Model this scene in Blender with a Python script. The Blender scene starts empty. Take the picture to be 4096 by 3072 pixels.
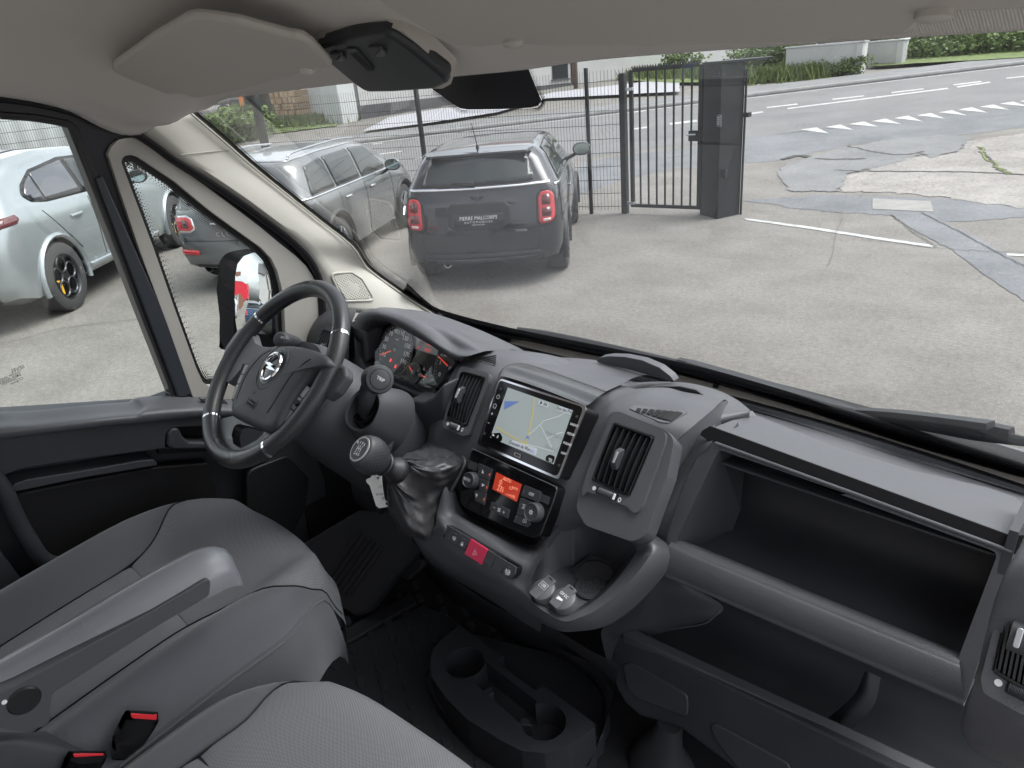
# Cab of a parked delivery van seen from its passenger side; a dealer's forecourt and a road outside.
import bpy, bmesh, math, random
from mathutils import Vector, Matrix
from mathutils.bvhtree import BVHTree
from mathutils.geometry import tessellate_polygon
random.seed(7)
S = bpy.context.scene
COL = S.collection

# ---------------------------------------------------------------- camera
EYE = Vector((0, 0, 2.2))
AX = Vector((0.72517437, 0.22119218, -0.65207067))     # van right   in camera (right, down, forward)
AY = Vector((0.68314333, -0.3497257, 0.64109837))      # van forward
AZ = Vector((-0.08623993, -0.91036584, -0.40471807))   # up
FPX, CPX, CPY = 2841.0, 2048.0, 1536.0
cd = bpy.data.cameras.new('camera'); cam = bpy.data.objects.new('camera', cd); COL.objects.link(cam)
cd.sensor_width = 36; cd.lens = 36 * FPX / 4096; cd.clip_start = 0.02; cd.clip_end = 900
R_ = Matrix(((AX[0], -AX[1], -AX[2]), (AY[0], -AY[1], -AY[2]), (AZ[0], -AZ[1], -AZ[2])))
cam.matrix_world = Matrix.Translation(EYE) @ R_.to_4x4()
S.camera = cam

# ---------------------------------------------------------------- light: bright overcast day
S.view_settings.view_transform = 'Standard'; S.view_settings.look = 'None'
S.view_settings.gamma = 1; S.view_settings.exposure = 1.45; S.view_settings.use_curve_mapping = False
W = bpy.data.worlds.new('World'); S.world = W; W.use_nodes = True
nt = W.node_tree; nt.nodes.clear()
SUN_EL, SUN_AZ = math.radians(58), math.radians(40)
sky = nt.nodes.new('ShaderNodeTexSky'); sky.sky_type = 'NISHITA'; sky.sun_disc = False
sky.sun_elevation = SUN_EL; sky.sun_rotation = SUN_AZ; sky.air_density = 1.0; sky.dust_density = 4.0; sky.ozone_density = 1.0
hsv = nt.nodes.new('ShaderNodeHueSaturation'); hsv.inputs['Saturation'].default_value = 0.22
tc = nt.nodes.new('ShaderNodeTexCoord')
cn = nt.nodes.new('ShaderNodeTexNoise'); cn.inputs['Scale'].default_value = 2.6; cn.inputs['Detail'].default_value = 7
cmap = nt.nodes.new('ShaderNodeMapping'); cmap.inputs['Scale'].default_value = (1, 1, 2.6)
cr = nt.nodes.new('ShaderNodeValToRGB'); cr.color_ramp.elements[0].position = .38; cr.color_ramp.elements[1].position = .66
cr.color_ramp.elements[0].color = (.72, .74, .78, 1); cr.color_ramp.elements[1].color = (1.25, 1.25, 1.25, 1)
mulc = nt.nodes.new('ShaderNodeMix'); mulc.data_type = 'RGBA'; mulc.blend_type = 'MULTIPLY'; mulc.inputs[0].default_value = 1
bg = nt.nodes.new('ShaderNodeBackground'); bg.inputs['Strength'].default_value = 0.15
wo = nt.nodes.new('ShaderNodeOutputWorld')
L = nt.links.new
L(tc.outputs['Generated'], cmap.inputs['Vector']); L(cmap.outputs['Vector'], cn.inputs['Vector']); L(cn.outputs['Fac'], cr.inputs['Fac'])
L(sky.outputs['Color'], hsv.inputs['Color']); L(hsv.outputs['Color'], mulc.inputs[6]); L(cr.outputs['Color'], mulc.inputs[7])
L(mulc.outputs[2], bg.inputs['Color']); L(bg.outputs['Background'], wo.inputs['Surface'])
sd = bpy.data.lights.new('sun', 'SUN'); sd.energy = 0.7; sd.angle = math.radians(40); sd.color = (1, .97, .93)
so = bpy.data.objects.new('sun', sd); COL.objects.link(so)
sdir = Vector((math.sin(SUN_AZ) * math.cos(SUN_EL), math.cos(SUN_AZ) * math.cos(SUN_EL), math.sin(SUN_EL)))
so.rotation_euler = sdir.to_track_quat('Z', 'Y').to_euler(); so.location = (0, 0, 30)

# ---------------------------------------------------------------- helpers
def at(w, x, y, X=None, Y=None, Z=None, P=None, t=None, S_=None, off=0.0):
    """survey point: sight line measured on one of the detail views, met with a real plane of the place"""
    a, b, s = VIEWS[w]
    r = Vector(((a + x / s - CPX) / FPX, (b + y / s - CPY) / FPX, 1.0))
    d = Vector((r.dot(AX), r.dot(AY), r.dot(AZ)))
    if S_ is not None: return S_.ray_cast(EYE, d.normalized())[0] - d.normalized() * off
    if X is not None: k = X / d.x
    elif Y is not None: k = Y / d.y
    elif Z is not None: k = (Z - EYE.z) / d.z
    elif P is not None:
        n, c = P; n = Vector(n); k = (c - n.dot(EYE)) / n.dot(d)
    else: k = t
    return EYE + d * k
VIEWS = dict(A=(0,0,1.58),B=(1200,0,1.58),C=(2500,0,1.3822),D=(0,1000,1.58),E=(1200,1100,1.58),F=(2500,1100,1.3822),
    G=(0,1950,1.4747),H=(1300,2000,1.5255),I=(2500,2000,1.386),J=(1750,1350,2.0737),K=(800,1100,2.0743),L=(1300,1200,3.0157),
    M=(0,450,1.8438),N=(700,500,2.212),O=(1600,500,2.5525),V=(0,0,.54004),P=(1500,1650,2.0),Q=(0,1750,2.0),R=(0,150,2.0),T=(750,150,2.0))
def ats(w, pts, **k): return [at(w, p[0], p[1], **k) for p in pts]

def hitpt(bvh, w, x, y, off=0.0):
    a = at(w, x, y, t=1.0); d = (a - EYE).normalized()
    h = bvh.ray_cast(EYE, d)
    if h[0] is None: return None, None
    n = h[1]
    if n.dot(d) > 0: n = -n
    return h[0] + n * off, n
def bvh_of(*obs):
    dg = bpy.context.evaluated_depsgraph_get(); vs = []; fs = []
    for o in obs:
        e = o.evaluated_get(dg); m = e.to_mesh(); k = len(vs)
        vs += [o.matrix_world @ v.co for v in m.vertices]; fs += [[k + i for i in p.vertices] for p in m.polygons]
        e.to_mesh_clear()
    return BVHTree.FromPolygons(vs, fs)

def sharpen(bm, ang=35):
    bm.normal_update()
    for f in bm.faces: f.smooth = True
    for e in bm.edges:
        if len(e.link_faces) == 2: e.smooth = e.calc_face_angle(0) < math.radians(ang)
def obj(name, bm, mat, parent=None, ang=35, smooth=True):
    if smooth: sharpen(bm, ang)
    me = bpy.data.meshes.new(name); bm.to_mesh(me); bm.free()
    if mat: me.materials.append(mat)
    o = bpy.data.objects.new(name, me); COL.objects.link(o)
    if parent: adopt(o, parent)
    return o
def adopt(o, parent):
    o.parent = parent
    o.matrix_parent_inverse = world_of(parent).inverted()
def world_of(o):
    m = o.matrix_basis.copy()
    if o.parent: m = world_of(o.parent) @ o.matrix_parent_inverse @ m
    return m
def thing(name, label, cat, loc=(0, 0, 0), group=None, rz=0):
    o = bpy.data.objects.new(name, None); COL.objects.link(o); o.location = loc; o.rotation_euler.z = rz
    o.empty_display_size = .1
    o['label'] = label; o['category'] = cat
    if group: o['group'] = group
    return o
def tag(o, label=None, cat=None, group=None, kind=None):
    if label: o['label'] = label
    if cat: o['category'] = cat
    if group: o['group'] = group
    if kind: o['kind'] = kind
    return o
def mesh(name, vs, fs, mat, parent=None, ang=35):
    bm = bmesh.new(); V = [bm.verts.new(v) for v in vs]
    for f in fs:
        try: bm.faces.new([V[i] for i in f])
        except ValueError: pass
    bmesh.ops.recalc_face_normals(bm, faces=bm.faces)
    return obj(name, bm, mat, parent, ang)

def cr_pts(P, n, closed=False):
    """Catmull-Rom through P, n samples"""
    P = [Vector(p) for p in P]; m = len(P)
    if m == 2: return [P[0].lerp(P[1], i / (n - 1)) for i in range(n)]
    out = []; segs = m if closed else m - 1
    for i in range(n):
        u = i / (n if closed else n - 1) * segs; k = min(int(u), segs - 1); f = u - k
        if closed: a, b, c, d = P[(k - 1) % m], P[k % m], P[(k + 1) % m], P[(k + 2) % m]
        else:
            b, c = P[k], P[k + 1]
            a = P[k - 1] if k > 0 else b * 2 - c
            d = P[k + 2] if k + 2 < m else c * 2 - b
        out.append(.5 * ((2 * b) + (c - a) * f + (2 * a - 5 * b + 4 * c - d) * f * f + (3 * b - a - 3 * c + d) * f ** 3))
    return out
def grid(name, rows, mat, parent=None, closed=False, th=0, ang=60, flip=False, fn=None, cap=False, uv=None):
    nv = len(rows); nu = len(rows[0]); bm = bmesh.new(); ul = bm.loops.layers.uv.new('UVMap') if uv else None
    V = [[bm.verts.new(fn(p) if fn else p) for p in r] for r in rows]
    for j in range(nv - 1):
        for i in range(nu if closed else nu - 1):
            q = [V[j][i], V[j][(i + 1) % nu], V[j + 1][(i + 1) % nu], V[j + 1][i]]
            st = [(i, j), (i + 1, j), (i + 1, j + 1), (i, j + 1)]
            if flip: q.reverse(); st.reverse()
            try: f = bm.faces.new(q)
            except ValueError: continue
            if uv:
                for lp, (a, b) in zip(f.loops, st): lp[ul].uv = (a * uv[0], b * uv[1])
    if cap:
        for r in ((V[0], V[-1]) if cap is True else ((V[-1],) if cap == 'end' else (V[0],))):
            try: bm.faces.new(r)
            except ValueError: pass
        bmesh.ops.recalc_face_normals(bm, faces=bm.faces)
    bmesh.ops.remove_doubles(bm, verts=bm.verts, dist=1e-6)
    o = obj(name, bm, mat, parent, ang)
    if th:
        m = o.modifiers.new('t', 'SOLIDIFY'); m.thickness = abs(th); m.offset = -1 if th > 0 else 1
    return o
def loft(name, rows, mat, nu=24, nv=16, parent=None, closed=False, **k):
    R = [cr_pts(r, nu, closed) for r in rows]
    cols = [cr_pts([r[i] for r in R], nv) for i in range(len(R[0]))]
    return grid(name, [[c[j] for c in cols] for j in range(nv)], mat, parent, closed, **k)
def rnd(pts, r, n=4, only=None):
    """round the corners of a polygon; r a number or a list"""
    out = []; m = len(pts)
    for i in range(m):
        ri = r[i] if isinstance(r, (list, tuple)) else r
        p = Vector(pts[i]); a = Vector(pts[i - 1]) - p; b = Vector(pts[(i + 1) % m]) - p
        la, lb = a.length, b.length
        if ri <= 0 or la < 1e-6 or lb < 1e-6: out.append(p); continue
        c = max(-1, min(1, a.dot(b) / la / lb)); half = math.acos(c) / 2
        d = min(ri / max(math.tan(half), .05), la * .48, lb * .48)
        A = p + a / la * d; B = p + b / lb * d
        for k in range(n + 1):
            t = k / n; out.append(A * (1 - t) ** 2 + p * 2 * t * (1 - t) + B * t * t)
    return out
def nrm_of(pts):
    n = Vector((0, 0, 0)); c = sum((Vector(p) for p in pts), Vector()) / len(pts)
    for i in range(len(pts)): n += (Vector(pts[i]) - c).cross(Vector(pts[(i + 1) % len(pts)]) - c)
    return n.normalized()
def slab(name, pts, th, mat, parent=None, bev=0, holes=None, toward=None, seg=2, front=0.0):
    """plate whose face is the outline pts; faces 'toward' (default the eye); th metres thick behind that face"""
    n = nrm_of(pts); c = sum((Vector(p) for p in pts), Vector()) / len(pts)
    tw = (Vector(toward) if toward is not None else EYE - c)
    if n.dot(tw) < 0: n = -n
    bm = bmesh.new()
    loops = [[bm.verts.new(Vector(p) + n * front) for p in pts]] + [[bm.verts.new(Vector(p) + n * front) for p in h] for h in (holes or [])]
    if holes:
        flat = [v for lp in loops for v in lp]; Bf = basis(n, (1, .01, 0)).transposed()
        for tri in tessellate_polygon([[Vector((*(Bf @ v.co).xy, 0)) for v in lp] for lp in loops]):
            try: bm.faces.new([flat[i] for i in tri])
            except ValueError: pass
    else: bm.faces.new(loops[0])
    bm.normal_update()
    for f in bm.faces:
        if f.normal.dot(n) < 0: f.normal_flip()
    if th:
        r = bmesh.ops.extrude_face_region(bm, geom=list(bm.faces))
        for v in [g for g in r['geom'] if isinstance(g, bmesh.types.BMVert)]: v.co -= n * th
        bmesh.ops.recalc_face_normals(bm, faces=bm.faces)
    o = obj(name, bm, mat, parent, 30)
    if bev: bevel(o, bev, seg)
    return o
def bevel(o, w, seg=2, ang=40):
    b = o.modifiers.new('b', 'BEVEL'); b.width = w; b.segments = seg; b.limit_method = 'ANGLE'; b.angle_limit = math.radians(ang)
    b.harden_normals = False; b.use_clamp_overlap = True
    return o
def box(name, c, s, mat, parent=None, rot=None, bev=0, seg=2):
    bm = bmesh.new(); bmesh.ops.create_cube(bm, size=1)
    M = Matrix.Translation(c) @ ((rot if rot is not None else Matrix.Identity(3)).to_4x4()) @ Matrix.Diagonal((*s, 1))
    bm.transform(M); o = obj(name, bm, mat, parent, 30)
    if bev: bevel(o, bev, seg)
    return o
def frames(P):
    P = [Vector(p) for p in P]; T = []
    for i in range(len(P)):
        a = P[max(i - 1, 0)]; b = P[min(i + 1, len(P) - 1)]; T.append((b - a).normalized())
    up = Vector((0, 0, 1)) if abs(T[0].z) < .9 else Vector((1, 0, 0)); N = [(up - T[0] * up.dot(T[0])).normalized()]
    for i in range(1, len(P)):
        n = N[-1] - T[i] * N[-1].dot(T[i]); N.append(n.normalized())
    return T, N
def tube(name, pts, r, mat, parent=None, n=10, ns=None, closed=False, sec=None, cap=True):
    """sweep; r number or list; sec optional cross section list of (a,b) multiples of r"""
    P = cr_pts(pts, ns, closed) if ns else [Vector(p) for p in pts]
    m = len(P); T, N = frames(P)
    if closed:
        T = [(P[(i + 1) % m] - P[i - 1]).normalized() for i in range(m)]
        N = [N[0] - T[0] * N[0].dot(T[0])]
        for i in range(1, m): N.append((N[-1] - T[i] * N[-1].dot(T[i])).normalized())
    if isinstance(r, (list, tuple)):
        rr = [v.x for v in cr_pts([(q, 0, 0) for q in r], m)]
    else: rr = [r] * m
    sc = sec or [(math.cos(2 * math.pi * k / n), math.sin(2 * math.pi * k / n)) for k in range(n)]
    rows = []
    for i in range(m):
        B = T[i].cross(N[i]); rows.append([P[i] + (N[i] * a + B * b) * rr[i] for a, b in sc])
    if closed: rows.append(rows[0])
    return grid(name, rows, mat, parent, True, cap=(cap and not closed))
def basis(z, x=(1, 0, 0)):
    z = Vector(z).normalized(); x = Vector(x)
    if abs(x.normalized().dot(z)) > .98: x = Vector((0, 1, 0)) if abs(z.y) < .9 else Vector((0, 0, 1))
    x = (x - z * x.dot(z)).normalized(); y = z.cross(x)
    return Matrix((x, y, z)).transposed()
def lathe(name, prof, c, axis, mat, parent=None, n=28, sx=1.0, xd=(1, 0, 0), cap=False):
    B = basis(axis, xd); rows = []
    for r, h in prof:
        rows.append([Vector(c) + B @ Vector((r * sx * math.cos(2 * math.pi * k / n), r * math.sin(2 * math.pi * k / n), h)) for k in range(n)])
    return grid(name, rows, mat, parent, True, cap=cap, ang=40)
def text(name, s, org, xd, up, size, mat, parent=None, th=.0003, align='CENTER', sx=1.0, font=None, shear=0):
    cu = bpy.data.curves.new(name, 'FONT'); cu.body = s; cu.size = size; cu.align_x = align; cu.align_y = 'CENTER'; cu.extrude = th / 2
    cu.resolution_u = 2; cu.shear = shear
    xd = Vector(xd).normalized(); up = Vector(up); up = (up - xd * up.dot(xd)).normalized(); z = xd.cross(up)
    tmp = bpy.data.objects.new(name, cu); COL.objects.link(tmp)
    me = bpy.data.meshes.new_from_object(tmp, depsgraph=bpy.context.evaluated_depsgraph_get())
    bpy.data.objects.remove(tmp); bpy.data.curves.remove(cu)
    M = Matrix((xd, up, z)).transposed().to_4x4(); M.translation = Vector(org)
    me.transform(M @ Matrix.Diagonal((sx, 1, 1, 1))); me.name = name
    me.materials.clear(); me.materials.append(mat)
    o = bpy.data.objects.new(name, me); COL.objects.link(o)
    if parent: adopt(o, parent)
    return o
def cut(o, cutters, keep=False):
    for c in cutters:
        m = o.modifiers.new('c', 'BOOLEAN'); m.object = c; m.operation = 'DIFFERENCE'; m.solver = 'EXACT'
    bpy.context.view_layer.update()
    me = bpy.data.meshes.new_from_object(o.evaluated_get(bpy.context.evaluated_depsgraph_get()))
    o.modifiers.clear(); old = o.data; nm = old.name; o.data = me; bpy.data.meshes.remove(old); me.name = nm
    bm = bmesh.new(); bm.from_mesh(me); sharpen(bm, 32); bm.to_mesh(me); bm.free()
    for c in cutters: bpy.data.objects.remove(c)
    return o
def strips(name, polylines, w, th, n, mat, parent=None, lift=0.0):
    """flat ribbons of width w lying on a surface whose normal is n"""
    n = Vector(n).normalized(); bm = bmesh.new()
    for P in polylines:
        P = [Vector(p) for p in P]
        for i in range(len(P) - 1):
            d = (P[i + 1] - P[i]).normalized(); s = d.cross(n) * w / 2; e = d * w * .2
            a = [P[i] - s - e, P[i] + s - e, P[i + 1] + s + e, P[i + 1] - s + e]
            lo = [bm.verts.new(p + n * (lift + i * 2e-5)) for p in a]; hi = [bm.verts.new(p + n * (lift + th + i * 2e-5)) for p in a]
            bm.faces.new(hi)
            for k in range(4): bm.faces.new((lo[k], lo[(k + 1) % 4], hi[(k + 1) % 4], hi[k]))
    bmesh.ops.recalc_face_normals(bm, faces=bm.faces)
    return obj(name, bm, mat, parent)
def join_bm(bms):
    out = bmesh.new()
    for b in bms:
        me = bpy.data.meshes.new('x'); b.to_mesh(me); out.from_mesh(me); b.free(); bpy.data.meshes.remove(me)
    return out

# ---------------------------------------------------------------- materials
def mat(name, col, rough=.5, metal=0, spec=.5, bump=None, var=None, emit=None, coat=0, sheen=0):
    """bump=(kind, scale, strength[, stretch]); var=(scale, amount)"""
    m = bpy.data.materials.new(name); m.use_nodes = True; n = m.node_tree; p = n.nodes['Principled BSDF']
    p.inputs['Base Color'].default_value = (*col, 1); p.inputs['Roughness'].default_value = rough
    p.inputs['Metallic'].default_value = metal; p.inputs['Specular IOR Level'].default_value = spec
    p.inputs['Coat Weight'].default_value = coat
    if sheen: p.inputs['Sheen Weight'].default_value = sheen; p.inputs['Sheen Roughness'].default_value = .5
    if emit: p.inputs['Emission Color'].default_value = (*emit[0], 1); p.inputs['Emission Strength'].default_value = emit[1]
    if bump or var: tcn = n.nodes.new('ShaderNodeTexCoord')
    if bump:
        mp = n.nodes.new('ShaderNodeMapping'); n.links.new(tcn.outputs['Object'], mp.inputs['Vector'])
        if len(bump) > 3: mp.inputs['Scale'].default_value = bump[3]
        if bump[0] == 'voronoi': t = n.nodes.new('ShaderNodeTexVoronoi'); out = t.outputs['Distance']
        elif bump[0] == 'wave': t = n.nodes.new('ShaderNodeTexWave'); out = t.outputs['Fac']; t.inputs['Distortion'].default_value = 1
        else: t = n.nodes.new('ShaderNodeTexNoise'); t.inputs['Detail'].default_value = 3; out = t.outputs['Fac']
        t.inputs['Scale'].default_value = bump[1]; n.links.new(mp.outputs['Vector'], t.inputs['Vector'])
        b = n.nodes.new('ShaderNodeBump'); b.inputs['Strength'].default_value = bump[2]; b.inputs['Distance'].default_value = .001
        n.links.new(out, b.inputs['Height']); n.links.new(b.outputs['Normal'], p.inputs['Normal'])
    if var:
        t2 = n.nodes.new('ShaderNodeTexNoise'); t2.inputs['Scale'].default_value = var[0]; t2.inputs['Detail'].default_value = 5
        n.links.new(tcn.outputs['Object'], t2.inputs['Vector'])
        r = n.nodes.new('ShaderNodeMapRange'); r.inputs['From Min'].default_value = .3; r.inputs['From Max'].default_value = .7
        r.inputs['To Min'].default_value = 1 - var[1]; r.inputs['To Max'].default_value = 1 + var[1]
        mx = n.nodes.new('ShaderNodeMix'); mx.data_type = 'RGBA'; mx.blend_type = 'MULTIPLY'; mx.inputs[0].default_value = 1
        mx.inputs[6].default_value = (*col, 1); n.links.new(t2.outputs['Fac'], r.inputs['Value'])
        n.links.new(r.outputs['Result'], mx.inputs[7]); n.links.new(mx.outputs[2], p.inputs['Base Color'])
        r2 = n.nodes.new('ShaderNodeMapRange'); r2.inputs['From Min'].default_value = .3; r2.inputs['From Max'].default_value = .7
        r2.inputs['To Min'].default_value = max(.03, rough - .08); r2.inputs['To Max'].default_value = min(1, rough + .08)
        n.links.new(t2.outputs['Fac'], r2.inputs['Value']); n.links.new(r2.outputs['Result'], p.inputs['Roughness'])
    return m
def glass_mat(name, tint=(.95, .97, .96), rough=0.0, ior=1.5, k=1.0, dust_haze=0):
    m = bpy.data.materials.new(name); m.use_nodes = True; n = m.node_tree; n.nodes.clear()
    o = n.nodes.new('ShaderNodeOutputMaterial'); mx = n.nodes.new('ShaderNodeMixShader'); t = n.nodes.new('ShaderNodeBsdfTransparent')
    g = n.nodes.new('ShaderNodeBsdfGlossy'); lw = n.nodes.new('ShaderNodeLayerWeight'); lw.inputs['Blend'].default_value = .5
    pw = n.nodes.new('ShaderNodeMath'); pw.operation = 'POWER'; pw.inputs[1].default_value = 5; n.links.new(lw.outputs['Facing'], pw.inputs[0])
    f = n.nodes.new('ShaderNodeMath'); f.operation = 'MULTIPLY_ADD'; f.inputs[1].default_value = .955; f.inputs[2].default_value = .045; n.links.new(pw.outputs[0], f.inputs[0])
    ml = n.nodes.new('ShaderNodeMath'); ml.operation = 'MULTIPLY'; ml.inputs[1].default_value = k
    t.inputs['Color'].default_value = (*tint, 1); g.inputs['Roughness'].default_value = rough
    ml.use_clamp = True; n.links.new(f.outputs[0], ml.inputs[0]); n.links.new(ml.outputs[0], mx.inputs['Fac'])
    n.links.new(t.outputs[0], mx.inputs[1]); n.links.new(g.outputs[0], mx.inputs[2]); n.links.new(mx.outputs[0], o.inputs['Surface'])
    if dust_haze:      # thin dusty film; its pale colour also paints the haze over the glass
        df = n.nodes.new('ShaderNodeBsdfDiffuse'); df.inputs['Color'].default_value = (.75, .74, .72, 1); m2 = n.nodes.new('ShaderNodeMixShader')
        tl = n.nodes.new('ShaderNodeBsdfTranslucent'); tl.inputs['Color'].default_value = (.75, .74, .72, 1); m3 = n.nodes.new('ShaderNodeMixShader')
        nz = n.nodes.new('ShaderNodeTexNoise'); nz.inputs['Scale'].default_value = 2.2; nz.inputs['Detail'].default_value = 9; nz.inputs['Roughness'].default_value = .75
        tc_ = n.nodes.new('ShaderNodeTexCoord'); n.links.new(tc_.outputs['Object'], nz.inputs['Vector'])
        r_ = n.nodes.new('ShaderNodeMapRange'); r_.inputs['From Min'].default_value = .3; r_.inputs['From Max'].default_value = .75; r_.inputs['To Min'].default_value = dust_haze * .5; r_.inputs['To Max'].default_value = dust_haze * 2
        n.links.new(nz.outputs['Fac'], r_.inputs['Value']); n.links.new(r_.outputs[0], m2.inputs['Fac']); n.links.new(df.outputs[0], m3.inputs[1]); n.links.new(tl.outputs[0], m3.inputs[2])
        n.links.new(mx.outputs[0], m2.inputs[1]); n.links.new(m3.outputs[0], m2.inputs[2]); n.links.new(m2.outputs[0], o.inputs['Surface'])
    return m
def nodes_of(m): return m.node_tree.nodes, m.node_tree.links, m.node_tree.nodes['Principled BSDF']

M = {}
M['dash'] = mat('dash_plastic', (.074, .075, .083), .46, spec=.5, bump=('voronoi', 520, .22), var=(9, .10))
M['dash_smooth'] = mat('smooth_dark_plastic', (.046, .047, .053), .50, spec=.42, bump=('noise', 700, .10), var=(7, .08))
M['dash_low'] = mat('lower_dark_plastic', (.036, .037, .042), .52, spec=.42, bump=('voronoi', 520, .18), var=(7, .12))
M['pod'] = mat('console_plastic', (.030, .033, .037), .42, spec=.45, bump=('noise', 900, .1))
M['black'] = mat('matt_black', (.010, .010, .011), .6, spec=.3)
M['rubber'] = mat('rubber', (.045, .046, .05), .62, spec=.3, bump=('noise', 300, .15))
M['seal'] = mat('door_seal', (.012, .012, .014), .42, spec=.45)
M['gloss'] = mat('gloss_black', (.006, .006, .007), .10, spec=.5)
M['navy'] = mat('painted_frame', (.010, .011, .018), .30, spec=.4)
M['bluegrey'] = mat('bluegrey_trim', (.03, .034, .042), .45)
M['slat'] = mat('vent_slat', (.016, .017, .019), .38)
M['armtrim'] = mat('armrest_trim', (.17, .176, .19), .33, spec=.55, bump=('voronoi', 600, .12), var=(9, .06))
M['armcover'] = mat('armrest_cover', (.062, .064, .07), .42, spec=.45, bump=('voronoi', 600, .12))
M['chrome'] = mat('chrome', (.85, .86, .88), .12, metal=1)
M['satin'] = mat('satin_silver', (.50, .51, .53), .35, metal=.6)
M['leather'] = mat('leather', (.030, .030, .033), .46, spec=.5, bump=('voronoi', 380, .35), var=(30, .15))
M['leather_s'] = mat('smooth_leather', (.024, .025, .028), .34, spec=.5, bump=('noise', 420, .12), var=(22, .1))
M['beige'] = mat('beige_trim', (.43, .415, .375), .55, spec=.3, bump=('noise', 500, .10), var=(4, .03))
M['beige_d'] = mat('beige_frame', (.37, .355, .325), .5, spec=.35, bump=('noise', 500, .06))
M['visor'] = mat('visor_vinyl', (.50, .47, .435), .6, spec=.3, bump=('noise', 420, .15))
M['cloth_w'] = mat('bolster_cloth', (.076, .079, .088), .78, spec=.3, bump=('noise', 900, .5), var=(60, .05), sheen=.25)
M['trimgrey'] = mat('seat_trim_plastic', (.10, .104, .112), .42, spec=.45, bump=('voronoi', 600, .15))
M['white'] = mat('white_print', (.75, .76, .76), .5)
M['print_grey'] = mat('grey_print', (.35, .36, .36), .5)
M['red'] = mat('red_button', (.62, .03, .04), .35)
M['hazard'] = mat('hazard_red', (.55, .02, .075), .35)
M['red_needle'] = mat('needle_red', (.7, .05, .03), .4, emit=((1, .1, .05), .25))
M['redlamp'] = mat('warning_lamp', (.8, .02, .03), .4, emit=((1, .02, .03), 1.2))
M['paper'] = mat('paper', (.80, .80, .78), .7)
M['ink'] = mat('ink', (.03, .03, .05), .6)
M['mirror'] = mat('mirror_glass', (.95, .96, .96), .01, metal=1)
M['glass'] = glass_mat('window_glass', (.93, .955, .945))
M['windscreen'] = glass_mat('windscreen_glass', (.93, .955, .945), k=1.9, dust_haze=.013)
M['lens'] = glass_mat('cluster_lens', (.95, .95, .95), .02, k=.6)
M['carpet'] = mat('carpet', (.034, .034, .037), .95, spec=.1, bump=('noise', 600, .6))
M['metal_dark'] = mat('dark_metal', (.05, .052, .055), .4, metal=.6)

# headliner: knitted cloth with fine ribs
m = mat('headliner_cloth', (.60, .57, .53), .92, spec=.15, sheen=.3); M['headliner'] = m
N_, L_, p_ = nodes_of(m)
tcn = N_.new('ShaderNodeTexCoord'); wv = N_.new('ShaderNodeTexWave'); wv.inputs['Scale'].default_value = 130; wv.inputs['Distortion'].default_value = 2.5
wv.inputs['Detail'].default_value = 2; wv.inputs['Detail Scale'].default_value = 3; wv.bands_direction = 'X'
b_ = N_.new('ShaderNodeBump'); b_.inputs['Strength'].default_value = .45; b_.inputs['Distance'].default_value = .0012
ns_ = N_.new('ShaderNodeTexNoise'); ns_.inputs['Scale'].default_value = 3.5
rg = N_.new('ShaderNodeMapRange'); rg.inputs['To Min'].default_value = .93; rg.inputs['To Max'].default_value = 1.07
mx = N_.new('ShaderNodeMix'); mx.data_type = 'RGBA'; mx.blend_type = 'MULTIPLY'; mx.inputs[0].default_value = 1; mx.inputs[6].default_value = (.60, .57, .53, 1)
L_.new(tcn.outputs['Object'], wv.inputs['Vector']); L_.new(wv.outputs['Fac'], b_.inputs['Height']); L_.new(b_.outputs['Normal'], p_.inputs['Normal'])
L_.new(tcn.outputs['Object'], ns_.inputs['Vector']); L_.new(ns_.outputs['Fac'], rg.inputs['Value']); L_.new(rg.outputs['Result'], mx.inputs[7]); L_.new(mx.outputs[2], p_.inputs['Base Color'])

def dots_mat(name, base, dot, pitch, rad, rough, bump=0, plane='XY', soft=.08, spec=.4, jitter=0):
    """regular staggered dot weave / perforation laid on two world axes"""
    m = mat(name, base, rough, spec=spec); N_, L_, p_ = nodes_of(m)
    t = N_.new('ShaderNodeTexCoord'); s = N_.new('ShaderNodeSeparateXYZ'); L_.new(t.outputs['UV' if plane == 'UV' else 'Object'], s.inputs[0])
    A, B = {'XY': ('X', 'Y'), 'YZ': ('Y', 'Z'), 'XZ': ('X', 'Z'), 'UV': ('X', 'Y')}[plane]
    def mth(op, a, b=None):
        n = N_.new('ShaderNodeMath'); n.operation = op
        for i, v in enumerate((a, b)):
            if v is None: continue
            if isinstance(v, (int, float)): n.inputs[i].default_value = v
            else: L_.new(v, n.inputs[i])
        return n.outputs[0]
    u = mth('MULTIPLY', s.outputs[A], 2 * math.pi / pitch); v = mth('MULTIPLY', s.outputs[B], 2 * math.pi / pitch)
    c = mth('ADD', mth('COSINE', mth('ADD', u, v)), mth('COSINE', mth('SUBTRACT', u, v)))   # staggered lattice, -2..2
    mr = N_.new('ShaderNodeMapRange'); L_.new(c, mr.inputs['Value']); mr.inputs['From Min'].default_value = rad - soft * 2; mr.inputs['From Max'].default_value = rad + soft * 2
    mx = N_.new('ShaderNodeMix'); mx.data_type = 'RGBA'; L_.new(mr.outputs[0], mx.inputs[0]); mx.inputs[6].default_value = (*base, 1); mx.inputs[7].default_value = (*dot, 1)
    L_.new(mx.outputs[2], p_.inputs['Base Color'])
    if bump:
        b = N_.new('ShaderNodeBump'); b.inputs['Strength'].default_value = abs(bump); b.inputs['Distance'].default_value = .001; b.invert = bump < 0
        L_.new(mr.outputs[0], b.inputs['Height']); L_.new(b.outputs['Normal'], p_.inputs['Normal'])
    return m
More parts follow.
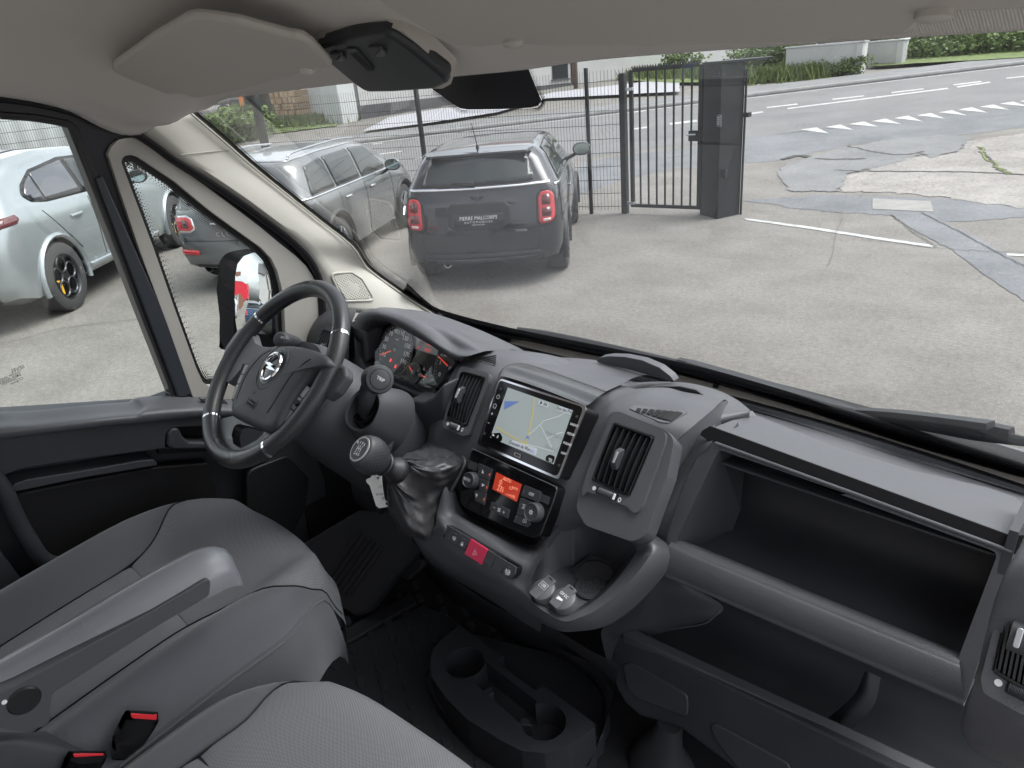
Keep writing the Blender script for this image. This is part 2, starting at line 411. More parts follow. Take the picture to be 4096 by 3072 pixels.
M['weave'] = dots_mat('seat_weave', (.075, .076, .081), (.24, .245, .26), .0027, .3, .8, .35, 'UV', soft=.4)
M['perf'] = dots_mat('perforated_leather', (.028, .029, .032), (.13, .13, .14),   .0062, 1.72, .40, -.3, 'UV', soft=.12, spec=.5)
M['spk'] = dots_mat('speaker_mesh', (.44, .43, .39), (.10, .10, .09), .0085, .9, .5, -.5, 'YZ', soft=.2)
M['frit'] = mat('ceramic_frit', (.006, .006, .007), .25)

# ================================================================ the cab shell
DOORP = ((1, 0, -.1), -1.62 - .1 * 1.6)            # inner plane of the left door, leaning inwards towards the roof
def doorp(off): return ((1, 0, -.1), -1.62 - .16 + off)
WSP = ((0, 1, .955), 2.841)                        # windscreen
def wsp(off): return ((0, 1, .955), 2.841 + off * 1.383)

# --- cab floor, tunnel and bulkhead
ZF = .97
tag(box('cab_floor', (-.79, .05, ZF - .03), (1.80, 2.3, .06), M['carpet']), kind='structure')
bk = tag(box('bulkhead', (-.79, -1.05, 1.65), (1.80, .04, 1.5), M['headliner']), kind='structure')

# --- windscreen: curved sheet, black printed edge, sensor patch
def ws_pt(x, v, off=0):        # v 0 base, 1 header
    u = (x + .79) / .84
    yb, zb, yt, zt = 1.385 - .095 * u * u, 1.525, .735 - .11 * u * u, 2.215
    n = Vector((0, .70, .714)); p = Vector((x, yb + (yt - yb) * v, zb + (zt - zb) * v)) + n * (.012 * math.sin(math.pi * v) + off)
    return p
wscr = thing('windscreen', 'large raked windscreen of the van above the dashboard', 'windscreen', (-.79, 1.385, 1.52))
gp = grid('glass_pane', [[ws_pt(-1.66 + 1.74 * i / 40, j / 20) for i in range(41)] for j in range(-4, 22)], M['windscreen'], wscr, ang=80)
WSB = bvh_of(grid('tmp', [[ws_pt(-2.3 + 3.2 * i / 60, j / 20) for i in range(61)] for j in range(-8, 26)], None))
bpy.data.objects.remove(bpy.data.objects['tmp'])
# --- headliner
def ss(a, b, x):
    t = max(0, min(1, (x - a) / (b - a))); return t * t * (3 - 2 * t)
def lin(tab, y):
    for (a, va), (b, vb) in zip(tab, tab[1:]):
        if y <= b: return va + (vb - va) * max(0, (y - a) / (b - a))
    return tab[-1][1]
def rail_z(y): return lin([(-1.1, 2.27), (0, 2.268), (.25, 2.25), (.351, 2.234), (.403, 2.221), (.461, 2.200), (.515, 2.174), (.562, 2.146), (.62, 2.11)], y)
def front_y(x):
    if x < -1.49: return .562 + (x + 1.54) / .05 * .10
    u = (x + .79) / .84
    return .748 - .11 * u * u
def ceil_z(x, y):
    d = max(0, front_y(x) - y)
    z = 2.197 + .010 * (1 - ((x + .79) / .7) ** 2) + .30 * (1 - math.exp(-d / .55))
    z -= .024 * math.exp(-((x + .78) / .17) ** 4) * math.exp(-((d - .16) / .13) ** 2)
    return z
def head_z(x, y):
    w = ss(-1.57, -1.27, x); d = front_y(x) - y
    side = ss(.0, .12, d)
    zc = ceil_z(max(x, -1.49), y)
    zr = rail_z(y)
    if x < -1.49: zf = 2.146 + (x + 1.54) / .05 * .036; zr = zf * (1 - side) + rail_z(y) * side
    z = zr * (1 - w) + zc * w if x < -1.27 else zc
    if -1.49 <= x < -1.27: k = ss(0, .15, d); z = z * k + (1 - k) * (2.182 + (ceil_z(x, y) - 2.182) * ss(-1.49, -1.40, x))
    return z
xs = [-1.54 + .05 * i / 5 for i in range(6)] + [-1.49 + 1.62 * i / 70 for i in range(1, 71)]
rows = []
for j in range(50):
    v = (j / 49) ** 1.4; r = []
    for x in xs:
        yf = front_y(x); y = yf + (-1.04 - yf) * v; r.append((x, y, head_z(x, y)))
    rows.append(r)
head = tag(grid('headliner', rows, M['headliner'], th=-.006, ang=80), kind='structure')

# roof skin and upper side rails so that light enters only by the glass
tag(box('roof_panel', (-.79, -.22, 2.56), (1.84, 1.75, .02), M['navy']), kind='structure')
sidew = slab('left_body_side', [(-1.64, -1.06, ZF - .4), (-1.64, -.34, ZF - .4), (-1.60, -.34, 2.3), (-1.58, .2, 2.33), (-1.58, .2, 2.55), (-1.60, -1.06, 2.55)], .05, M['black'], toward=(1, 0, 0))
tag(sidew, kind='structure')

tag(box('kick_panel', (-1.60, 1.0, 1.15), (.03, .54, .56), M['black']), kind='structure')
# --- A pillar trim (beige) from headliner seam to dashboard
seal_out = ats('N', [(-420, -20), (-150, 170), (0, 285), (280, 460), (560, 645), (780, 805), (1000, 970), (1120, 1080), (1200, 1170), (1260, 1270), (1300, 1370), (1325, 1500), (1332, 1650)], P=doorp(.035))
ws_edge = ats('T', [(20, 560), (300, 800), (560, 1030), (830, 1250), (1090, 1460), (1340, 1660)], S_=WSB, off=.012) + ats('V', [(800, 577), (860, 622), (905, 652), (950, 680)], S_=WSB, off=.012)
nP = 30
eo = cr_pts(seal_out, nP); wo_ = cr_pts(ws_edge, nP)
rows = []
for k in range(9):
    f = k / 8; r = []
    for i in range(nP):
        a, b = eo[i], wo_[i]; p = a.lerp(b, f); bul = math.sin(math.pi * min(1, f * 1.02)) * .007
        if k == 8: p = p + Vector((-.008, .008, 0))
        if k == 0: p = p + Vector((-.012, 0, 0))
        r.append(p + Vector((.8, -.55, .1)) * bul)
    rows.append(r)
pillar = tag(grid('pillar_trim', rows, M['beige'], th=.004, ang=50), 'beige plastic trim of the windscreen pillar with a perforated speaker panel', None, kind='structure')
# raised rib along the glass side
tube('pillar_rib', [wo_[i] + Vector((.012, -.016, .0)) for i in range(nP)], .0022, M['beige'], pillar, n=8)
tube('trim_seam', [rows[k][4].lerp(rows[k][5], .5) + Vector((.002, -.002, 0)) for k in range(1, 8)], .0009, M['beige_d'], pillar, n=6)
pb = bvh_of(pillar)
spk = [hitpt(pb, 'N', x, y, .0015)[0] for x, y in rnd([Vector((x, y, 0)) for x, y in [(1378, 1318), (1560, 1310), (1650, 1370), (1762, 1548), (1640, 1556), (1500, 1552), (1440, 1440)]], 26, 3) for x, y in [(x, y)]] if False else []
def onpillar(pts, off): return [hitpt(pb, 'N', p.x, p.y, off)[0] for p in pts]
ring = rnd([Vector((x, y, 0)) for x, y in [(1372, 1314), (1560, 1304), (1650, 1362), (1768, 1552), (1500, 1558), (1430, 1440)]], 30, 3)
inn = rnd([Vector((x, y, 0)) for x, y in [(1396, 1338), (1558, 1328), (1634, 1378), (1732, 1536), (1512, 1538), (1448, 1436)]], 24, 3)
tube('speaker_surround', onpillar(ring, .001), .0035, M['beige'], pillar, n=8, closed=True)
slab('speaker_mesh', onpillar(inn, .0025), .001, M['spk'], pillar)

# frit along the base: ribbon just inside the glass
fr_lo = ats('V', [(870, 630), (915, 662), (948, 690), (1100, 742), (1300, 790), (1500, 838), (1700, 895), (1900, 960), (2050, 1005), (2240, 1060)], S_=WSB, off=.008)
fr_hi = ats('V', [(880, 612), (918, 648), (960, 672), (1100, 708), (1300, 748), (1500, 790), (1700, 846), (1900, 915), (2050, 962), (2240, 1016)], S_=WSB, off=.008)
a, b = cr_pts(fr_lo, 40), cr_pts(fr_hi, 40)
grid('black_edge_band', [a, b], M['frit'], wscr, th=.001)
# side frit beside the pillar
e1 = [p + Vector((-.03, .02, 0)) for p in wo_]; e2 = [p + Vector((.010, .004, .0)) for p in wo_]
grid('black_edge_band', [e1, e2], M['frit'], wscr, th=.001)
sp = ats('B', [(760, 480), (845, 572), (900, 610), (960, 655), (1010, 684), (1060, 692), (1250, 690), (1460, 680), (1505, 668), (1522, 635), (1505, 590), (1420, 385), (1400, 300), (1100, 300)], S_=WSB, off=.004)
slab('sensor_patch', sp, .001, M['frit'], wscr)
bm = bmesh.new(); nn = Vector((0, -.723, -.69)).normalized()
bc = [(840, 572), (900, 612), (960, 657), (1010, 688), (1060, 697), (1250, 695), (1460, 685), (1512, 672), (1530, 635), (1510, 585), (1425, 385)]
pts = cr_pts([Vector((x, y, 0)) for x, y in bc], 170)
for k in range(1, 169):
    d = (pts[k + 1] - pts[k - 1]).normalized(); o_ = Vector((-d.y, d.x, 0))
    for q in range(3):
        c0 = pts[k] + o_ * (4 + q * 8.5) + d * (3.2 if q % 2 else 0); c = at('B', c0.x, c0.y, S_=WSB, off=.004); r = .0011 * (1 - q * .24)
        B = basis(nn); vv = [bm.verts.new(c + B @ Vector((r * math.cos(t * math.pi / 3), r * math.sin(t * math.pi / 3), 0))) for t in range(6)]
        bm.faces.new(vv)
tag(obj('frit_dots', bm, M['frit'], wscr), kind='stuff')

# --- wipers outside the glass
def wiper(name, label, blade, arm, joints):
    t = thing(name, label, 'wiper', blade[0], 'windscreen wipers')
    tube('blade', blade, [.007] + [.011] * (len(blade) - 2) + [.006], M['rubber'], t, n=8, ns=24, sec=[(-1, .5), (-1, -.5), (.4, -.9), (1.5, -.25), (1.5, .25), (.4, .9)])
    tube('arm', arm, [.011] * len(arm), M['metal_dark'], t, n=8, ns=16, sec=[(-.6, 1), (-.6, -1), (.5, -1), (.5, 1)])
    for a_, b_ in joints:
        tube('joint_cap', [a_, b_], .014, M['seal'], t, n=6, sec=[(-.9, .9), (-.9, -.9), (.9, -.6), (.9, .6)])
    return t
w1 = ats('V', [(1118, 714), (1180, 727), (1300, 752), (1480, 795), (1640, 842), (1790, 886)], S_=WSB, off=-.022)
a1 = ats('V', [(1485, 783), (1600, 815), (1720, 850), (1800, 874), (1850, 892)], S_=WSB, off=-.045)
wiper('windscreen_wiper', 'black wiper lying along the middle of the windscreen base in front of the centre console', w1, a1,
      [(at('V', 1465, 784, S_=WSB, off=-.04), at('V', 1500, 793, S_=WSB, off=-.04)), (at('V', 1545, 822, S_=WSB, off=-.02), at('V', 1556, 826, S_=WSB, off=-.02))])
w2 = ats('V', [(1835, 897), (1900, 905), (2000, 918), (2100, 936), (2230, 958)], S_=WSB, off=-.03)
a2 = ats('V', [(1850, 888), (1930, 893), (2040, 905), (2140, 918)], S_=WSB, off=-.05)
wiper('windscreen_wiper', 'black wiper at the right end of the windscreen base above the open bin', w2, a2, [(at('V', 2128, 928, S_=WSB, off=-.05), at('V', 2185, 940, S_=WSB, off=-.05))])
# scuttle grille outside
tag(grid('scuttle_panel', [[Vector((x, 1.405 - .095 * ((x + .79) / .84) ** 2 + k * .06, 1.50 - k * .02)) for x in [-1.7 + i * .06 for i in range(31)]] for k in range(3)], M['black'], th=.01), kind='structure')
tag(slab('bonnet', [(-1.7, 1.50, 1.45), (.12, 1.50, 1.45), (.05, 1.85, 1.24), (-1.62, 1.85, 1.24)], .03, mat('van_paint_white', (.72, .73, .74), .3, coat=.5), toward=(0, 0, 1)), kind='structure')

# --- sun visors
def vp(off=0): return ((0, .47, 1), 2.190 + .47 * .62 - off)
vt = thing('sun_visor', 'folded-up driver side sun visor in the headliner above the steering wheel', 'sun visor', (-1.1, .5, 2.24), 'sun visors')
vo = ats('A', [(712, 450), (712, 410), (760, 375), (980, 225), (1170, 118), (1230, 108), (1330, 118), (1500, 145), (1700, 200), (1830, 235), (1900, 240), (1985, 300), (2080, 400), (2100, 430), (2040, 440), (1980, 452), (1900, 465), (1800, 505), (1520, 575), (1380, 605), (1250, 625), (1200, 612), (1150, 597), (1070, 602), (900, 545), (740, 470)], P=vp())
o = slab('visor_panel', rnd(vo, .02, 2), .012, M['visor'], vt, toward=(0, -.5, -1), bev=.006, seg=3)
lathe('visor_clip', [(0, .004), (.006, .003), (.008, .0), (.009, -.006)], at('A', 1940, 452, P=vp(.001)), (0, -.5, -1), M['headliner'], vt, n=14, sx=1.7)
pt_ = thing('sun_visor', 'folded-up passenger side sun visor running along the top right of the windscreen', 'sun visor', (-.3, .5, 2.2), 'sun visors')
def vp2(off=0): return ((0, .45, 1), 2.190 + .45 * .68 - off)
po = [at('B', 1290, 292, P=vp2()), at('B', 1130, 308, P=vp2()), at('B', 1010, 290, P=vp2())]
yb_ = .30
po = [(-.60, .655), (-.66, .62), (-.67, .42), (-.62, .36), (.06, .34), (.09, .42), (.07, .60), (-.02, .628)]
po = ats('B', [(420, -30), (870, 240), (960, 292), (1130, 308), (1270, 292), (1330, 268), (1420, 290), (1800, 296), (2212, 296)], P=vp2()) + ats('C', [(1000, 240), (1500, 212), (1600, 172), (1640, 112), (1700, 78), (2206, 58), (2400, 50), (2400, -220)], P=vp2()) + [at('B', 900, -400, P=vp2())]
slab('visor_panel', rnd(po, .03, 4), .016, M['visor'], pt_, toward=(0, -.5, -1), bev=.008, seg=3)
lathe('visor_clip', [(0, .003), (.005, .002), (.007, .0), (.007, -.006)], at('B', 1345, 283, P=vp2(.004)), (0, -.5, -1), M['visor'], pt_, n=14, sx=1.9)
lathe('visor_pivot', [(0, .002), (.005, .001), (.006, .0), (.006, -.006)], at('C', 1700, 105, P=vp2(.006)), (0, -.5, -1), M['visor'], pt_, n=16, sx=2.2)

# --- overhead console with two reading-light switches
oc = thing('overhead_console', 'dark grey overhead light console hanging from the headliner beside the black sensor patch', 'console', (-.79, .6, 2.2))
OP = ((.0, .70, 1), 2.19 + .70 * .635)
def op(off=0): return (OP[0], OP[1] - off)
oo = ats('B', [(97, 292), (300, 245), (520, 215), (585, 232), (700, 310), (928, 500), (935, 535), (860, 572), (600, 590), (440, 592), (395, 575), (330, 530), (115, 350)], P=op(.0))
slab('console_body', rnd(oo, .012, 3), .022, M['pod'], oc, toward=(0, -.6, -1), bev=.007, seg=3)
of = ats('B', [(90, 250), (300, 205), (540, 165), (640, 190), (760, 290), (958, 480), (955, 530), (900, 560), (600, 560), (440, 560), (395, 545), (330, 500), (100, 330)], P=op(-.012))
slab('console_surround', rnd(of, .014, 3), .022, M['visor'], oc, toward=(0, -.6, -1), bev=.006, seg=3)
for cx, cy, nm in ((237, 367, 0), (487, 333, 0)):
    s = 1.0 if cx < 300 else 1.15
    q = ats('B', [(cx - 52 * s, cy - 24 * s), (cx - 12 * s, cy - 28 * s), (cx + 22 * s, cy - 26 * s), (cx + 50 * s, cy + 14 * s), (cx + 28 * s, cy + 27 * s), (cx - 10 * s, cy + 22 * s), (cx - 30 * s, cy + 10 * s)], P=op(.004))
    sw = slab('light_switch', rnd(q, .003, 2), .006, M['dash_smooth'], oc, toward=(0, -.6, -1), bev=.0015)
    q2 = ats('B', [(cx - 8 * s, cy + 20 * s), (cx + 14 * s, cy - 6 * s), (cx + 46 * s, cy + 14 * s), (cx + 28 * s, cy + 26 * s)], P=op(.008))
    slab('rocker', q2, .005, M['trimgrey'], sw, toward=(0, -.6, -1), bev=.001)
q = ats('B', [(290, 312), (350, 308), (372, 330), (466, 442), (425, 452), (330, 368)], P=op(.003))
mg = slab('microphone_grille', rnd(q, .003, 2), .003, M['pod'], oc, toward=(0, -.6, -1), bev=.001)
bm = bmesh.new()
for i in range(13):
    for k in range(5):
        c = at('B', 322 + i * 9 + k * 8.5, 343 + i * 8.8 - k * 1.6, P=op(.0035)); r = .0012
        B = basis((0, -.7, -1)); vv = [bm.verts.new(c + B @ Vector((r * a, r * b, 0))) for a, b in ((-1, -1), (1, -1), (1, 1), (-1, 1))]; bm.faces.new(vv)
tag(obj('grille_holes', bm, M['black'], mg), kind='stuff')

# ================================================================ driver's door with quarter light and mirror
door = thing('driver_door', 'closed driver door with dark trim panel, beige quarter-light frame and side window', 'van door', (-1.66, .2, 1.0))
# black outer frame of the door above the waist (with two openings)
win_in = ats('V', [(-90, 253), (0, 253), (75, 259), (143, 271), (153, 280), (376, 858), (330, 875), (-90, 905)], P=DOORP)
fr_out = [at('V', -110, 192, P=DOORP)] + ats('A', [(0, 607), (230, 640), (480, 700), (700, 775), (885, 852)], P=DOORP)
fr_out2 = fr_out + ats('N', [(-150, 185), (0, 300), (280, 478), (560, 665), (780, 825), (985, 985), (1105, 1090), (1185, 1180), (1245, 1280), (1280, 1375), (1300, 1500), (1310, 1800)], P=DOORP) + [at('V', 640, 960, P=DOORP), at('V', -110, 960, P=DOORP)]
ql_out_px = [(417, 858), (297, 540), (232, 345), (229, 328)]
q_out = ats('V', [(417, 870), (357, 700), (297, 540), (250, 400), (231, 340)], P=DOORP) + ats('R', [(845, 940), (875, 870), (940, 815), (1030, 800), (1090, 815)], P=DOORP) + ats('N', [(-200, 200), (0, 365), (260, 545), (500, 725), (720, 890), (900, 1040), (1040, 1150), (1140, 1245), (1200, 1340), (1232, 1440), (1245, 1600)], P=DOORP) + [at('V', 690, 900, P=DOORP)]
slab('window_frame', fr_out2, .05, M['navy'], door, holes=[win_in, q_out], toward=(1, 0, 0), bev=.003)
# rubber channel round the drop glass and the dark division bar
chan_o = ats('V', [(-90, 241), (0, 241), (80, 247), (150, 260), (170, 276), (400, 862), (376, 868)], P=doorp(.006))
chan_i = ats('V', [(-90, 253), (0, 253), (75, 259), (143, 271), (153, 280), (376, 858)], P=doorp(.006))
slab('glass_channel', chan_o[:6] + list(reversed(chan_i)), .02, M['seal'], door, toward=(1, 0, 0), bev=.002)
tube('channel_lip', cr_pts(ats('V', [(0, 253), (75, 259), (141, 271), (152, 281), (215, 440), (290, 635), (376, 858)], P=doorp(.004)), 30), .0035, M['rubber'], door, n=6)
slab('division_trim', ats('V', [(331, 625), (345, 650), (417, 850), (400, 858), (384, 858), (320, 690), (240, 478), (205, 385), (222, 380)], P=doorp(.012)), .008, M['bluegrey'], door, toward=(1, 0, 0), bev=.003)
slab('window_glass', ats('V', [(-110, 230), (80, 240), (165, 262), (392, 870), (-110, 920)], P=doorp(-.02)), .004, M['glass'], door, toward=(1, 0, 0))
# beige quarter-light frame
q_in = ats('R', [(972, 1000), (980, 965), (1005, 945), (1045, 940), (1100, 955)], P=doorp(.012)) + ats('N', [(0, 503), (140, 620), (300, 752), (460, 870), (620, 985), (760, 1085), (850, 1180), (905, 1290), (940, 1420), (965, 1560), (975, 1800)], P=doorp(.012)) + ats('D', [(1830, 740), (1620, 815), (1500, 838), (1400, 858), (1320, 862), (1282, 835), (1240, 745), (1100, 360), (975, 0)], P=doorp(.012)) + [at('A', 870, 1300, P=doorp(.012))]
q_out_f = [p + Vector((.012, 0, 0)) for p in q_out]
slab('quarter_frame', q_out_f, .03, M['beige_d'], door, holes=[q_in], toward=(1, 0, 0), bev=.008, seg=3)
inset = []
cq = sum(q_in, Vector()) / len(q_in)
m_ = len(q_in)
for i in range(m_):
    a = (q_in[i] - q_in[i - 1]).normalized(); b = (q_in[(i + 1) % m_] - q_in[i]).normalized(); t_ = (a + b).normalized()
    nn_ = Vector((1, 0, -.1)).cross(t_).normalized()
    if nn_.dot(cq - q_in[i]) < 0: nn_ = -nn_
    inset.append(q_in[i] + nn_ * .011 + Vector((-.016, 0, 0)))
q_in_b = [p + Vector((-.016, 0, 0)) for p in q_in]
slab('quarter_seal', [p + (p - cq).normalized() * .006 for p in q_in_b], .012, M['seal'], door, holes=[inset], toward=(1, 0, 0))
slab('quarter_glass', [p + Vector((-.006, 0, 0)) for p in q_in_b], .004, M['glass'], door, toward=(1, 0, 0))
# printed dot border on the quarter glass
bm = bmesh.new(); lo = cr_pts(inset, 330, closed=True)
for k in range(330):
    t_ = (lo[(k + 1) % 330] - lo[k - 1]).normalized(); n_ = Vector((1, 0, -.1)).cross(t_).normalized()
    if n_.dot(cq - lo[k]) < 0: n_ = -n_
    for q in range(4):
        c = lo[k] + n_ * (.0015 + q * .0042) + t_ * (.0022 if q % 2 else 0) + Vector((-.004, 0, 0)); r = .0017 * (1 - q * .2)
        B = basis((1, 0, -.1), (0, 1, 0)); bm.faces.new([bm.verts.new(c + B @ Vector((r * math.cos(u * math.pi / 3), r * math.sin(u * math.pi / 3), 0))) for u in range(6)])
tag(obj('printed_dots', bm, M['frit'], door), kind='stuff')

# etched maker's marks on the two panes (seen from inside, mirrored)
gm = []
for (tl, x, y, s, st) in (('D', 110, 753, .010, 'SEVEL'), ('D', 118, 792, .008, 'E4'), ('D', 122, 818, .007, 'CCC'), ('D', 52, 800, .006, 'TRANSP. ARRIERE'), ('D', 60, 815, .008, '43R-00083'), ('D', 58, 832, .006, 'TEMPERED'), ('D', 92, 838, .005, '000080')):
    text('glass_mark', st, at(tl, x, y, P=doorp(-.018)), (0, -1, -.12), (.1, 0, 1), s, M['ink'], door, th=.0002)
for (x, y, s, st) in ((1370, 690, .009, 'E4'), (1330, 725, .005, 'TEMPERED 43R'), (1332, 750, .006, 'M'), (1330, 775, .005, 'DOT AS2')):
    text('glass_mark', st, at('D', x, y, P=doorp(-.008)), (0, -1, -.12), (.1, 0, 1), s, M['print_grey'], door, th=.0002)

# door trim: waist capping, upper panel, recess with pull, pocket
cap_top = ats('D', [(-150, 1050), (0, 1025), (150, 1022), (400, 1000), (650, 975), (820, 962), (870, 935), (1000, 925), (1220, 920), (1330, 925), (1500, 935), (1900, 940)], P=doorp(.0))
r2 = [p + Vector((.045, 0, -.006)) for p in cap_top]
seam = ats('D', [(-150, 1210), (0, 1192), (150, 1172), (400, 1140), (650, 1112), (820, 1095), (870, 1090), (1000, 1075), (1220, 1055), (1330, 1050), (1500, 1045), (1900, 1030)], P=doorp(.085))
mid = [a.lerp(b, .55) + Vector((.016, 0, .008)) for a, b in zip(r2, seam)]
loft('waist_capping', [[p + Vector((-.03, 0, -.01)) for p in cap_top], cap_top, r2, mid, seam, [p + Vector((-.012, 0, -.006)) for p in seam]], M['dash'], 40, 26, door)
panel_o = [at('D', -150, 1213, P=doorp(.078)), at('D', 0, 1195, P=doorp(.078)), at('D', 400, 1143, P=doorp(.078)), at('D', 820, 1098, P=doorp(.078)), at('D', 1220, 1058, P=doorp(.078)), at('D', 1900, 1033, P=doorp(.078)),
           at('D', 2050, 1450, P=doorp(.078)), at('D', 2100, 2100, P=doorp(.078)), at('D', -150, 2400, P=doorp(.078))]
recess = rnd(ats('D', [(1040, 1260), (1045, 1160), (1070, 1128), (1110, 1118), (1480, 1100), (1480, 1215), (1300, 1225), (1200, 1235), (1150, 1245)], P=doorp(.078)), .01)
pock = rnd(ats('D', [(-150, 1500), (20, 1420), (150, 1375), (500, 1320), (1000, 1255), (1480, 1230), (1800, 1400), (1760, 2100), (300, 2300), (-150, 1700)], P=doorp(.078)), .02)
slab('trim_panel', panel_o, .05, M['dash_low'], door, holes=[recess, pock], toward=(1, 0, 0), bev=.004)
slab('recess_back', ats('D', [(1000, 1090), (1500, 1080), (1500, 1260), (1000, 1290)], P=doorp(.035)), .01, M['black'], door, toward=(1, 0, 0))
pull = rnd(ats('D', [(1062, 1165), (1085, 1130), (1130, 1128), (1155, 1180), (1195, 1215), (1300, 1218), (1480, 1212), (1480, 1250), (1300, 1258), (1100, 1262), (1060, 1240)], P=doorp(.082)), .008)
slab('door_pull', pull, .03, M['dash_smooth'], door, toward=(1, 0, 0), bev=.005, seg=3)
slab('pocket_back', ats('D', [(-200, 1300), (1850, 1100), (1900, 2300), (-200, 2600)], P=doorp(.015)), .01, M['dash_low'], door, toward=(1, 0, 0))
lip = rnd(ats('D', [(75, 1500), (95, 1478), (160, 1455), (500, 1400), (900, 1330), (975, 1325), (992, 1345), (995, 1362), (500, 1445), (95, 1530)], P=doorp(.07)), .006)
slab('grab_ledge', lip, .045, M['dash_smooth'], door, toward=(1, 0, 0), bev=.004, seg=3)
slab('door_pocket', rnd(ats('D', [(96, 1545), (500, 1462), (1000, 1372), (1320, 1345), (1375, 1500), (1400, 2100), (420, 2100), (200, 1850)], P=doorp(.06)), .01), .03, M['black'], door, toward=(1, 0, 0), bev=.004)
slab('speaker_grille', rnd(ats('D', [(1560, 1400), (1820, 1300), (1960, 1450), (1930, 1640), (1780, 1900), (1560, 2000)], P=doorp(.085)), .03), .01, dots_mat('door_grille', (.016, .017, .019), (.006, .006, .006), .012, .6, .5, 0, 'YZ', soft=.3), door, toward=(1, 0, 0), bev=.002)
# trim edge curving down behind the seat
tube('pocket_edge', ats('Q', [(-60, 300), (30, 420), (130, 640), (240, 830), (330, 960), (430, 1010), (520, 1000)], P=doorp(.075)), .016, M['dash_low'], door, n=10, ns=24)
# small speaker / tweeter panel by the mirror foot
slab('window_switch_panel', rnd(ats('D', [(1250, 935), (1420, 945), (1470, 1000), (1330, 1000)], P=doorp(.05)), .004), .01, M['dash_smooth'], door, toward=(.4, 0, 1), bev=.002)

# seals between door and body
tube('door_seal', [p.lerp(q, .5) + Vector((-.004, 0, 0)) for p, q in zip(cr_pts(seal_out, 40), cr_pts([fr_out2[5]] + fr_out2[6:18], 40))], .013, M['seal'], door, n=10)
tube('door_seal', cr_pts(ats('A', [(-200, 598), (0, 603), (230, 634), (480, 694), (700, 768), (880, 845), (960, 892)], P=doorp(.012)), 24), .012, M['seal'], door, n=10)

# door mirror: black housing, oblong glass, seen through the quarter light
nmir = Vector((.46, -.87, .18)).normalized()
mc = at('N', 690, 1370, X=-1.86)
MP = (tuple(nmir), nmir.dot(mc))
def mpl(off): return (MP[0], MP[1] + off)
hous = ats('N', [(385, 1330), (388, 1230), (440, 1150), (520, 1115), (640, 1098), (745, 1103), (810, 1140), (850, 1220), (880, 1330), (905, 1460), (915, 1700), (910, 1950), (440, 1990), (395, 1900), (395, 1700), (370, 1480), (372, 1420)], P=mpl(0))
hb = [p + Vector((-.03, .13, 0)) for p in hous]; cc = sum(hb, Vector()) / len(hb)
hb2 = [cc.lerp(p, .75) + Vector((0, .04, 0)) for p in hb]
o = grid('mirror_housing', [cr_pts(hous, 60, True), cr_pts(hb, 60, True), cr_pts(hb2, 60, True)], M['black'], door, True, cap='end')
glo = rnd(ats('N', [(548, 1230), (600, 1160), (680, 1130), (750, 1132), (795, 1180), (830, 1300), (850, 1480), (855, 1700), (850, 1900), (520, 1930), (515, 1750), (525, 1500), (530, 1340)], P=mpl(.002)), .012)
slab('mirror_bezel', hous, .02, M['black'], door, holes=[[p - nmir * .002 for p in glo]], toward=nmir, bev=.006, seg=3)
gl2 = cr_pts(glo, 72, True); gc_ = sum(gl2, Vector()) / 72; rows = []
for k in range(14):
    s_ = k / 13; rows.append([gc_.lerp(p, max(s_, .001)) + nmir * (.0 - ((p - gc_).length * s_) ** 2 / 2.4) for p in gl2])
grid('mirror_glass', rows, M['mirror'], door, True, ang=89)
tube('mirror_arm', [at('N', 700, 1900, X=-1.86), at('N', 760, 1960, X=-1.70)], .035, M['black'], door, n=10)

# ================================================================ dashboard
dash = thing('dashboard', 'dark grey van dashboard with touch screen, air vents, open bins and instrument cluster', 'dashboard', (-.79, 1.0, 1.2))
XC = -.79
PS = ((0, -.802, .598), .318)      # screen
PC = ((0, -.868, .496), .110)      # climate panel
PV = ((0, -.75, .661), .441)       # centre vents
PB = ((0, -.868, .496), .1488)     # button strip
PI = ((0, -.906, .423), -.130)     # instruments
PBin = ((0, 1, -.476), .1239)      # upper bin face
def pl(P, off):                    # shift plane towards the driver / eye
    n = Vector(P[0]); s = 1 if n.y < 0 else -1
    return (P[0], P[1] + s * off * n.length)
def UPV(P):                        # upward direction lying in a plane
    n = Vector(P[0]).normalized(); u = Vector((0, 0, 1)); return (u - n * n.z).normalized()

# top shelf in front of the windscreen, with moulded ridges
def base_y(x): u = (x - XC) / .84; return 1.385 - .095 * u * u
prof = [(.085, 1.400), (.08, 1.424), (.055, 1.430), (.045, 1.447), (.012, 1.456), (.002, 1.446), (-.03, 1.458), (-.055, 1.470), (-.11, 1.490), (-.20, 1.535), (-.28, 1.560), (-.32, 1.556), (-.34, 1.54)]
rows = [[Vector((x, base_y(x) * (1 - f) + 1.385 * f + dy, z)) for x in [-1.64 + 1.76 * i / 44 for i in range(45)]] for (dy, z), f in zip(prof, [0, 0, 0, 0, .05, .1, .1, .2, .4, .6, .8, 1, 1])]
grid('dash_top', rows, M['dash'], dash, ang=50)
VX = [900, 948, 1100, 1300, 1500, 1700, 1900, 2050, 2260]; VY = [668, 688, 742, 790, 838, 895, 960, 1005, 1068]
def ledge(o, z): return [at('V', x, y + o, Z=z) for x, y in zip(VX[1:], VY[1:])]
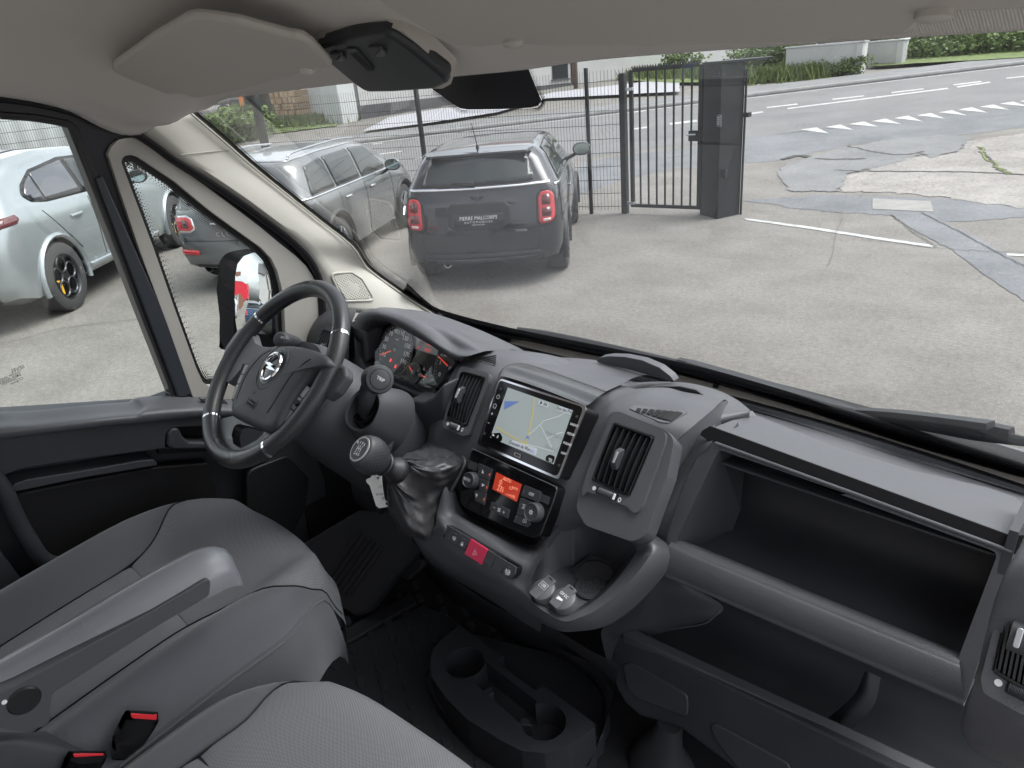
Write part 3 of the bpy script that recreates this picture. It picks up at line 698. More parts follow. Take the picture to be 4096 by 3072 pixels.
loft('rear_ledge', [[p + Vector((0, .01, -.06)) for p in ats('V', list(zip(VX, VY))[1:], S_=WSB, off=.015)], ats('V', list(zip(VX, VY))[1:], S_=WSB, off=.015), ledge(5, 1.447), ledge(8, 1.452), ledge(13, 1.450), ledge(15, 1.444), ledge(19, 1.452), ledge(24, 1.480), ledge(29, 1.482), ledge(33, 1.474), ledge(42, 1.49), ledge(56, 1.54), ledge(75, 1.56)], M['dash'], 60, 80, dash, ang=80)
# closing wall under the top shelf (dark interior of the dashboard)
slab('dash_core', [(-1.62, 1.04, 1.42), (.10, 1.04, 1.42), (.10, 1.04, 1.0), (-1.62, 1.04, 1.0)], .24, M['black'], dash, toward=(0, -1, 0))

# ---- instrument hood
hr = [ats('L', [(505, 372), (565, 292), (680, 246), (850, 304), (1050, 418), (1300, 562), (1500, 700), (1640, 744)], Y=.882),
      ats('L', [(440, 362), (500, 262), (650, 222), (850, 280), (1070, 402), (1320, 552), (1530, 690), (1690, 700)], Y=.868),
      ats('L', [(362, 312), (415, 205), (590, 150), (870, 225), (1120, 362), (1400, 555), (1600, 660), (1770, 664)], Y=.868),
      ats('L', [(368, 250), (440, 140), (640, 108), (960, 175), (1280, 350), (1560, 560), (1720, 610), (1880, 632)], Y=.890),
      ats('E', [(350, 275), (400, 232), (480, 213), (640, 240), (900, 330), (1070, 418), (1180, 480)], Y=.92),
      ats('E', [(440, 225), (510, 213), (600, 218), (760, 245), (1000, 330), (1150, 405), (1290, 476)], Y=1.02),
      ats('E', [(520, 215), (600, 216), (700, 226), (860, 248), (1080, 325), (1230, 395), (1385, 480)], Y=1.11),
      [(-1.56, 1.20, 1.53), (-1.46, 1.22, 1.545), (-1.38, 1.22, 1.55), (-1.3, 1.22, 1.55), (-1.22, 1.22, 1.545), (-1.14, 1.2, 1.54), (-1.05, 1.17, 1.54)]]
loft('instrument_hood', hr, M['dash'], 48, 44, dash, ang=80)
# binnacle walls and lower lip
bw = ats('L', [(505, 372), (565, 292), (680, 246), (850, 304), (1050, 418), (1300, 562), (1560, 730), (1450, 900), (1330, 1060), (1200, 1090), (900, 960), (600, 850), (500, 700), (490, 500)], Y=.882)
bwb = ats('L', [(640, 400), (700, 320), (800, 290), (900, 320), (1060, 420), (1300, 562), (1600, 745), (1500, 900), (1330, 1040), (1250, 1020), (960, 890), (720, 780), (650, 650), (620, 500)], P=pl(PI, .002))
grid('binnacle', [cr_pts(bw, 60, True), cr_pts([a.lerp(b, .5) + Vector((0, .004, 0)) for a, b in zip(bw, bwb)], 60, True), cr_pts(bwb, 60, True)], M['dash_low'], dash, True, ang=70)
clu = slab('instrument_cluster', ats('L', [(560, 250), (900, 250), (1650, 700), (1650, 950), (1330, 1090), (900, 950), (560, 800)], P=pl(PI, -.001)), .01, M['gloss'], dash)
upI = UPV(PI)
def disc(name, c, r, P, m, par, th=.001, n=32, hole=None, sx=1):
    nrm = Vector(P[0]).normalized(); nrm = nrm if nrm.y < 0 else -nrm
    B = basis(nrm, (1, 0, 0))
    o_ = [c + B @ Vector((r * sx * math.cos(2 * math.pi * k / n), r * math.sin(2 * math.pi * k / n), 0)) for k in range(n)]
    h_ = [[c + B @ Vector((hole * sx * math.cos(2 * math.pi * k / n), hole * math.sin(2 * math.pi * k / n), 0)) for k in range(n)]] if hole else None
    return slab(name, o_, th, m, par, holes=h_, front=th)
def dial(c, r, start, end, labels, needle, ticks, face=True, nl=None, hub=.006):
    nrm = Vector(PI[0]).normalized(); X_ = Vector((1, 0, 0)); 
    if face: 
        disc('dial_face', c, r, PI, M['dialface'], clu); disc('dial_ring', c + nrm * .001, r, PI, M['dialrim'], clu, hole=r * .95)
    def dirv(a): return X_ * math.cos(math.radians(a)) + upI * math.sin(math.radians(a))
    tk = []
    for k in range(ticks + 1):
        a = start + (end - start) * k / ticks; tk.append([c + dirv(a) * r * .84, c + dirv(a) * r * (.92 if k % 2 == 0 else .88)])
    strips('tick_marks', tk, .0007, .0002, nrm, M['dialprint'], clu, .0022)
    for s, a in labels: text('numeral', s, c + dirv(a) * r * .68 + nrm * .0022, X_, upI, r * .24 if nl is None else nl, M['dialprint'], clu)
    strips('needle', [[c + dirv(needle) * r * .2, c + dirv(needle) * r * .86]], .0018, .0008, nrm, M['red_needle'], clu, .004)
    lathe('needle_hub', [(0, .006), (hub * .8, .0055), (hub, .003), (hub, .001)], c, nrm, M['print_grey'], clu, n=16)
M['dialface'] = mat('dial_face', (.016, .017, .019), .5); M['dialrim'] = mat('dial_rim', (.09, .09, .095), .5); M['dialprint'] = mat('dial_print', (.45, .45, .46), .5, emit=((1, .9, .85), .06))
sc_ = at('L', 855, 600, P=pl(PI, .002))
dial(sc_, .062, 215, -35, [(s, 208 - i * 26.5) for i, s in enumerate(['10', '30', '50', '70', '90', '110', '130', '150', '170', '190'])], 205, 36)
text('unit_label', 'km/h', sc_ + upI * .024 + Vector(PI[0]) * .0022, (1, 0, 0), upI, .006, M['dialprint'], clu)
dial(at('L', 1530, 830, P=pl(PI, .002)), .055, 215, -35, [('0', 212), ('1', 172), ('2', 135), ('3', 100), ('4', 62)], 158, 28)
dial(at('L', 1075, 880, P=pl(PI, .002)), .024, 150, 40, [('F', 28)], 145, 4, nl=.008, hub=.005)
dial(at('L', 1160, 905, P=pl(PI, .002)), .024, 70, -40, [('H', 62), ('C', -28)], -2, 4, face=False, nl=.008, hub=.005)
dd = slab('trip_display', ats('L', [(1112, 430), (1365, 590), (1345, 670), (1088, 592)], P=pl(PI, .003)), .002, mat('lcd_grey', (.10, .10, .105), .3, emit=((.5, .5, .52), .05)), clu)
for s, x, y, z_ in (('STOP', 1260, 540, .0075), ('36211', 1240, 605, .010), ('16°', 1125, 572, .008), ('10:25', 1185, 480, .008)):
    text('readout', s, at('L', x, y, P=pl(PI, .0036)), (1, 0, 0), upI, z_, M['red_needle'], dd)
for x, y, s in ((790, 730, 'o'), (848, 805, 'A')):
    c = at('L', x, y, P=pl(PI, .006)); strips('warning_lamp', [[c - upI * .003, c + upI * .004, c + upI * .002 + Vector((.002, 0, 0))], [c + Vector((-.0025, 0, -.001)), c + Vector((.0025, 0, .0005))]], .0016, .0003, PI[0], M['redlamp'], clu)
slab('cluster_side', rnd(ats('L', [(235, 290), (345, 320), (500, 372), (520, 500), (540, 720), (400, 800), (235, 780)], Y=.874), .01, 3), .05, M['dash_smooth'], dash, toward=(0, -1, .2), bev=.004)
slab('cluster_lens', ats('L', [(600, 270), (900, 265), (1640, 720), (1500, 930), (1330, 1060), (900, 930), (600, 800)], P=pl(PI, .014)), .001, M['lens'], clu)

# ---- driver-side face below the cluster, running into the centre tower
fr = [ats('L', [(300, 770), (480, 640), (505, 700), (620, 860), (900, 975), (1200, 1095), (1330, 1065)], Y=.88),
      ats('L', [(240, 1000), (420, 830), (560, 860), (700, 900), (900, 1040), (1130, 1120), (1260, 1140)], Y=.855)]
loft('cluster_sill', [[p for p in ats('L', [(480, 560), (500, 700), (620, 850), (900, 965), (1200, 1085), (1335, 1062), (1440, 920)], Y=.884)],
                      ats('L', [(380, 480), (400, 720), (560, 900), (800, 1000), (1040, 1110), (1180, 1160), (1270, 1160)], Y=.862),
                      ats('L', [(330, 400), (330, 760), (480, 960), (760, 1130), (960, 1190), (1010, 1200), (1180, 1225)], Y=.875)], M['dash_smooth'], 40, 14, dash, ang=70)
# ---- centre tower: two vent columns and the mount of the screen
tp = [(1.10, 1.585), (1.06, 1.625), (1.0, 1.652), (.94, 1.664), (.885, 1.655), (.857, 1.636), (.826, 1.602), (.790, 1.560), (.764, 1.520), (.752, 1.490), (.755, 1.45), (.77, 1.40), (.80, 1.33)]
xl = [-.90, -.93, -.985, -1.035, -1.062, -1.066, -1.066, -1.066, -1.062, -1.055, -1.04, -1.02, -1.0]
xr = [-.56, -.55, -.53, -.515, -.520, -.532, -.54, -.54, -.545, -.55, -.56, -.56, -.56]
rows = []
for (y, z), a, b in zip(tp, xl, xr):
    r = []
    for k in range(13):
        x = a + (b - a) * k / 12; e = min(k, 12 - k); rec = .075 * ss(-.70, -.64, x) * ss(1.505, 1.46, z) if z < 1.505 else 0
        r.append(Vector((x, y + rec + (.020 if e == 0 else .006 if e == 1 else 0), z - (.006 if e == 0 else 0) - (.022 * math.exp(-((x - XC) / .115) ** 6) if z > 1.56 and y > .8 else 0))))
    rows.append(r)
twall = [rows[k][12] for k in range(7)]
grid('tower_edge', [twall, [p + Vector((.003, .004, -.03)) for p in twall], [p + Vector((.004, .02, -.09)) for p in twall]], M['dash'], dash, ang=80)
tower = loft('centre_tower', rows, M['dash'], 60, 50, dash, ang=70)

def vent(name, cs, P, nsl, knob, wheel, w, lblx=None, par=dash, slmat=None):
    """air vent: opening corners cs (tl,tr,br,bl) on plane P; vertical slats; knob; thumb wheel"""
    n = Vector(P[0]).normalized(); n = n if n.y < 0 else -n
    tl, tr, br, bl = cs
    o = slab(name, rnd([tl + n * .004, tr + n * .004, br + n * .004, bl + n * .004], .006, 3), .004, M['gloss'], par, holes=[rnd([p.lerp(sum(cs, Vector()) / 4, .06) + n * .004 for p in cs], .004, 3)], bev=.001)
    slab('vent_back', [p - n * .045 for p in cs], .004, M['black'], o)
    for a, b in ((tl, tr), (tr, br), (br, bl), (bl, tl)):
        slab('vent_wall', [a, b, b - n * .045, a - n * .045], .002, M['black'], o, toward=sum(cs, Vector()) / 4 - (a + b) / 2)
    for i in range(1, nsl + 1):
        f = (i - .1) / (nsl + .8); a = tl.lerp(tr, f); b = bl.lerp(br, f); ns = 8; rows = []
        for k in range(ns + 1):
            p = a.lerp(b, k / ns) + n * (.006 * math.sin(math.pi * k / ns) + .001); d = Vector((.0011, 0, 0)); s_ = Vector((.0035, 0, 0))
            rows.append([p - d, p + d, p + d - n * .024 + s_, p - d - n * .024 + s_])
        grid('slat', rows, M['slat'], o, True, cap=True, ang=40)
    for i in range(4):           # horizontal blades behind
        f = (i + .7) / 4.4; a = tl.lerp(bl, f) - n * .03; b = tr.lerp(br, f) - n * .03
        u = UPV(P) * .004 - n * .006; grid('rear_blade', [[a - u, b - u], [a + u, b + u]], M['slat'], o, th=.0012)
    k0 = knob; u = UPV(P)
    kn = tube('vent_knob', [k0 - u * .012 + n * .006, k0 - u * .008 + n * .013, k0 + u * .008 + n * .013, k0 + u * .012 + n * .006], .0085 * w, M['dash_smooth'], o, n=8, sec=[(-.5, .9), (.6, .8), (.6, -.8), (-.5, -.9)])
    slab('knob_insert', rnd([k0 + n * .020 - u * .010 - Vector((.003, 0, 0)), k0 + n * .020 - u * .010 + Vector((.0025, 0, 0)), k0 + n * .020 + u * .010 + Vector((.0025, 0, 0)), k0 + n * .020 + u * .010 - Vector((.003, 0, 0))], .002, 2), .006, M['satin'], kn, bev=.0008)
    if wheel:
        a, b, dot, ring_ = wheel
        slab('wheel_slot', rnd([a + u * .006, b + u * .006, b - u * .006, a - u * .006], .003, 3), .002, M['black'], o, front=.0012)
        X_ = (b - a).normalized(); ln = (b - a).length; rows = []
        for k in range(26):
            rr = .0062 + (.0009 if k % 2 else 0); c = a + X_ * (ln * (.1 + .72 * k / 25)) - n * .001
            rows.append([c + u * rr * math.cos(t) + n * rr * math.sin(t) for t in [2 * math.pi * q / 12 for q in range(12)]])
        tw = grid('thumb_wheel', rows, M['dash_smooth'], o, True, cap=True, ang=25)
        c = a + X_ * ln * .88; slab('wheel_mark', [c - u * .005 - X_ * .0014, c - u * .005 + X_ * .0014, c + u * .005 + X_ * .0014, c + u * .005 - X_ * .0014], .003, M['white'], tw, front=.005)
        disc('open_mark', dot, .0035, P, M['white'], o, .0004, 16); disc('closed_mark', ring_, .0040, P, M['white'], o, .0004, 18, hole=.0024, sx=.7)
    return o
def surround(out_px, w, P, openings, m=None, th=.02, r=.012):
    return slab('vent_surround', rnd(ats(w, out_px, P=P), r, 4), th, m or M['dash'], dash, holes=openings, bev=.004, seg=3)
# right centre vent
PVr = pl(PV, .007)
cs = ats('J', [(1468, 712), (1796, 828), (1588, 1318), (1288, 1182)], P=PVr)
surround([(1440, 655), (1490, 640), (1900, 790), (1880, 900), (1700, 1400), (1640, 1470), (1570, 1400), (1235, 1275), (1205, 1320), (1195, 1270), (1250, 1090)], 'J', PVr, [rnd(cs, .004, 2)])
surround_l = [(1195, 1275), (1240, 1255), (1580, 1390), (1700, 1405), (1650, 1590), (1560, 1600), (1240, 1440), (1200, 1350)]
slab('vent_base', rnd(ats('J', [(1430, 625), (1500, 612), (1900, 770), (1965, 850), (1905, 1150), (1720, 1650), (1610, 1692), (1230, 1560), (1150, 1420), (1180, 1250), (1290, 950)], P=pl(PV, .001)), .022, 5), .035, M['dash'], dash, bev=.009, seg=4, holes=[rnd([p - Vector((0, -.0045, .004)) for p in cs], .004, 2)])
vr = vent('air_vent', cs, PVr, 6, at('J', 1520, 1020, P=PVr), (at('J', 1322, 1262, P=PVr), at('J', 1495, 1332, P=PVr), at('J', 1300, 1250, P=PVr), at('J', 1510, 1347, P=PVr)), 1.0)
# left centre vent
PVl = pl(PV, .008)
cs = ats('J', [(205, 285), (395, 335), (243, 735), (80, 668)], P=PVl)
surround([(180, 250), (215, 235), (430, 300), (420, 370), (260, 810), (200, 815), (50, 750), (45, 700), (70, 600)], 'J', PVl, [rnd(cs, .003, 2)], r=.008)
vent('air_vent', cs, PVl, 6, at('J', 215, 490, P=PVl), (at('J', 100, 722, P=PVl), at('J', 195, 758, P=PVl), at('J', 86, 716, P=PVl), at('J', 205, 765, P=PVl)), .9)

# demister grilles on the tower top
tb = bvh_of(tower)
def top_grille(w, outline, slots, P=None):
    pts = [hitpt(tb, w, x, y, .0022)[0] for x, y in outline]
    if any(p is None for p in pts): return
    g = slab('demister_grille', rnd(pts, .004, 2), .002, M['trimgrey'], dash)
    for q in slots:
        qq = [hitpt(tb, w, x, y, .0030)[0] for x, y in q]
        if all(p is not None for p in qq): slab('grille_slot', qq, .0005, M['black'], g)
top_grille('F', [(20, 740), (60, 722), (355, 762), (240, 822), (190, 815)], [[(70 + i * 36, 742 + i * 3), (92 + i * 38, 745 + i * 4), (84 + i * 29, 762 + i * 8.5), (62 + i * 28, 757 + i * 8)] for i in range(7)])
top_grille('J', [(300, 190), (400, 150), (490, 140), (505, 185), (480, 240)], [[(332 + i * 30, 184 + i * 9 ), (488, 152 + i * 18), (489, 160 + i * 18), (342 + i * 30, 190 + i * 9)] for i in range(5)])

# ---- dash top in the middle: pad with lid line and document clip, oval recess
padb = [ats('J', [(500, 330), (560, 300), (800, 370), (1060, 465), (1260, 560), (1300, 600)], Y=.86),
        ats('J', [(560, 240), (640, 222), (860, 290), (1130, 385), (1350, 455), (1420, 490)], Y=.90)]
loft('screen_hood', [ats('J', [(500, 345), (545, 322), (800, 400), (1060, 500), (1225, 568)], P=pl(PS, .012)),
                     ats('J', [(505, 310), (560, 282), (810, 362), (1085, 465), (1265, 548)], Y=.862),
                     ats('J', [(540, 262), (600, 232), (830, 305), (1110, 405), (1330, 492)], Y=.885),
                     ats('J', [(600, 232), (660, 215), (860, 270), (1140, 365), (1385, 458)], Y=.915),
                     ats('J', [(640, 228), (700, 212), (880, 266), (1150, 360), (1400, 450)], Y=.93)], M['glosstop'] if 'glosstop' in M else mat('satin_black_hood', (.03, .031, .034), .22, spec=.6), 36, 20, dash, ang=80)
loft('dash_pad', [ats('J', [(640, 226), (700, 210), (880, 262), (1150, 356), (1400, 446)], Y=.935),
                  ats('J', [(700, 205), (780, 192), (950, 235), (1200, 320), (1500, 400)], Y=.99),
                  ats('J', [(760, 185), (860, 176), (1050, 195), (1300, 240), (1640, 330)], Y=1.09),
                  ats('J', [(800, 165), (900, 160), (1150, 172), (1420, 205), (1800, 300)], Y=1.17)], M['dash'], 36, 20, dash, ang=80)
cl = ats('J', [(1318, 185), (1350, 165), (1420, 155), (1550, 160), (1700, 190), (1840, 250), (1930, 320), (1965, 368), (1940, 372), (1880, 350), (1600, 270), (1400, 225), (1325, 205)], Y=1.13)
slab('document_clip', rnd(cl, .006, 2), .02, M['dash'], dash, toward=(0, -1, .5), bev=.005, seg=3)
ov = ats('F', [(130, 618), (180, 612), (300, 610), (440, 640), (450, 700), (400, 700), (240, 672)], Z=1.645)
tr4 = [at('F', x, y, Y=yy) for x, y, yy in ((0, 715, 1.0), (100, 702, 1.0), (240, 726, .995), (340, 765, .985), (436, 802, .98), (560, 782, 1.02), (688, 756, 1.06))]
loft('tray_rim', [ats('F', [(0, 600), (100, 592), (230, 590), (370, 600), (520, 640), (620, 690), (690, 745)], Y=1.19),
                  ats('F', [(40, 645), (130, 615), (240, 606), (360, 618), (480, 650), (580, 695), (691, 748)], Y=1.12),
                  [at('F', x, y, Y=yy) for x, y, yy in ((30, 690, 1.05), (120, 655, 1.05), (250, 676, 1.045), (360, 700, 1.04), (460, 722, 1.04), (580, 735, 1.06), (692, 752, 1.08))], tr4, [p + Vector((.0, .006, -.03)) for p in tr4], [p + Vector((.0, .03, -.08)) for p in tr4]], M['dash'], 40, 30, dash, ang=50)
slab('tray_recess', rnd(ats('F', [(128, 622), (190, 612), (310, 612), (400, 632), (445, 665), (460, 708), (400, 700), (240, 674)], Y=1.042), .012, 3), .004, M['dash_low'], dash, front=.004)

# ---- touch screen unit
scr = slab('touch_screen_unit', rnd(ats('J', [(505, 335), (1232, 572), (1010, 1172), (335, 885)], P=pl(PS, .012)), .010, 4), .05, M['gloss'], dash, bev=.002)
slab('chrome_edge', rnd(ats('J', [(500, 375), (525, 340), (1226, 568), (1228, 600), (1002, 1170), (985, 1172), (332, 888), (334, 860)], P=pl(PS, .0135)), .008, 3), .003, M['chrome'], scr,
     holes=[rnd(ats('J', [(512, 352), (1212, 580), (994, 1156), (345, 872)], P=pl(PS, .0135)), .009, 4)])
PM = pl(PS, .0135); upS = UPV(PS); nS = Vector(PS[0])
LCD = mat('lcd_map', (.12, .13, .13), .25, emit=((.62, .72, .72), .13))
def em(name, c, e, r=.4): return mat(name, tuple(v * .35 for v in c), r, emit=(c, e * .30))
MY, MW_, MB, MG, MK = em('map_yellow', (.62, .52, .16), .62), em('map_white', (.72, .76, .76), .62), em('map_blue', (.16, .25, .58), .6), em('map_label', (.62, .66, .72), .6), em('map_dark', (.02, .022, .03), .1)
disp = slab('map_display', ats('J', [(586, 415), (1122, 604), (962, 1052), (440, 830)], P=PM), .0015, LCD, scr, front=.001)
def q(pts, w='J', off=.0150): return ats(w, pts, P=pl(PS, off))
strips('map_road', [q([(800, 505), (790, 640), (752, 800), (735, 888)]), q([(490, 745), (560, 790), (640, 835), (735, 885)])], .0022, .0002, nS, MY, disp)
strips('map_lane', [q([(735, 885), (820, 905), (960, 945)]), q([(752, 806), (800, 770), (850, 722), (880, 690), (1000, 655), (1060, 625)]), q([(850, 725), (900, 820), (960, 935)]), q([(912, 836), (1000, 795), (1040, 785)])], .0010, .0002, nS, MW_, disp, -.0004)
slab('map_lake', q([(556, 528), (680, 530), (550, 600)]), .0003, MB, disp)
slab('position_arrow', q([(749, 812), (765, 845), (748, 836), (728, 838)], off=.0156), .0003, MB, disp)
def plate(pts, m, s, tx, ty, size, tm, sx=1):
    p_ = slab('map_label', rnd(q(pts, off=.0154), .002, 2), .0004, m, disp); text('map_lettering', s, at('J', tx, ty, P=pl(PS, .0158)), (1, 0, 0), upS, size, tm, p_, sx=sx); return p_
plate([(990, 562), (1120, 604), (1108, 642), (985, 602)], MG, 'Rue des Pré', 1052, 601, .0088, MK, .78)
plate([(842, 518), (922, 545), (912, 582), (836, 555)], MG, '▶ 306', 880, 550, .0078, MK, .8)
lb = plate([(614, 848), (828, 920), (815, 980), (603, 893)], MG, 'Chaussée de Wavre', 690, 902, .0088, MK, .78)
slab('road_badge', q([(768, 925), (804, 937), (799, 958), (764, 945)], off=.0160), .0003, MB, lb); text('badge_lettering', 'N268', at('J', 784, 941, P=pl(PS, .0164)), (1, 0, 0), upS, .0052, MW_, lb, sx=.8)
for s, x, y in (('Petite Rue du', 968, 808), ('Rue des C', 948, 918)): text('map_lettering', s, at('J', x, y, P=pl(PS, .0154)), (1, 0, 0), upS, .0088, em('map_grey_text', (.36, .39, .40), .4), disp, sx=.78)
slab('menu_tab', rnd(q([(893, 1020), (900, 985), (930, 970), (975, 985), (958, 1048)], off=.0156), .004, 2), .0005, M['gloss'], disp)
strips('menu_bars', [q([(924, 1001 + 11 * i), (950, 1011 + 11 * i)], off=.0164) for i in range(3)], .0010, .0002, nS, M['white'], disp)
slab('speed_tab', rnd(q([(445, 795), (520, 790), (538, 830), (528, 868), (440, 830)], off=.0156), .004, 2), .0005, M['gloss'], disp)
text('speed_readout', '0', at('J', 499, 824, P=pl(PS, .0164)), (1, 0, 0), upS, .008, M['white'], disp)
slab('heading_arrow', q([(463, 797), (475, 820), (462, 815), (449, 813)], off=.0164), .0002, M['white'], disp)
for s, x, y in (('RADIO', 1131, 726), ('MEDIA', 1103, 803), ('PHONE', 1075, 883), ('NAV', 1045, 962)): text('key_label', s, at('J', x, y, P=pl(PS, .0140)), (1, 0, 0), upS, .0064, M['white'], scr, sx=.8)
for s, x, y in (('+', 451, 634), ('–', 425, 706)): text('key_label', s, at('J', x, y, P=pl(PS, .0140)), (1, 0, 0), upS, .010, M['white'], scr)
c = at('J', 476, 568, P=pl(PS, .0140)); X1 = Vector((1, 0, 0))
strips('home_symbol', [[c - X1 * .0045 + upS * .0005, c + upS * .0045, c + X1 * .0045 + upS * .0005], [c - X1 * .003, c - X1 * .003 - upS * .004, c + X1 * .003 - upS * .004, c + X1 * .003]], .0006, .0001, nS, M['white'], scr)
c = at('J', 504, 492, P=pl(PS, .0140))
strips('power_symbol', [[c + (X1 * math.sin(a) + upS * math.cos(a)) * .0038 for a in [.6 + (2 * math.pi - 1.2) * k / 12 for k in range(13)]], [c + upS * .001, c + upS * .0052]], .0006, .0001, nS, M['white'], scr)
for x, y in ((526, 428), (1157, 656), (1009, 1061), (390, 796)): disc('screw', at('J', x, y, P=pl(PS, .0132)), .0028, PS, M['dash_smooth'], scr, .0006, 12)
slab('usb_socket', q([(640, 952), (692, 972), (684, 1000), (634, 978)], off=.0140), .0006, M['satin'], scr, holes=[q([(645, 958), (686, 975), (680, 994), (640, 976)], off=.0140)])

# ---- climate panel
cp = slab('climate_panel', rnd(ats('J', [(286, 918), (1000, 1245), (960, 1370), (850, 1655), (780, 1665), (250, 1430), (185, 1380), (200, 1200)], P=pl(PC, .006)), .010, 4), .03, M['gloss'], dash, bev=.002)
strips('chrome_line', [ats('J', [(290, 921), (640, 1080), (996, 1243)], P=pl(PC, .0065))], .0010, .0003, PC[0], M['satin'], cp)
def qc(pts, off=.0070, w='J'): return ats(w, pts, P=pl(PC, off))
upC = UPV(PC)
btn = M['dash_smooth']
def key(pts, s=None, tx=0, ty=0, size=.008, m=btn, led=None, tm=None, w='J', name='button'):
    k_ = slab(name, rnd(qc(pts, .0088, w), .002, 2), .004, m, cp, bev=.0006)
    if s: text('key_label', s, at(w, tx, ty, P=pl(PC, .0092)), (1, 0, 0), upC, size, tm or M['white'], k_, sx=.85)
    if led: slab('indicator', qc(led[0], .0093), .0003, led[1], k_)
    return k_
rl = em('led_red', (.75, .12, .07), .6); dl = M['trimgrey']
def arrow(k_, pts): slab('arrow_mark', qc(pts, .0093), .0003, M['white'], k_)
k_ = key([(338, 1042), (455, 1092), (428, 1186), (330, 1145)], led=([(428, 1126), (438, 1130), (434, 1150), (424, 1146)], rl)); arrow(k_, [(375, 1096), (382, 1130), (364, 1124)])
k_ = key([(330, 1150), (427, 1190), (402, 1290), (340, 1262), (350, 1200)], led=([(405, 1230), (415, 1234), (410, 1256), (400, 1252)], rl)); arrow(k_, [(370, 1210), (392, 1226), (366, 1238)])
k_ = key([(300, 1268), (340, 1266), (402, 1294), (385, 1392), (310, 1350)], led=([(382, 1330), (392, 1334), (386, 1356), (377, 1352)], rl)); arrow(k_, [(316, 1294), (334, 1302), (320, 1328)])
key([(720, 1222), (860, 1282), (838, 1372), (690, 1310)], 'OFF', 778, 1302, .0080, led=([(712, 1262), (720, 1266), (714, 1290), (706, 1286)], dl))
k_ = key([(688, 1326), (790, 1370), (762, 1420), (750, 1500), (655, 1465)], 'MAX', 715, 1418, .0050, led=([(684, 1372), (692, 1375), (685, 1402), (677, 1399)], dl))
strips('screen_symbol', [qc([(707, 1380), (735, 1392), (730, 1404), (712, 1398), (707, 1380)], .0092), qc([(714, 1386), (714, 1408)], .0092), qc([(722, 1388), (720, 1410)], .0092)], .0006, .0001, PC[0], M['white'], k_)
k_ = key([(652, 1468), (752, 1506), (775, 1550), (740, 1575), (625, 1530)], led=([(655, 1470), (661, 1473), (654, 1498), (646, 1494)], dl))
strips('vehicle_symbol', [qc([(706, 1520), (716, 1506), (736, 1512), (736, 1534), (710, 1534), (706, 1520)], .0092), qc([(718, 1518), (728, 1520), (726, 1528), (716, 1526)], .0092)], .0008, .0001, PC[0], M['white'], k_)
k_ = key([(445, 1360), (597, 1428), (582, 1502), (427, 1428)]); text('key_label', '–', at('J', 470, 1408, P=pl(PC, .0092)), (1, 0, 0), upC, .011, M['white'], k_); text('key_label', '+', at('J', 548, 1452, P=pl(PC, .0092)), (1, 0, 0), upC, .011, M['white'], k_)
c = at('J', 510, 1430, P=pl(PC, .0093))
for k in range(4):
    a = math.pi / 4 + k * math.pi / 2; d_ = X1 * math.cos(a) + upC * math.sin(a); e_ = X1 * -math.sin(a) + upC * math.cos(a); slab('fan_symbol', [c, c + d_ * .003 + e_ * .0022, c + d_ * .0046, c + d_ * .003 - e_ * .0006], .0002, M['white'], k_)
for (x, y, r, s) in ((295, 1185, .0150, 'AUTO'), (815, 1450, .0165, '')):
    c = at('J', x, y, P=pl(PC, .008)); nC = Vector(PC[0])
    kb = lathe('rotary_knob', [(0, .013), (r * .80, .013), (r * .86, .0145), (r * .93, .014), (r, .011), (r * 1.03, .0), (r * 1.03, -.002)], c, nC, M['dash_smooth'], cp, n=36)
    rows_ = strips('knurling', [[c + (X1 * math.cos(t) + upC * math.sin(t)) * r * 1.03 + nC * .001, c + (X1 * math.cos(t) + upC * math.sin(t)) * r * 1.01 + nC * .010] for t in [2 * math.pi * k / 40 for k in range(40)]], .0008, .0006, nC, M['black'], kb)
    cf = c + nC * .0134
    if s: text('key_label', s, cf + X1 * -.004, (1, 0, 0), upC, .0075, M['white'], kb, sx=.9)
    else: strips('snowflake', [[cf + (X1 * math.cos(t) + upC * math.sin(t)) * .0012, cf + (X1 * math.cos(t) + upC * math.sin(t)) * .0045] for t in [math.pi / 6 + math.pi * k / 3 for k in range(6)]] + [[cf + (X1 * math.cos(t) + upC * math.sin(t)) * .0030 for t in [math.pi / 3 * k for k in range(7)]]], .0008, .0002, nC, M['white'], kb)
for base_, n_ in (((262, 1018), 7), ((862, 1296), 7)):
    for i in range(n_):
        x, y = base_; x -= i * 2.2; y += i * 9; slab('louvre', qc([(x, y), (x + 72, y + 32), (x + 71, y + 36), (x - 1, y + 4)], .0072), .0006, M['trimgrey'], cp)
RL = mat('lcd_red', (.25, .02, .01), .3, emit=((1, .10, .045), .11)); RT = em('lcd_red_digits', (1.0, .36, .22), 1.1)
ld = slab('climate_display', qc([(488, 1118), (697, 1218), (655, 1362), (455, 1258)], .0078), .001, RL, cp)
def lt(s, x, y, size, sx=.8): text('readout', s, at('J', x, y, P=pl(PC, .0084)), (1, 0, 0), upC, size, RT, ld, sx=sx)
lt('AUTO', 577, 1183, .0085, .85); lt('23', 514, 1252, .0140, .8); lt('°C', 542, 1252, .0055); lt('.0', 537, 1274, .0075); lt('AUTO', 640, 1252, .0062)
cf = at('J', 524, 1202, P=pl(PC, .0084))
strips('snowflake', [[cf + (X1 * math.cos(t) + upC * math.sin(t)) * .0036 for t in [math.pi / 3 * k for k in range(7)]], [cf + upC * .006, cf - upC * .006]], .0007, .0001, PC[0], RT, ld)
strips('airflow_symbol', [qc([(612, 1240), (600, 1238), (596, 1250), (606, 1260), (622, 1258)], .0084)], .0008, .0001, PC[0], RT, ld)
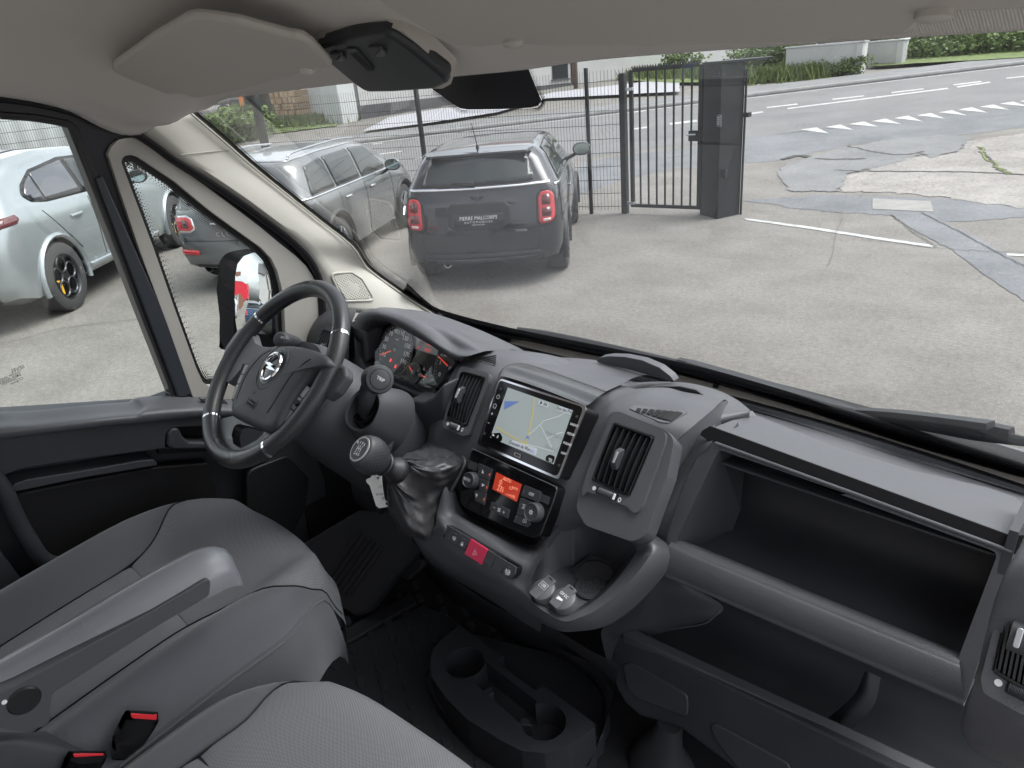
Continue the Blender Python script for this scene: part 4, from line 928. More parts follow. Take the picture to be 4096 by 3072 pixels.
strips('level_bars', [qc([(566 + 8 * i, 1300 + 4.0 * i), (568 + 8 * i, 1296 + 1.6 * i)], .0084) for i in range(10)], .0008, .0001, PC[0], RT, ld)

# ---- apron under the climate panel, with switch strip
ap = [ats('P', [(470, 950), (560, 640), (660, 460), (720, 380), (760, 280)], Y=.775),
      ats('P', [(585, 800), (580, 700), (640, 560), (700, 440)], Y=.73)]
rowsA = [
 ats('P', [(640, 620), (680, 745), (760, 830), (960, 930), (1160, 1030), (1260, 1060), (1330, 1020)], Y=.735),
 ats('P', [(600, 640), (650, 775), (730, 850), (950, 965), (1180, 1085), (1290, 1115), (1380, 1040)], Y=.706),
 ats('P', [(560, 600), (600, 790), (700, 860), (940, 1000), (1160, 1140), (1260, 1175), (1370, 1110)], Y=.684),
 ats('P', [(500, 780), (565, 850), (680, 925), (900, 1050), (1080, 1160), (1230, 1240), (1300, 1230)], Y=.668),
 ats('P', [(470, 920), (545, 910), (640, 1010), (840, 1140), (1060, 1290), (1180, 1370), (1240, 1380)], Y=.650),
 ats('P', [(320, 960), (480, 1010), (620, 1110), (830, 1240), (1030, 1350), (1190, 1450), (1260, 1520)], Y=.642),
 ats('P', [(262, 880), (400, 1040), (600, 1180), (800, 1300), (1000, 1410), (1200, 1520), (1330, 1590)], Y=.644),
 ats('P', [(250, 870), (360, 1080), (560, 1230), (780, 1350), (980, 1460), (1180, 1570), (1340, 1640)], Y=.655),
 ats('P', [(300, 1000), (420, 1180), (600, 1310), (800, 1430), (980, 1540), (1160, 1660), (1320, 1760)], Y=.70)]
apron = loft('console_apron', rowsA, M['dash'], 50, 48, dash, ang=80)
strip = slab('switch_strip', rnd(ats('P', [(573, 895), (1130, 1235), (1120, 1300), (1085, 1335), (545, 1000), (552, 940)], P=pl(PB, .006)), .005, 3), .02, M['gloss'], dash, bev=.001)
def qb(pts, off=.0078): return ats('P', pts, P=pl(PB, off))
upB = UPV(PB)
ks = []
for i, (a, b, c_, d_) in enumerate([((580, 905), (626, 930), (590, 1030), (552, 1005)), ((630, 932), (690, 968), (652, 1062), (594, 1030)), ((693, 970), (760, 1008), (718, 1102), (656, 1066)), ((903, 1098), (970, 1140), (926, 1236), (858, 1196)), ((973, 1142), (1048, 1190), (1004, 1284), (930, 1240)), ((1050, 1192), (1128, 1238), (1104, 1318), (1084, 1332), (1008, 1288))][:6]) if False else []: pass
for pts, s in (([(580, 903), (626, 928), (590, 1028), (553, 1004)], ''), ([(630, 930), (690, 966), (652, 1062), (594, 1030)], 'a'), ([(693, 968), (760, 1006), (716, 1102), (656, 1064)], 'b'),
               ([(903, 1096), (970, 1138), (926, 1236), (858, 1194)], ''), ([(973, 1140), (1048, 1188), (1004, 1284), (930, 1240)], ''), ([(1050, 1190), (1128, 1236), (1120, 1290), (1086, 1330), (1008, 1288)], 'c')):
    k_ = slab('switch', rnd(qb(pts), .0015, 2), .003, M['dash_smooth'], strip, bev=.0006)
    if s == 'c':
        text('key_label', 'ASR', at('P', 1062, 1272, P=pl(PB, .0083)), (1, 0, 0), upB, .0088, M['white'], k_, sx=.8); text('key_label', 'OFF', at('P', 1056, 1292, P=pl(PB, .0083)), (1, 0, 0), upB, .0068, M['white'], k_, sx=.8)
    if s == 'a': strips('heater_symbol', [qb([(624, 992), (646, 1000), (642, 1016), (622, 1008), (624, 992)], .0082), qb([(630, 1000), (626, 1024)], .0082), qb([(638, 1004), (634, 1026)], .0082)], .0008, .0001, PB[0], M['white'], k_)
    if s == 'b': slab('lock_symbol', qb([(688, 1044), (706, 1054), (700, 1070), (685, 1062)], .0083), .0002, M['white'], k_); strips('lock_symbol', [qb([(692, 1048), (696, 1036), (706, 1042), (704, 1054)], .0082)], .0008, .0001, PB[0], M['white'], k_)
    if s: 
        t0 = {'a': (636, 960), 'b': (700, 1002), 'c': (1064, 1228)}[s]; slab('indicator', qb([t0, (t0[0] + 26, t0[1] + 13), (t0[0] + 24, t0[1] + 19), (t0[0] + 2, t0[1] + 9)], .0083), .0002, M['trimgrey'], k_)
hz = slab('hazard_switch', rnd(qb([(765, 1010), (898, 1096), (850, 1216), (714, 1132)], .0090), .001, 2), .004, M['hazard'], strip, bev=.0006)
strips('triangle_symbol', [qb([(800, 1092), (816, 1138), (778, 1140), (800, 1092)], .0095), qb([(798, 1108), (808, 1132), (788, 1132), (798, 1108)], .0095)], .0007, .0001, PB[0], mat('pink_print', (.75, .35, .42), .4), hz)

# ---- pocket with sockets and small cup recess
crest = [(1225, 520, .655), (1248, 440, .69), (1330, 310, .72), (1420, 180, .755), (1500, 105, .775), (1570, 92, .785), (1700, 150, .785), (1880, 240, .780), (1985, 300, .770), (1962, 370, .755), (1830, 530, .718), (1680, 655, .682), (1560, 715, .658), (1450, 738, .645), (1310, 660, .640), (1230, 580, .645)]
outer = [(1160, 560, .66), (1190, 420, .70), (1290, 270, .735), (1370, 150, .765), (1470, 70, .79), (1560, 40, .80), (1720, 90, .80), (1900, 180, .80), (2030, 270, .79), (2040, 400, .775), (1900, 580, .74), (1740, 720, .70), (1600, 790, .672), (1430, 800, .655), (1270, 720, .650), (1180, 640, .652)]
inner = [(1240, 528, .660), (1262, 448, .70), (1344, 325, .728), (1436, 198, .762), (1510, 128, .782), (1570, 118, .790), (1700, 178, .792), (1868, 262, .788), (1900, 300, .782), (1880, 350, .766), (1770, 500, .728), (1640, 620, .692), (1540, 680, .668), (1450, 702, .655), (1325, 640, .650), (1248, 580, .655)]
botz = 1.400
bot = [(1235, 555), (1270, 520), (1400, 440), (1480, 400), (1520, 400), (1560, 370), (1650, 345), (1740, 390), (1760, 430), (1740, 480), (1690, 540), (1600, 620), (1530, 665), (1450, 685), (1330, 640), (1245, 585)]
def c3(L_): return [at('H', x, y, Y=yy) for x, y, yy in L_]
R0 = c3(outer); R1 = c3(crest); R2 = c3(inner); R3 = [at('H', x, y, Z=botz) for x, y in bot]
Rm = [a.lerp(b, .5) + Vector((0, -.004, .006)) for a, b in zip(R0, R1)]
pk = grid('pocket_rim', [cr_pts(r, 80, True) for r in ([p + Vector((0, .03, -.02)) for p in R0], R0, Rm, R1, [a.lerp(b, .5) + Vector((0, 0, .001)) for a, b in zip(R1, R2)], R2)], M['dash'], dash, True, ang=80)
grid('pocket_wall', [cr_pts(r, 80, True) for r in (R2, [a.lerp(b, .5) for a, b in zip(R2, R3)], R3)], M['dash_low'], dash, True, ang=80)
fl = slab('pocket_floor', cr_pts(R3, 60, True), .01, M['dash'], dash, toward=(0, 0, 1))
cupc = at('H', 1640, 490, Z=1.385)
wc = lathe('cup_recess', [(.034, .0165), (.033, .0165), (.0325, -.012), (0, -.012)], cupc, (0, 0, 1), M['black'], dash, n=30)
cm = lathe('cup_mat', [(0, .001), (.027, .001), (.029, -.001)], at('H', 1625, 530, Z=1.405), (0, 0, 1), M['rubber'], dash, n=28)
for i in range(-4, 5):
    for j in range(-4, 5):
        x, y = (i + (.5 if j % 2 else 0)) * .0052, j * .0046
        if x * x + y * y < .021 ** 2: lathe('mat_nub', [(0, .0012), (.0012, .001), (.0016, 0)], at('H', 1625, 530, Z=1.4062) + Vector((x, y, 0)), (0, 0, 1), M['rubber'], cm, n=6)
slab('ribbed_edge', ats('H', [(1490, 425), (1600, 340), (1625, 345), (1520, 435)], Z=1.404), .002, M['dash_smooth'], dash, toward=(0, 0, 1))
for i in range(12): box('rib', at('H', 1500 + i * 9.5, 424 - i * 7.3, Z=1.4085), (.0012, .009, .002), M['dash_smooth'], fl)
for x, y, s, two in ((1338, 560, 'USB', 0), (1462, 618, '12V DC', 1)):
    c = at('H', x, y, Z=1.412); ax = Vector((-.05, -.35, 1)).normalized()
    sk = lathe('socket_cap', [(0, .010), (.018, .010), (.0205, .008), (.021, .003), (.020, -.008), (.020, -.02)], c, ax, M['trimgrey'], dash, n=32)
    B = basis(ax, (1, 0, 0)); xx, yy = B.col[0], B.col[1]; up2 = (yy * .97 + xx * .22).normalized(); sd_ = up2.cross(ax)
    slab('hinge_strap', rnd([c + ax * .0125 + up2 * .024 - sd_ * .011, c + ax * .0125 + up2 * .024 + sd_ * .009, c + ax * .0125 - up2 * .021 + sd_ * .009, c + ax * .0125 - up2 * .021 - sd_ * .011], .003, 3), .006, M['trimgrey'], sk, toward=ax, bev=.001)
    slab('hinge_slot', [c + ax * .0128 + up2 * .021 - sd_ * .005, c + ax * .0128 + up2 * .021 + sd_ * .004, c + ax * .0128 + up2 * .019 + sd_ * .004, c + ax * .0128 + up2 * .019 - sd_ * .005], .0005, M['black'], sk, toward=ax)
    text('socket_label', s, c + ax * .0131 + up2 * .004, sd_, up2, .0075, M['white'], sk, sx=.8)
    if two: slab('key_symbol', [c + ax * .0131 - up2 * .003 - sd_ * .006, c + ax * .0131 - up2 * .003 + sd_ * .006, c + ax * .0131 - up2 * .006 + sd_ * .006, c + ax * .0131 - up2 * .009 - sd_ * .006], .0003, M['white'], sk, toward=ax)
    else: strips('label_box', [[c + ax * .0131 + up2 * .009 - sd_ * .008, c + ax * .0131 + up2 * .009 + sd_ * .008, c + ax * .0131 - up2 * .001 + sd_ * .008, c + ax * .0131 - up2 * .001 - sd_ * .008, c + ax * .0131 + up2 * .009 - sd_ * .008]], .0005, .0002, ax, M['white'], sk)

# ---- wall of the console between apron and passenger bins, and lower body
def mx(*l): return [at(w, x, y, Y=yy) for w, x, y, yy in l]
loft('side_console', [mx(('H', 1940, 200, .83), ('F', 150, 1560, .84), ('F', 215, 1640, .85)), mx(('H', 1975, 300, .79), ('I', 80, 330, .82), ('I', 245, 425, .86)), mx(('H', 1950, 420, .78), ('I', 110, 440, .83), ('I', 380, 490, .885)), mx(('H', 1880, 590, .765), ('I', 130, 560, .835), ('I', 540, 586, .90)),
                      mx(('H', 1790, 690, .755), ('I', 130, 650, .835), ('I', 482, 655, .885)), mx(('H', 1690, 790, .75), ('I', 90, 715, .825), ('I', 260, 722, .86)), mx(('H', 1700, 900, .76), ('H', 1790, 840, .80), ('I', 85, 768, .83)), mx(('H', 1740, 1050, .79), ('H', 1770, 1000, .80), ('H', 1800, 940, .82))], M['dash_low'], 24, 40, dash, ang=80)
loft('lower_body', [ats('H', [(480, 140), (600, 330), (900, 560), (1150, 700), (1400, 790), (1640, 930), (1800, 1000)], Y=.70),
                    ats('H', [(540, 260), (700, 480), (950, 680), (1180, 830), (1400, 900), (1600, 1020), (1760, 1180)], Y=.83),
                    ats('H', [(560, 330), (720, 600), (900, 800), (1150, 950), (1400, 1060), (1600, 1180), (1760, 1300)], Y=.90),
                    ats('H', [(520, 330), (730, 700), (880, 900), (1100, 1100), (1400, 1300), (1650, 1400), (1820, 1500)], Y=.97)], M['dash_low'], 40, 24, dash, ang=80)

# ---- passenger side: lid with slot, open upper bin
lidp = ats('F', [(458, 852), (560, 795), (720, 772)], P=((0, .02, 1), 1.662)) 
LP_ = ((.055, .2485, 1), 1.641 - .0275 + .2485 * .925)
lid = slab('bin_lid', rnd(ats('F', [(462, 848), (590, 800), (725, 772), (1200, 960), (1600, 1080), (2000, 1170), (2160, 1225), (2204, 1265), (2204, 1345), (2180, 1400), (2112, 1450)], P=LP_), .010, 3), .009, M['dash'], dash, toward=(0, 0, 1), bev=.003, seg=3)
slab('lid_slot', ats('F', [(425, 862), (470, 835), (2130, 1440), (2210, 1440), (2160, 1545), (486, 932), (415, 885)], P=pl(PBin, -.003)), .006, M['black'], dash)
loft('lid_surround', [ats('F', [(425, 806), (560, 770), (705, 750)], Z=1.606), ats('F', [(420, 850), (560, 800), (730, 778)], Z=1.600), ats('F', [(480, 905), (640, 860), (840, 850)], Z=1.585)], M['dash'], 12, 8, dash, ang=80)
outb = rnd(ats('F', [(492, 920), (2152, 1531)], P=PBin) + ats('I', [(1882, 1140), (245, 432)], P=PBin) + ats('F', [(216, 1640), (209, 1560), (241, 1415), (290, 1250), (350, 1100), (402, 1008), (450, 945)], P=PBin), .008, 3)
ino = rnd(ats('F', [(520, 965)], P=PBin) + ats('I', [(2068, 292), (1842, 892), (275, 240)], P=PBin), .008, 4)
ug = slab('upper_bin_frame', outb, .03, M['dash'], dash, holes=[ino], toward=(0, -1, .4), bev=.005, seg=3)
tube('frame_rim', ats('F', [(500, 930), (1300, 1222), (2140, 1533)], P=PBin), .0032, M['dash'], ug, n=8)
bx0, bx1 = -.505, -.085
loft('bin_floor', [[(bx0, .834, 1.474), (bx1, .834, 1.474)], [(bx0, .86, 1.452), (bx1, .86, 1.452)], [(bx0, .93, 1.452), (bx1, .93, 1.452)], [(bx0, 1.0, 1.470), (bx1, 1.0, 1.470)], [(bx0, 1.02, 1.53), (bx1, 1.02, 1.53)], [(bx0, 1.0, 1.59), (bx1, 1.0, 1.59)]], M['dash_low'], 4, 30, dash, ang=60)
A_, B_, C_, E_ = at('F', 521, 966, P=PBin), at('I', 276, 241, P=PBin), at('F', 637, 1300, X=-.45), at('F', 560, 1505, X=-.468)
mesh('bin_wall', [A_, C_, E_, B_, A_ + Vector((-.02, .1, 0)), C_ + Vector((-.005, .02, .08))], [(0, 1, 2, 3), (0, 4, 5, 1)], M['dash_smooth'], dash, 25)
slab('bin_wall', [(-.085, .83, 1.46), (-.085, 1.02, 1.46), (-.085, 1.02, 1.64), (-.085, .90, 1.64)], .01, M['dash_low'], dash, toward=(-1, 0, 0))
slab('bin_roof', [(-.46, .895, 1.606), (bx1, .895, 1.600), (bx1, 1.03, 1.585), (-.46, 1.03, 1.585)], .003, M['dash_low'], dash, toward=(0, 0, -1))
def lipr(a, m_, b, off): return [at('I', *a, P=pl(PBin, off)), at('I', a[0] * .67 + b[0] * .33, a[1] * .67 + b[1] * .33, P=pl(PBin, off + m_)), at('I', a[0] * .33 + b[0] * .67, a[1] * .33 + b[1] * .67, P=pl(PBin, off + m_)), at('I', *b, P=pl(PBin, off))]
loft('bin_lip', [[p + Vector((0, .03, -.012)) for p in lipr((262, 236), 0, (1848, 893), .0)], [p + Vector((0, .010, .001)) for p in lipr((258, 236), 0, (1850, 893), .0)], lipr((248, 242), 0, (1854, 903), .004), lipr((238, 262), .001, (1858, 930), .010), lipr((226, 310), .002, (1864, 985), .013), lipr((218, 360), .002, (1872, 1050), .012), lipr((222, 402), .002, (1878, 1105), .007), lipr((236, 425), 0, (1880, 1138), .0), [p + Vector((0, .05, .0)) for p in lipr((240, 432), 0, (1880, 1142), -.004)]], M['dash'], 30, 50, dash, ang=80)
# panel between centre vents and bin
def ck_(l, s): return [at('F', x, y, Y=yy) for x, y, yy in l] + [at('F', s[0], s[1], P=PBin)]
loft('side_cheek', [ck_([(380, 800, .99), (440, 806, .975)], (478, 905))[:2] + [at('F', 500, 830, Y=.965)], ck_([(300, 870, .935), (385, 875, .93)], (482, 922)), ck_([(225, 1020, .90), (320, 1020, .895)], (402, 1008)), ck_([(160, 1160, .872), (250, 1170, .866)], (350, 1100)), ck_([(90, 1320, .85), (190, 1325, .842)], (290, 1250)), ck_([(50, 1440, .838), (140, 1460, .832)], (241, 1415)), ck_([(30, 1560, .835), (130, 1600, .828)], (210, 1550)), ck_([(60, 1700, .86), (150, 1700, .85)], (217, 1660))], M['dash'], 16, 40, dash, ang=80)

# ---- lower tray with its lipped front
tz = 1.255
tl_ = at('H', 1810, 812, Y=.80); trr = at('I', 1560, 1482, Y=.83); trr = trr + (trr - tl_) * .35
ti_l = at('I', 85, 765, Y=.825); d_ = (trr - tl_).normalized()
beam = [tl_, trr, trr + Vector((0, .022, .002)), tl_ + Vector((.004, .022, .002))]
slab('tray_lip', beam, .03, M['dash'], dash, toward=(0, 0, 1), bev=.004, seg=3)
PT = ((0, -.96, .28), -.96 * .803 + .28 * 1.235)
slab('tray_front', rnd(ats('H', [(1812, 815), (1765, 870), (1748, 980), (1775, 1140), (1830, 1240), (1920, 1320), (2060, 1358)], P=PT) + ats('I', [(300, 1260), (600, 1486), (900, 1700), (1900, 2100), (2000, 1700), (1500, 1486)], P=PT), .01, 3), .02, M['dash_low'], dash, toward=(0, -1, .3), bev=.004)
slab('tray_panel', rnd(ats('H', [(1815, 1000), (1870, 990), (2212, 1190), (2212, 1330), (1900, 1215), (1840, 1140)], P=pl(PT, .003)), .012, 4), .006, M['dash_smooth'], dash, toward=(0, -1, .3), bev=.002)
slab('tray_panel', rnd(ats('I', [(470, 1250), (500, 1240), (920, 1470), (900, 1600), (620, 1486), (500, 1330)], P=pl(PT, .003)), .012, 4), .006, M['dash_smooth'], dash, toward=(0, -1, .3), bev=.002)
loft('tray_floor', [[tl_ + Vector((-.02, .02, -.005)), trr + Vector((0, .02, -.005))], [tl_ + Vector((-.02, .04, -.06)), trr + Vector((0, .04, -.06))], [(-.60, .95, 1.20), (.1, .97, 1.18)], [(-.5, 1.0, 1.25), (.1, 1.02, 1.25)], [(-.5, 1.0, 1.40), (.1, 1.0, 1.40)]], M['dash_low'], 6, 30, dash, ang=70)
loft('tray_rib', [ats('I', [(1330, 950), (1260, 1090), (1090, 1240), (1060, 1300)], Y=.90), ats('I', [(1352, 955), (1320, 1090), (1160, 1265), (1120, 1310)], Y=.885), ats('I', [(1418, 985), (1385, 1130), (1300, 1230), (1215, 1300)], Y=.905)], M['dash_low'], 20, 10, dash, ang=70)
tube('tray_corner_seam', cr_pts(ats('I', [(80, 765), (250, 720), (430, 688), (490, 650), (535, 588)], Y=.86), 24), .0012, M['trimgrey'], dash, n=6)

# ---- right end pod with side vent
PR = ((0, -.83, .56), -.83 * .69 + .56 * 1.62)
cs = ats('I', [(2150, 480), (2330, 560), (2230, 1060), (2046, 950)], P=PR)
slab('vent_surround', rnd(ats('I', [(2110, 460), (2150, 400), (2400, 500), (2300, 1200), (2200, 1190), (1985, 1070), (1972, 990)], P=PR), .008, 3), .02, M['dash'], dash, holes=[rnd(cs, .004, 2)], bev=.004, seg=3)
vent('air_vent', cs, PR, 6, at('I', 2190, 760, P=PR), (at('I', 2112, 1030, P=PR), at('I', 2260, 1100, P=PR), at('I', 2070, 1013, P=PR), at('I', 2290, 1130, P=PR)), 1.0)
loft('end_pod', [ats('F', [(2170, 1520), (2300, 1420), (2500, 1400)], Y=.86) ,
                 ats('I', [(2160, 320), (2250, 200), (2500, 180)], Y=.80), ats('I', [(2040, 700), (2100, 450), (2420, 450)], Y=.72), ats('I', [(1960, 950), (1960, 1080), (2400, 1250)], Y=.70),
                 ats('I', [(1880, 1150), (1900, 1300), (2400, 1500)], Y=.72), ats('I', [(1890, 1250), (1950, 1400), (2400, 1600)], Y=.76)], M['dash'], 24, 30, dash, ang=80)

# ---- left end pod with side vent
PL_ = ((.25, -.80, .5), .25 * -1.50 - .80 * .845 + .5 * 1.625)
cs = ats('K', [(1040, 455), (1125, 480), (1090, 690), (965, 600)], P=PL_)
loft('end_pod', [ats('K', [(930, 390), (1000, 300), (1120, 275), (1300, 280)], Y=.96), ats('K', [(925, 405), (990, 330), (1100, 295), (1290, 320)], Y=.91), ats('K', [(905, 460), (960, 420), (1080, 400), (1250, 440)], Y=.868),
                 ats('K', [(870, 590), (930, 600), (1060, 660), (1230, 700)], Y=.85), ats('K', [(860, 640), (930, 800), (1080, 900), (1230, 900)], Y=.86)], M['dash_smooth'], 24, 24, dash, ang=80)
slab('vent_surround', rnd(ats('K', [(1035, 435), (1150, 460), (1110, 720), (940, 610)], P=pl(PL_, .004)), .008, 3), .02, M['dash_smooth'], dash, holes=[[p + Vector((0, -.003, .002)) for p in cs]], bev=.003)
vent('air_vent', [p + Vector((0, -.003, .002)) for p in cs], PL_, 6, at('K', 1040, 625, P=pl(PL_, .003)), None, 1.0)
# lower driver side: knee panel and grille
slab('knee_panel', ats('D', [(1480, 1300), (2212, 1100), (2212, 1900), (1480, 1900)], Y=1.02), .02, M['dash_low'], dash, toward=(0, -1, 0))
loft('knee_cover', [ats('E', [(40, 1020), (200, 1080), (330, 1130), (560, 1140), (640, 1100)], Y=.86), ats('E', [(60, 1200), (200, 1240), (320, 1290), (480, 1300), (600, 1200)], Y=.90), ats('E', [(90, 1480), (180, 1500), (300, 1560), (420, 1600), (560, 1600)], Y=1.0)], M['dash_low'], 24, 16, dash, ang=80)
slab('tower_side', ats('L', [(1010, 1195), (1185, 1222), (1290, 1165), (1420, 1010), (1450, 1700), (1300, 2000), (900, 2000), (930, 1560)], Y=.80), .05, M['dash_smooth'], dash, toward=(0, -1, .3), bev=.008, seg=3)

# ================================================================ steering wheel
CW = Vector((-1.218, .5655, 1.7157)); ta, ya = math.radians(46.7), math.radians(-5.5)
NW = Vector((math.sin(ya) * math.cos(ta), -math.cos(ya) * math.cos(ta), math.sin(ta))).normalized()
E1 = NW.cross(Vector((0, 0, 1))).normalized(); E1 = -E1 if E1.x < 0 else E1
E2 = NW.cross(E1); E2 = -E2 if E2.z < 0 else E2
def wpl(h): return (tuple(NW), NW.dot(CW) + h)
wheel = thing('steering_wheel', 'black leather steering wheel with chrome inserts and a round silver emblem', 'steering wheel', CW)
RW, rr_ = .1815, .0172
def wang(x, y):
    p = at('K', x, y, P=wpl(0)) - CW; return math.atan2(p.dot(E2), p.dot(E1))
a_ul, a_r, a_l, a_b = wang(505, 350), wang(1185, 492), wang(120, 1172), wang(575, 1450)
def rimseg(name, a0, a1, m, r=rr_, uv=None):
    if a1 < a0: a1 += 2 * math.pi
    n = max(4, int((a1 - a0) / .06)); rows = []
    for k in range(n + 1):
        a = a0 + (a1 - a0) * k / n; d = E1 * math.cos(a) + E2 * math.sin(a)
        rows.append([CW + d * (RW + r * 1.0 * math.cos(t)) + NW * r * .92 * math.sin(t) for t in [2 * math.pi * q / 20 for q in range(20)]])
    L_ = RW * (a1 - a0) / n
    return grid(name, rows, m, wheel, True, cap=True, ang=60, uv=(2 * math.pi * r / 20, L_))
rimseg('rim_top', a_r, a_ul, M['leather_s']); rimseg('rim_side', a_ul, a_l, M['perf']); rimseg('rim_bottom', a_l, a_b, M['leather_s']); rimseg('rim_side', a_b, a_r, M['perf'])
for a in (a_ul, a_r, a_l, a_b): rimseg('chrome_insert', a - .014, a + .014, M['chrome'], rr_ + .0006)
# stitching on the inner side of the rim
bm = bmesh.new()
for k in range(150):
    a = 2 * math.pi * k / 150; d = E1 * math.cos(a) + E2 * math.sin(a); tn = NW.cross(d)
    c = CW + d * (RW - rr_ * .97) + NW * rr_ * .25; u = (tn + NW * (.8 if k % 2 else -.8)).normalized()
    q_ = [c - u * .0028 - tn * .0004, c - u * .0028 + tn * .0004, c + u * .0028 + tn * .0004, c + u * .0028 - tn * .0004]; bm.faces.new([bm.verts.new(p - d * .0004) for p in q_])
tag(obj('stitching', bm, M['trimgrey'], wheel), kind='stuff')
def wslab(name, pts, h, th, m, r=.006, bev=.004, par=wheel, holes=None, seg=3): return slab(name, rnd(ats('K', pts, P=wpl(h)), r, 4), th, m, par, bev=bev, toward=NW, holes=holes, seg=seg)
wslab('spoke', [(330, 430), (430, 470), (455, 560), (520, 592), (620, 600), (590, 680), (430, 745), (330, 785), (275, 850), (225, 900), (150, 800), (210, 600)], -.004, .020, M['perf'], .012, .008)
wslab('spoke', [(960, 640), (1040, 650), (1110, 690), (1200, 760), (1210, 830), (1120, 960), (1040, 1020), (930, 930), (900, 880), (910, 820)], -.004, .022, M['dash_smooth'], .010, .006)
hole_ = rnd(ats('K', [(285, 1245), (330, 1235), (440, 1262), (545, 1300), (470, 1370), (335, 1442), (275, 1400), (262, 1320)], P=wpl(-.004)), .008, 4)
wslab('spoke', [(70, 1190), (160, 1196), (230, 1180), (300, 1160), (560, 1240), (640, 1290), (600, 1370), (560, 1450), (420, 1500), (220, 1500), (110, 1420), (60, 1300)], -.004, .018, M['leather_s'], .010, .006, holes=[hole_])
hubo = [(600, 588), (680, 580), (780, 582), (900, 606), (1030, 650), (1072, 690), (1060, 745), (980, 775), (920, 815), (850, 900), (770, 1020), (690, 1180), (640, 1262), (570, 1296), (500, 1280), (280, 1180), (255, 1150), (262, 1060), (310, 930), (370, 800), (440, 690), (520, 615)]
ho = cr_pts(ats('K', hubo, P=wpl(.018)), 72, True); hc = sum(ho, Vector()) / len(ho)
rings = [(1.0, -.045), (1.0, -.012), (.985, -.003), (.94, .003), (.85, .0055), (.65, .009), (.4, .0115), (.15, .0125)]
hub = grid('airbag_cover', [[hc.lerp(p, s) + NW * h for p in ho] for s, h in rings], M['dash_smooth'], wheel, True, cap='end', ang=70)
hbv = bvh_of(hub)
def onhub(pts, off): return [hitpt(hbv, 'K', x, y, off)[0] for x, y in pts]
tube('cover_crease', cr_pts(onhub([(918, 697), (860, 735), (760, 830), (680, 950), (600, 1080), (556, 1145)], .0002), 30), .0010, M['black'], hub, n=6)
tube('cover_crease', cr_pts(onhub([(590, 620), (500, 680), (400, 800), (340, 930), (305, 1030)], .0002), 30), .0009, M['black'], hub, n=6)
ec = onhub([(598, 766)], 0)[0]; Be = Matrix((E1, E2, NW)).transposed()
er = .0305
em_ = lathe('wheel_emblem', [(0, .0012), (er * .95, .0012), (er * 1.1, .0)], ec + NW * .001, NW, M['gloss'], wheel, n=40, xd=E1)
lathe('emblem_ring', [(er * .74, .002), (er * .78, .0045), (er * .86, .0056), (er * .94, .0045), (er * .98, .0015)], ec + NW * .001, NW, M['chrome'], em_, n=48, xd=E1)
slab('emblem_bolt', [ec + NW * .0062 + E1 * a * er + E2 * b * er for a, b in ((-1.12, .16), (.34, .22), (-.05, .0), (1.12, -.16), (-.34, -.22), (.05, .0))][:0] or [ec + NW * .0062 + E1 * a * er + E2 * b * er for a, b in ((-.98, .07), (-.20, .20), (.36, .17), (.12, .04), (1.0, -.07), (.98, -.10), (.20, -.20), (-.36, -.17), (-.12, -.04), (-.96, .10))], .0022, M['chrome'], em_, toward=NW, bev=.0005)
tube('emblem_well', cr_pts([ec + (E1 * math.cos(t) * 1.32 + E2 * math.sin(t) * 1.45) * er + NW * -.0002 for t in [2 * math.pi * k / 24 for k in range(24)]], 48, True), .0008, M['dash_smooth'], hub, n=6, closed=True)
ac = onhub([(432, 1060)], .0004)[0]
tx_ = E1; ty_ = E2
strips('badge_frame', [[ac + tx_ * a + ty_ * b for a, b in ((-.018, .0085), (.018, .0085), (.018, -.0085), (-.018, -.0085), (-.018, .0085))]], .0007, .0004, NW, M['black'], hub)
text('airbag_lettering', 'AIRbag', ac + ty_ * .003, tx_, ty_, .0092, M['black'], hub, th=.0006); text('airbag_lettering', 'ROOF SYSTEM', ac - ty_ * .0045, tx_, ty_, .0054, M['black'], hub, th=.0006, sx=.85)
hc2 = onhub([(455, 975)], .0004)[0]; strips('horn_symbol', [[hc2 - E1 * .003 + E2 * .003, hc2 - E1 * .003 - E2 * .003, hc2 + E1 * .004 - E2 * .001], [hc2 - E1 * .001, hc2 + E1 * .004 + E2 * .001]], .0006, .0003, NW, M['black'], hub)
# button rows
for pts in ([(882, 915), (912, 938), (848, 1022), (822, 1000)], [(815, 1008), (842, 1028), (775, 1118), (750, 1100)], [(744, 1108), (770, 1124), (702, 1215), (676, 1206)]):
    wslab('control_key', pts, .012, .006, M['satin'] if False else M['trimkey'] if 'trimkey' in M else M.setdefault('trimkey', mat('key_grey', (.22, .23, .235), .35)), .002, .001)
wslab('control_toggle', [(780, 1040), (806, 1030), (812, 1062), (782, 1082), (768, 1064)], .017, .006, M['black'], .002, .001)
for pts in ([(372, 742), (402, 742), (368, 822), (340, 822)], [(335, 828), (366, 830), (335, 905), (305, 900)], [(302, 906), (330, 912), (282, 1030), (264, 1026)]):
    wslab('control_key', pts, .008, .006, M['trimkey'], .002, .001)
wslab('key_well', [(870, 900), (930, 930), (700, 1240), (650, 1230), (800, 1000)], .006, .01, M['black'], .004, .001)
wslab('key_well', [(350, 735), (420, 735), (300, 1050), (258, 1040)], .000, .01, M['black'], .004, .001)

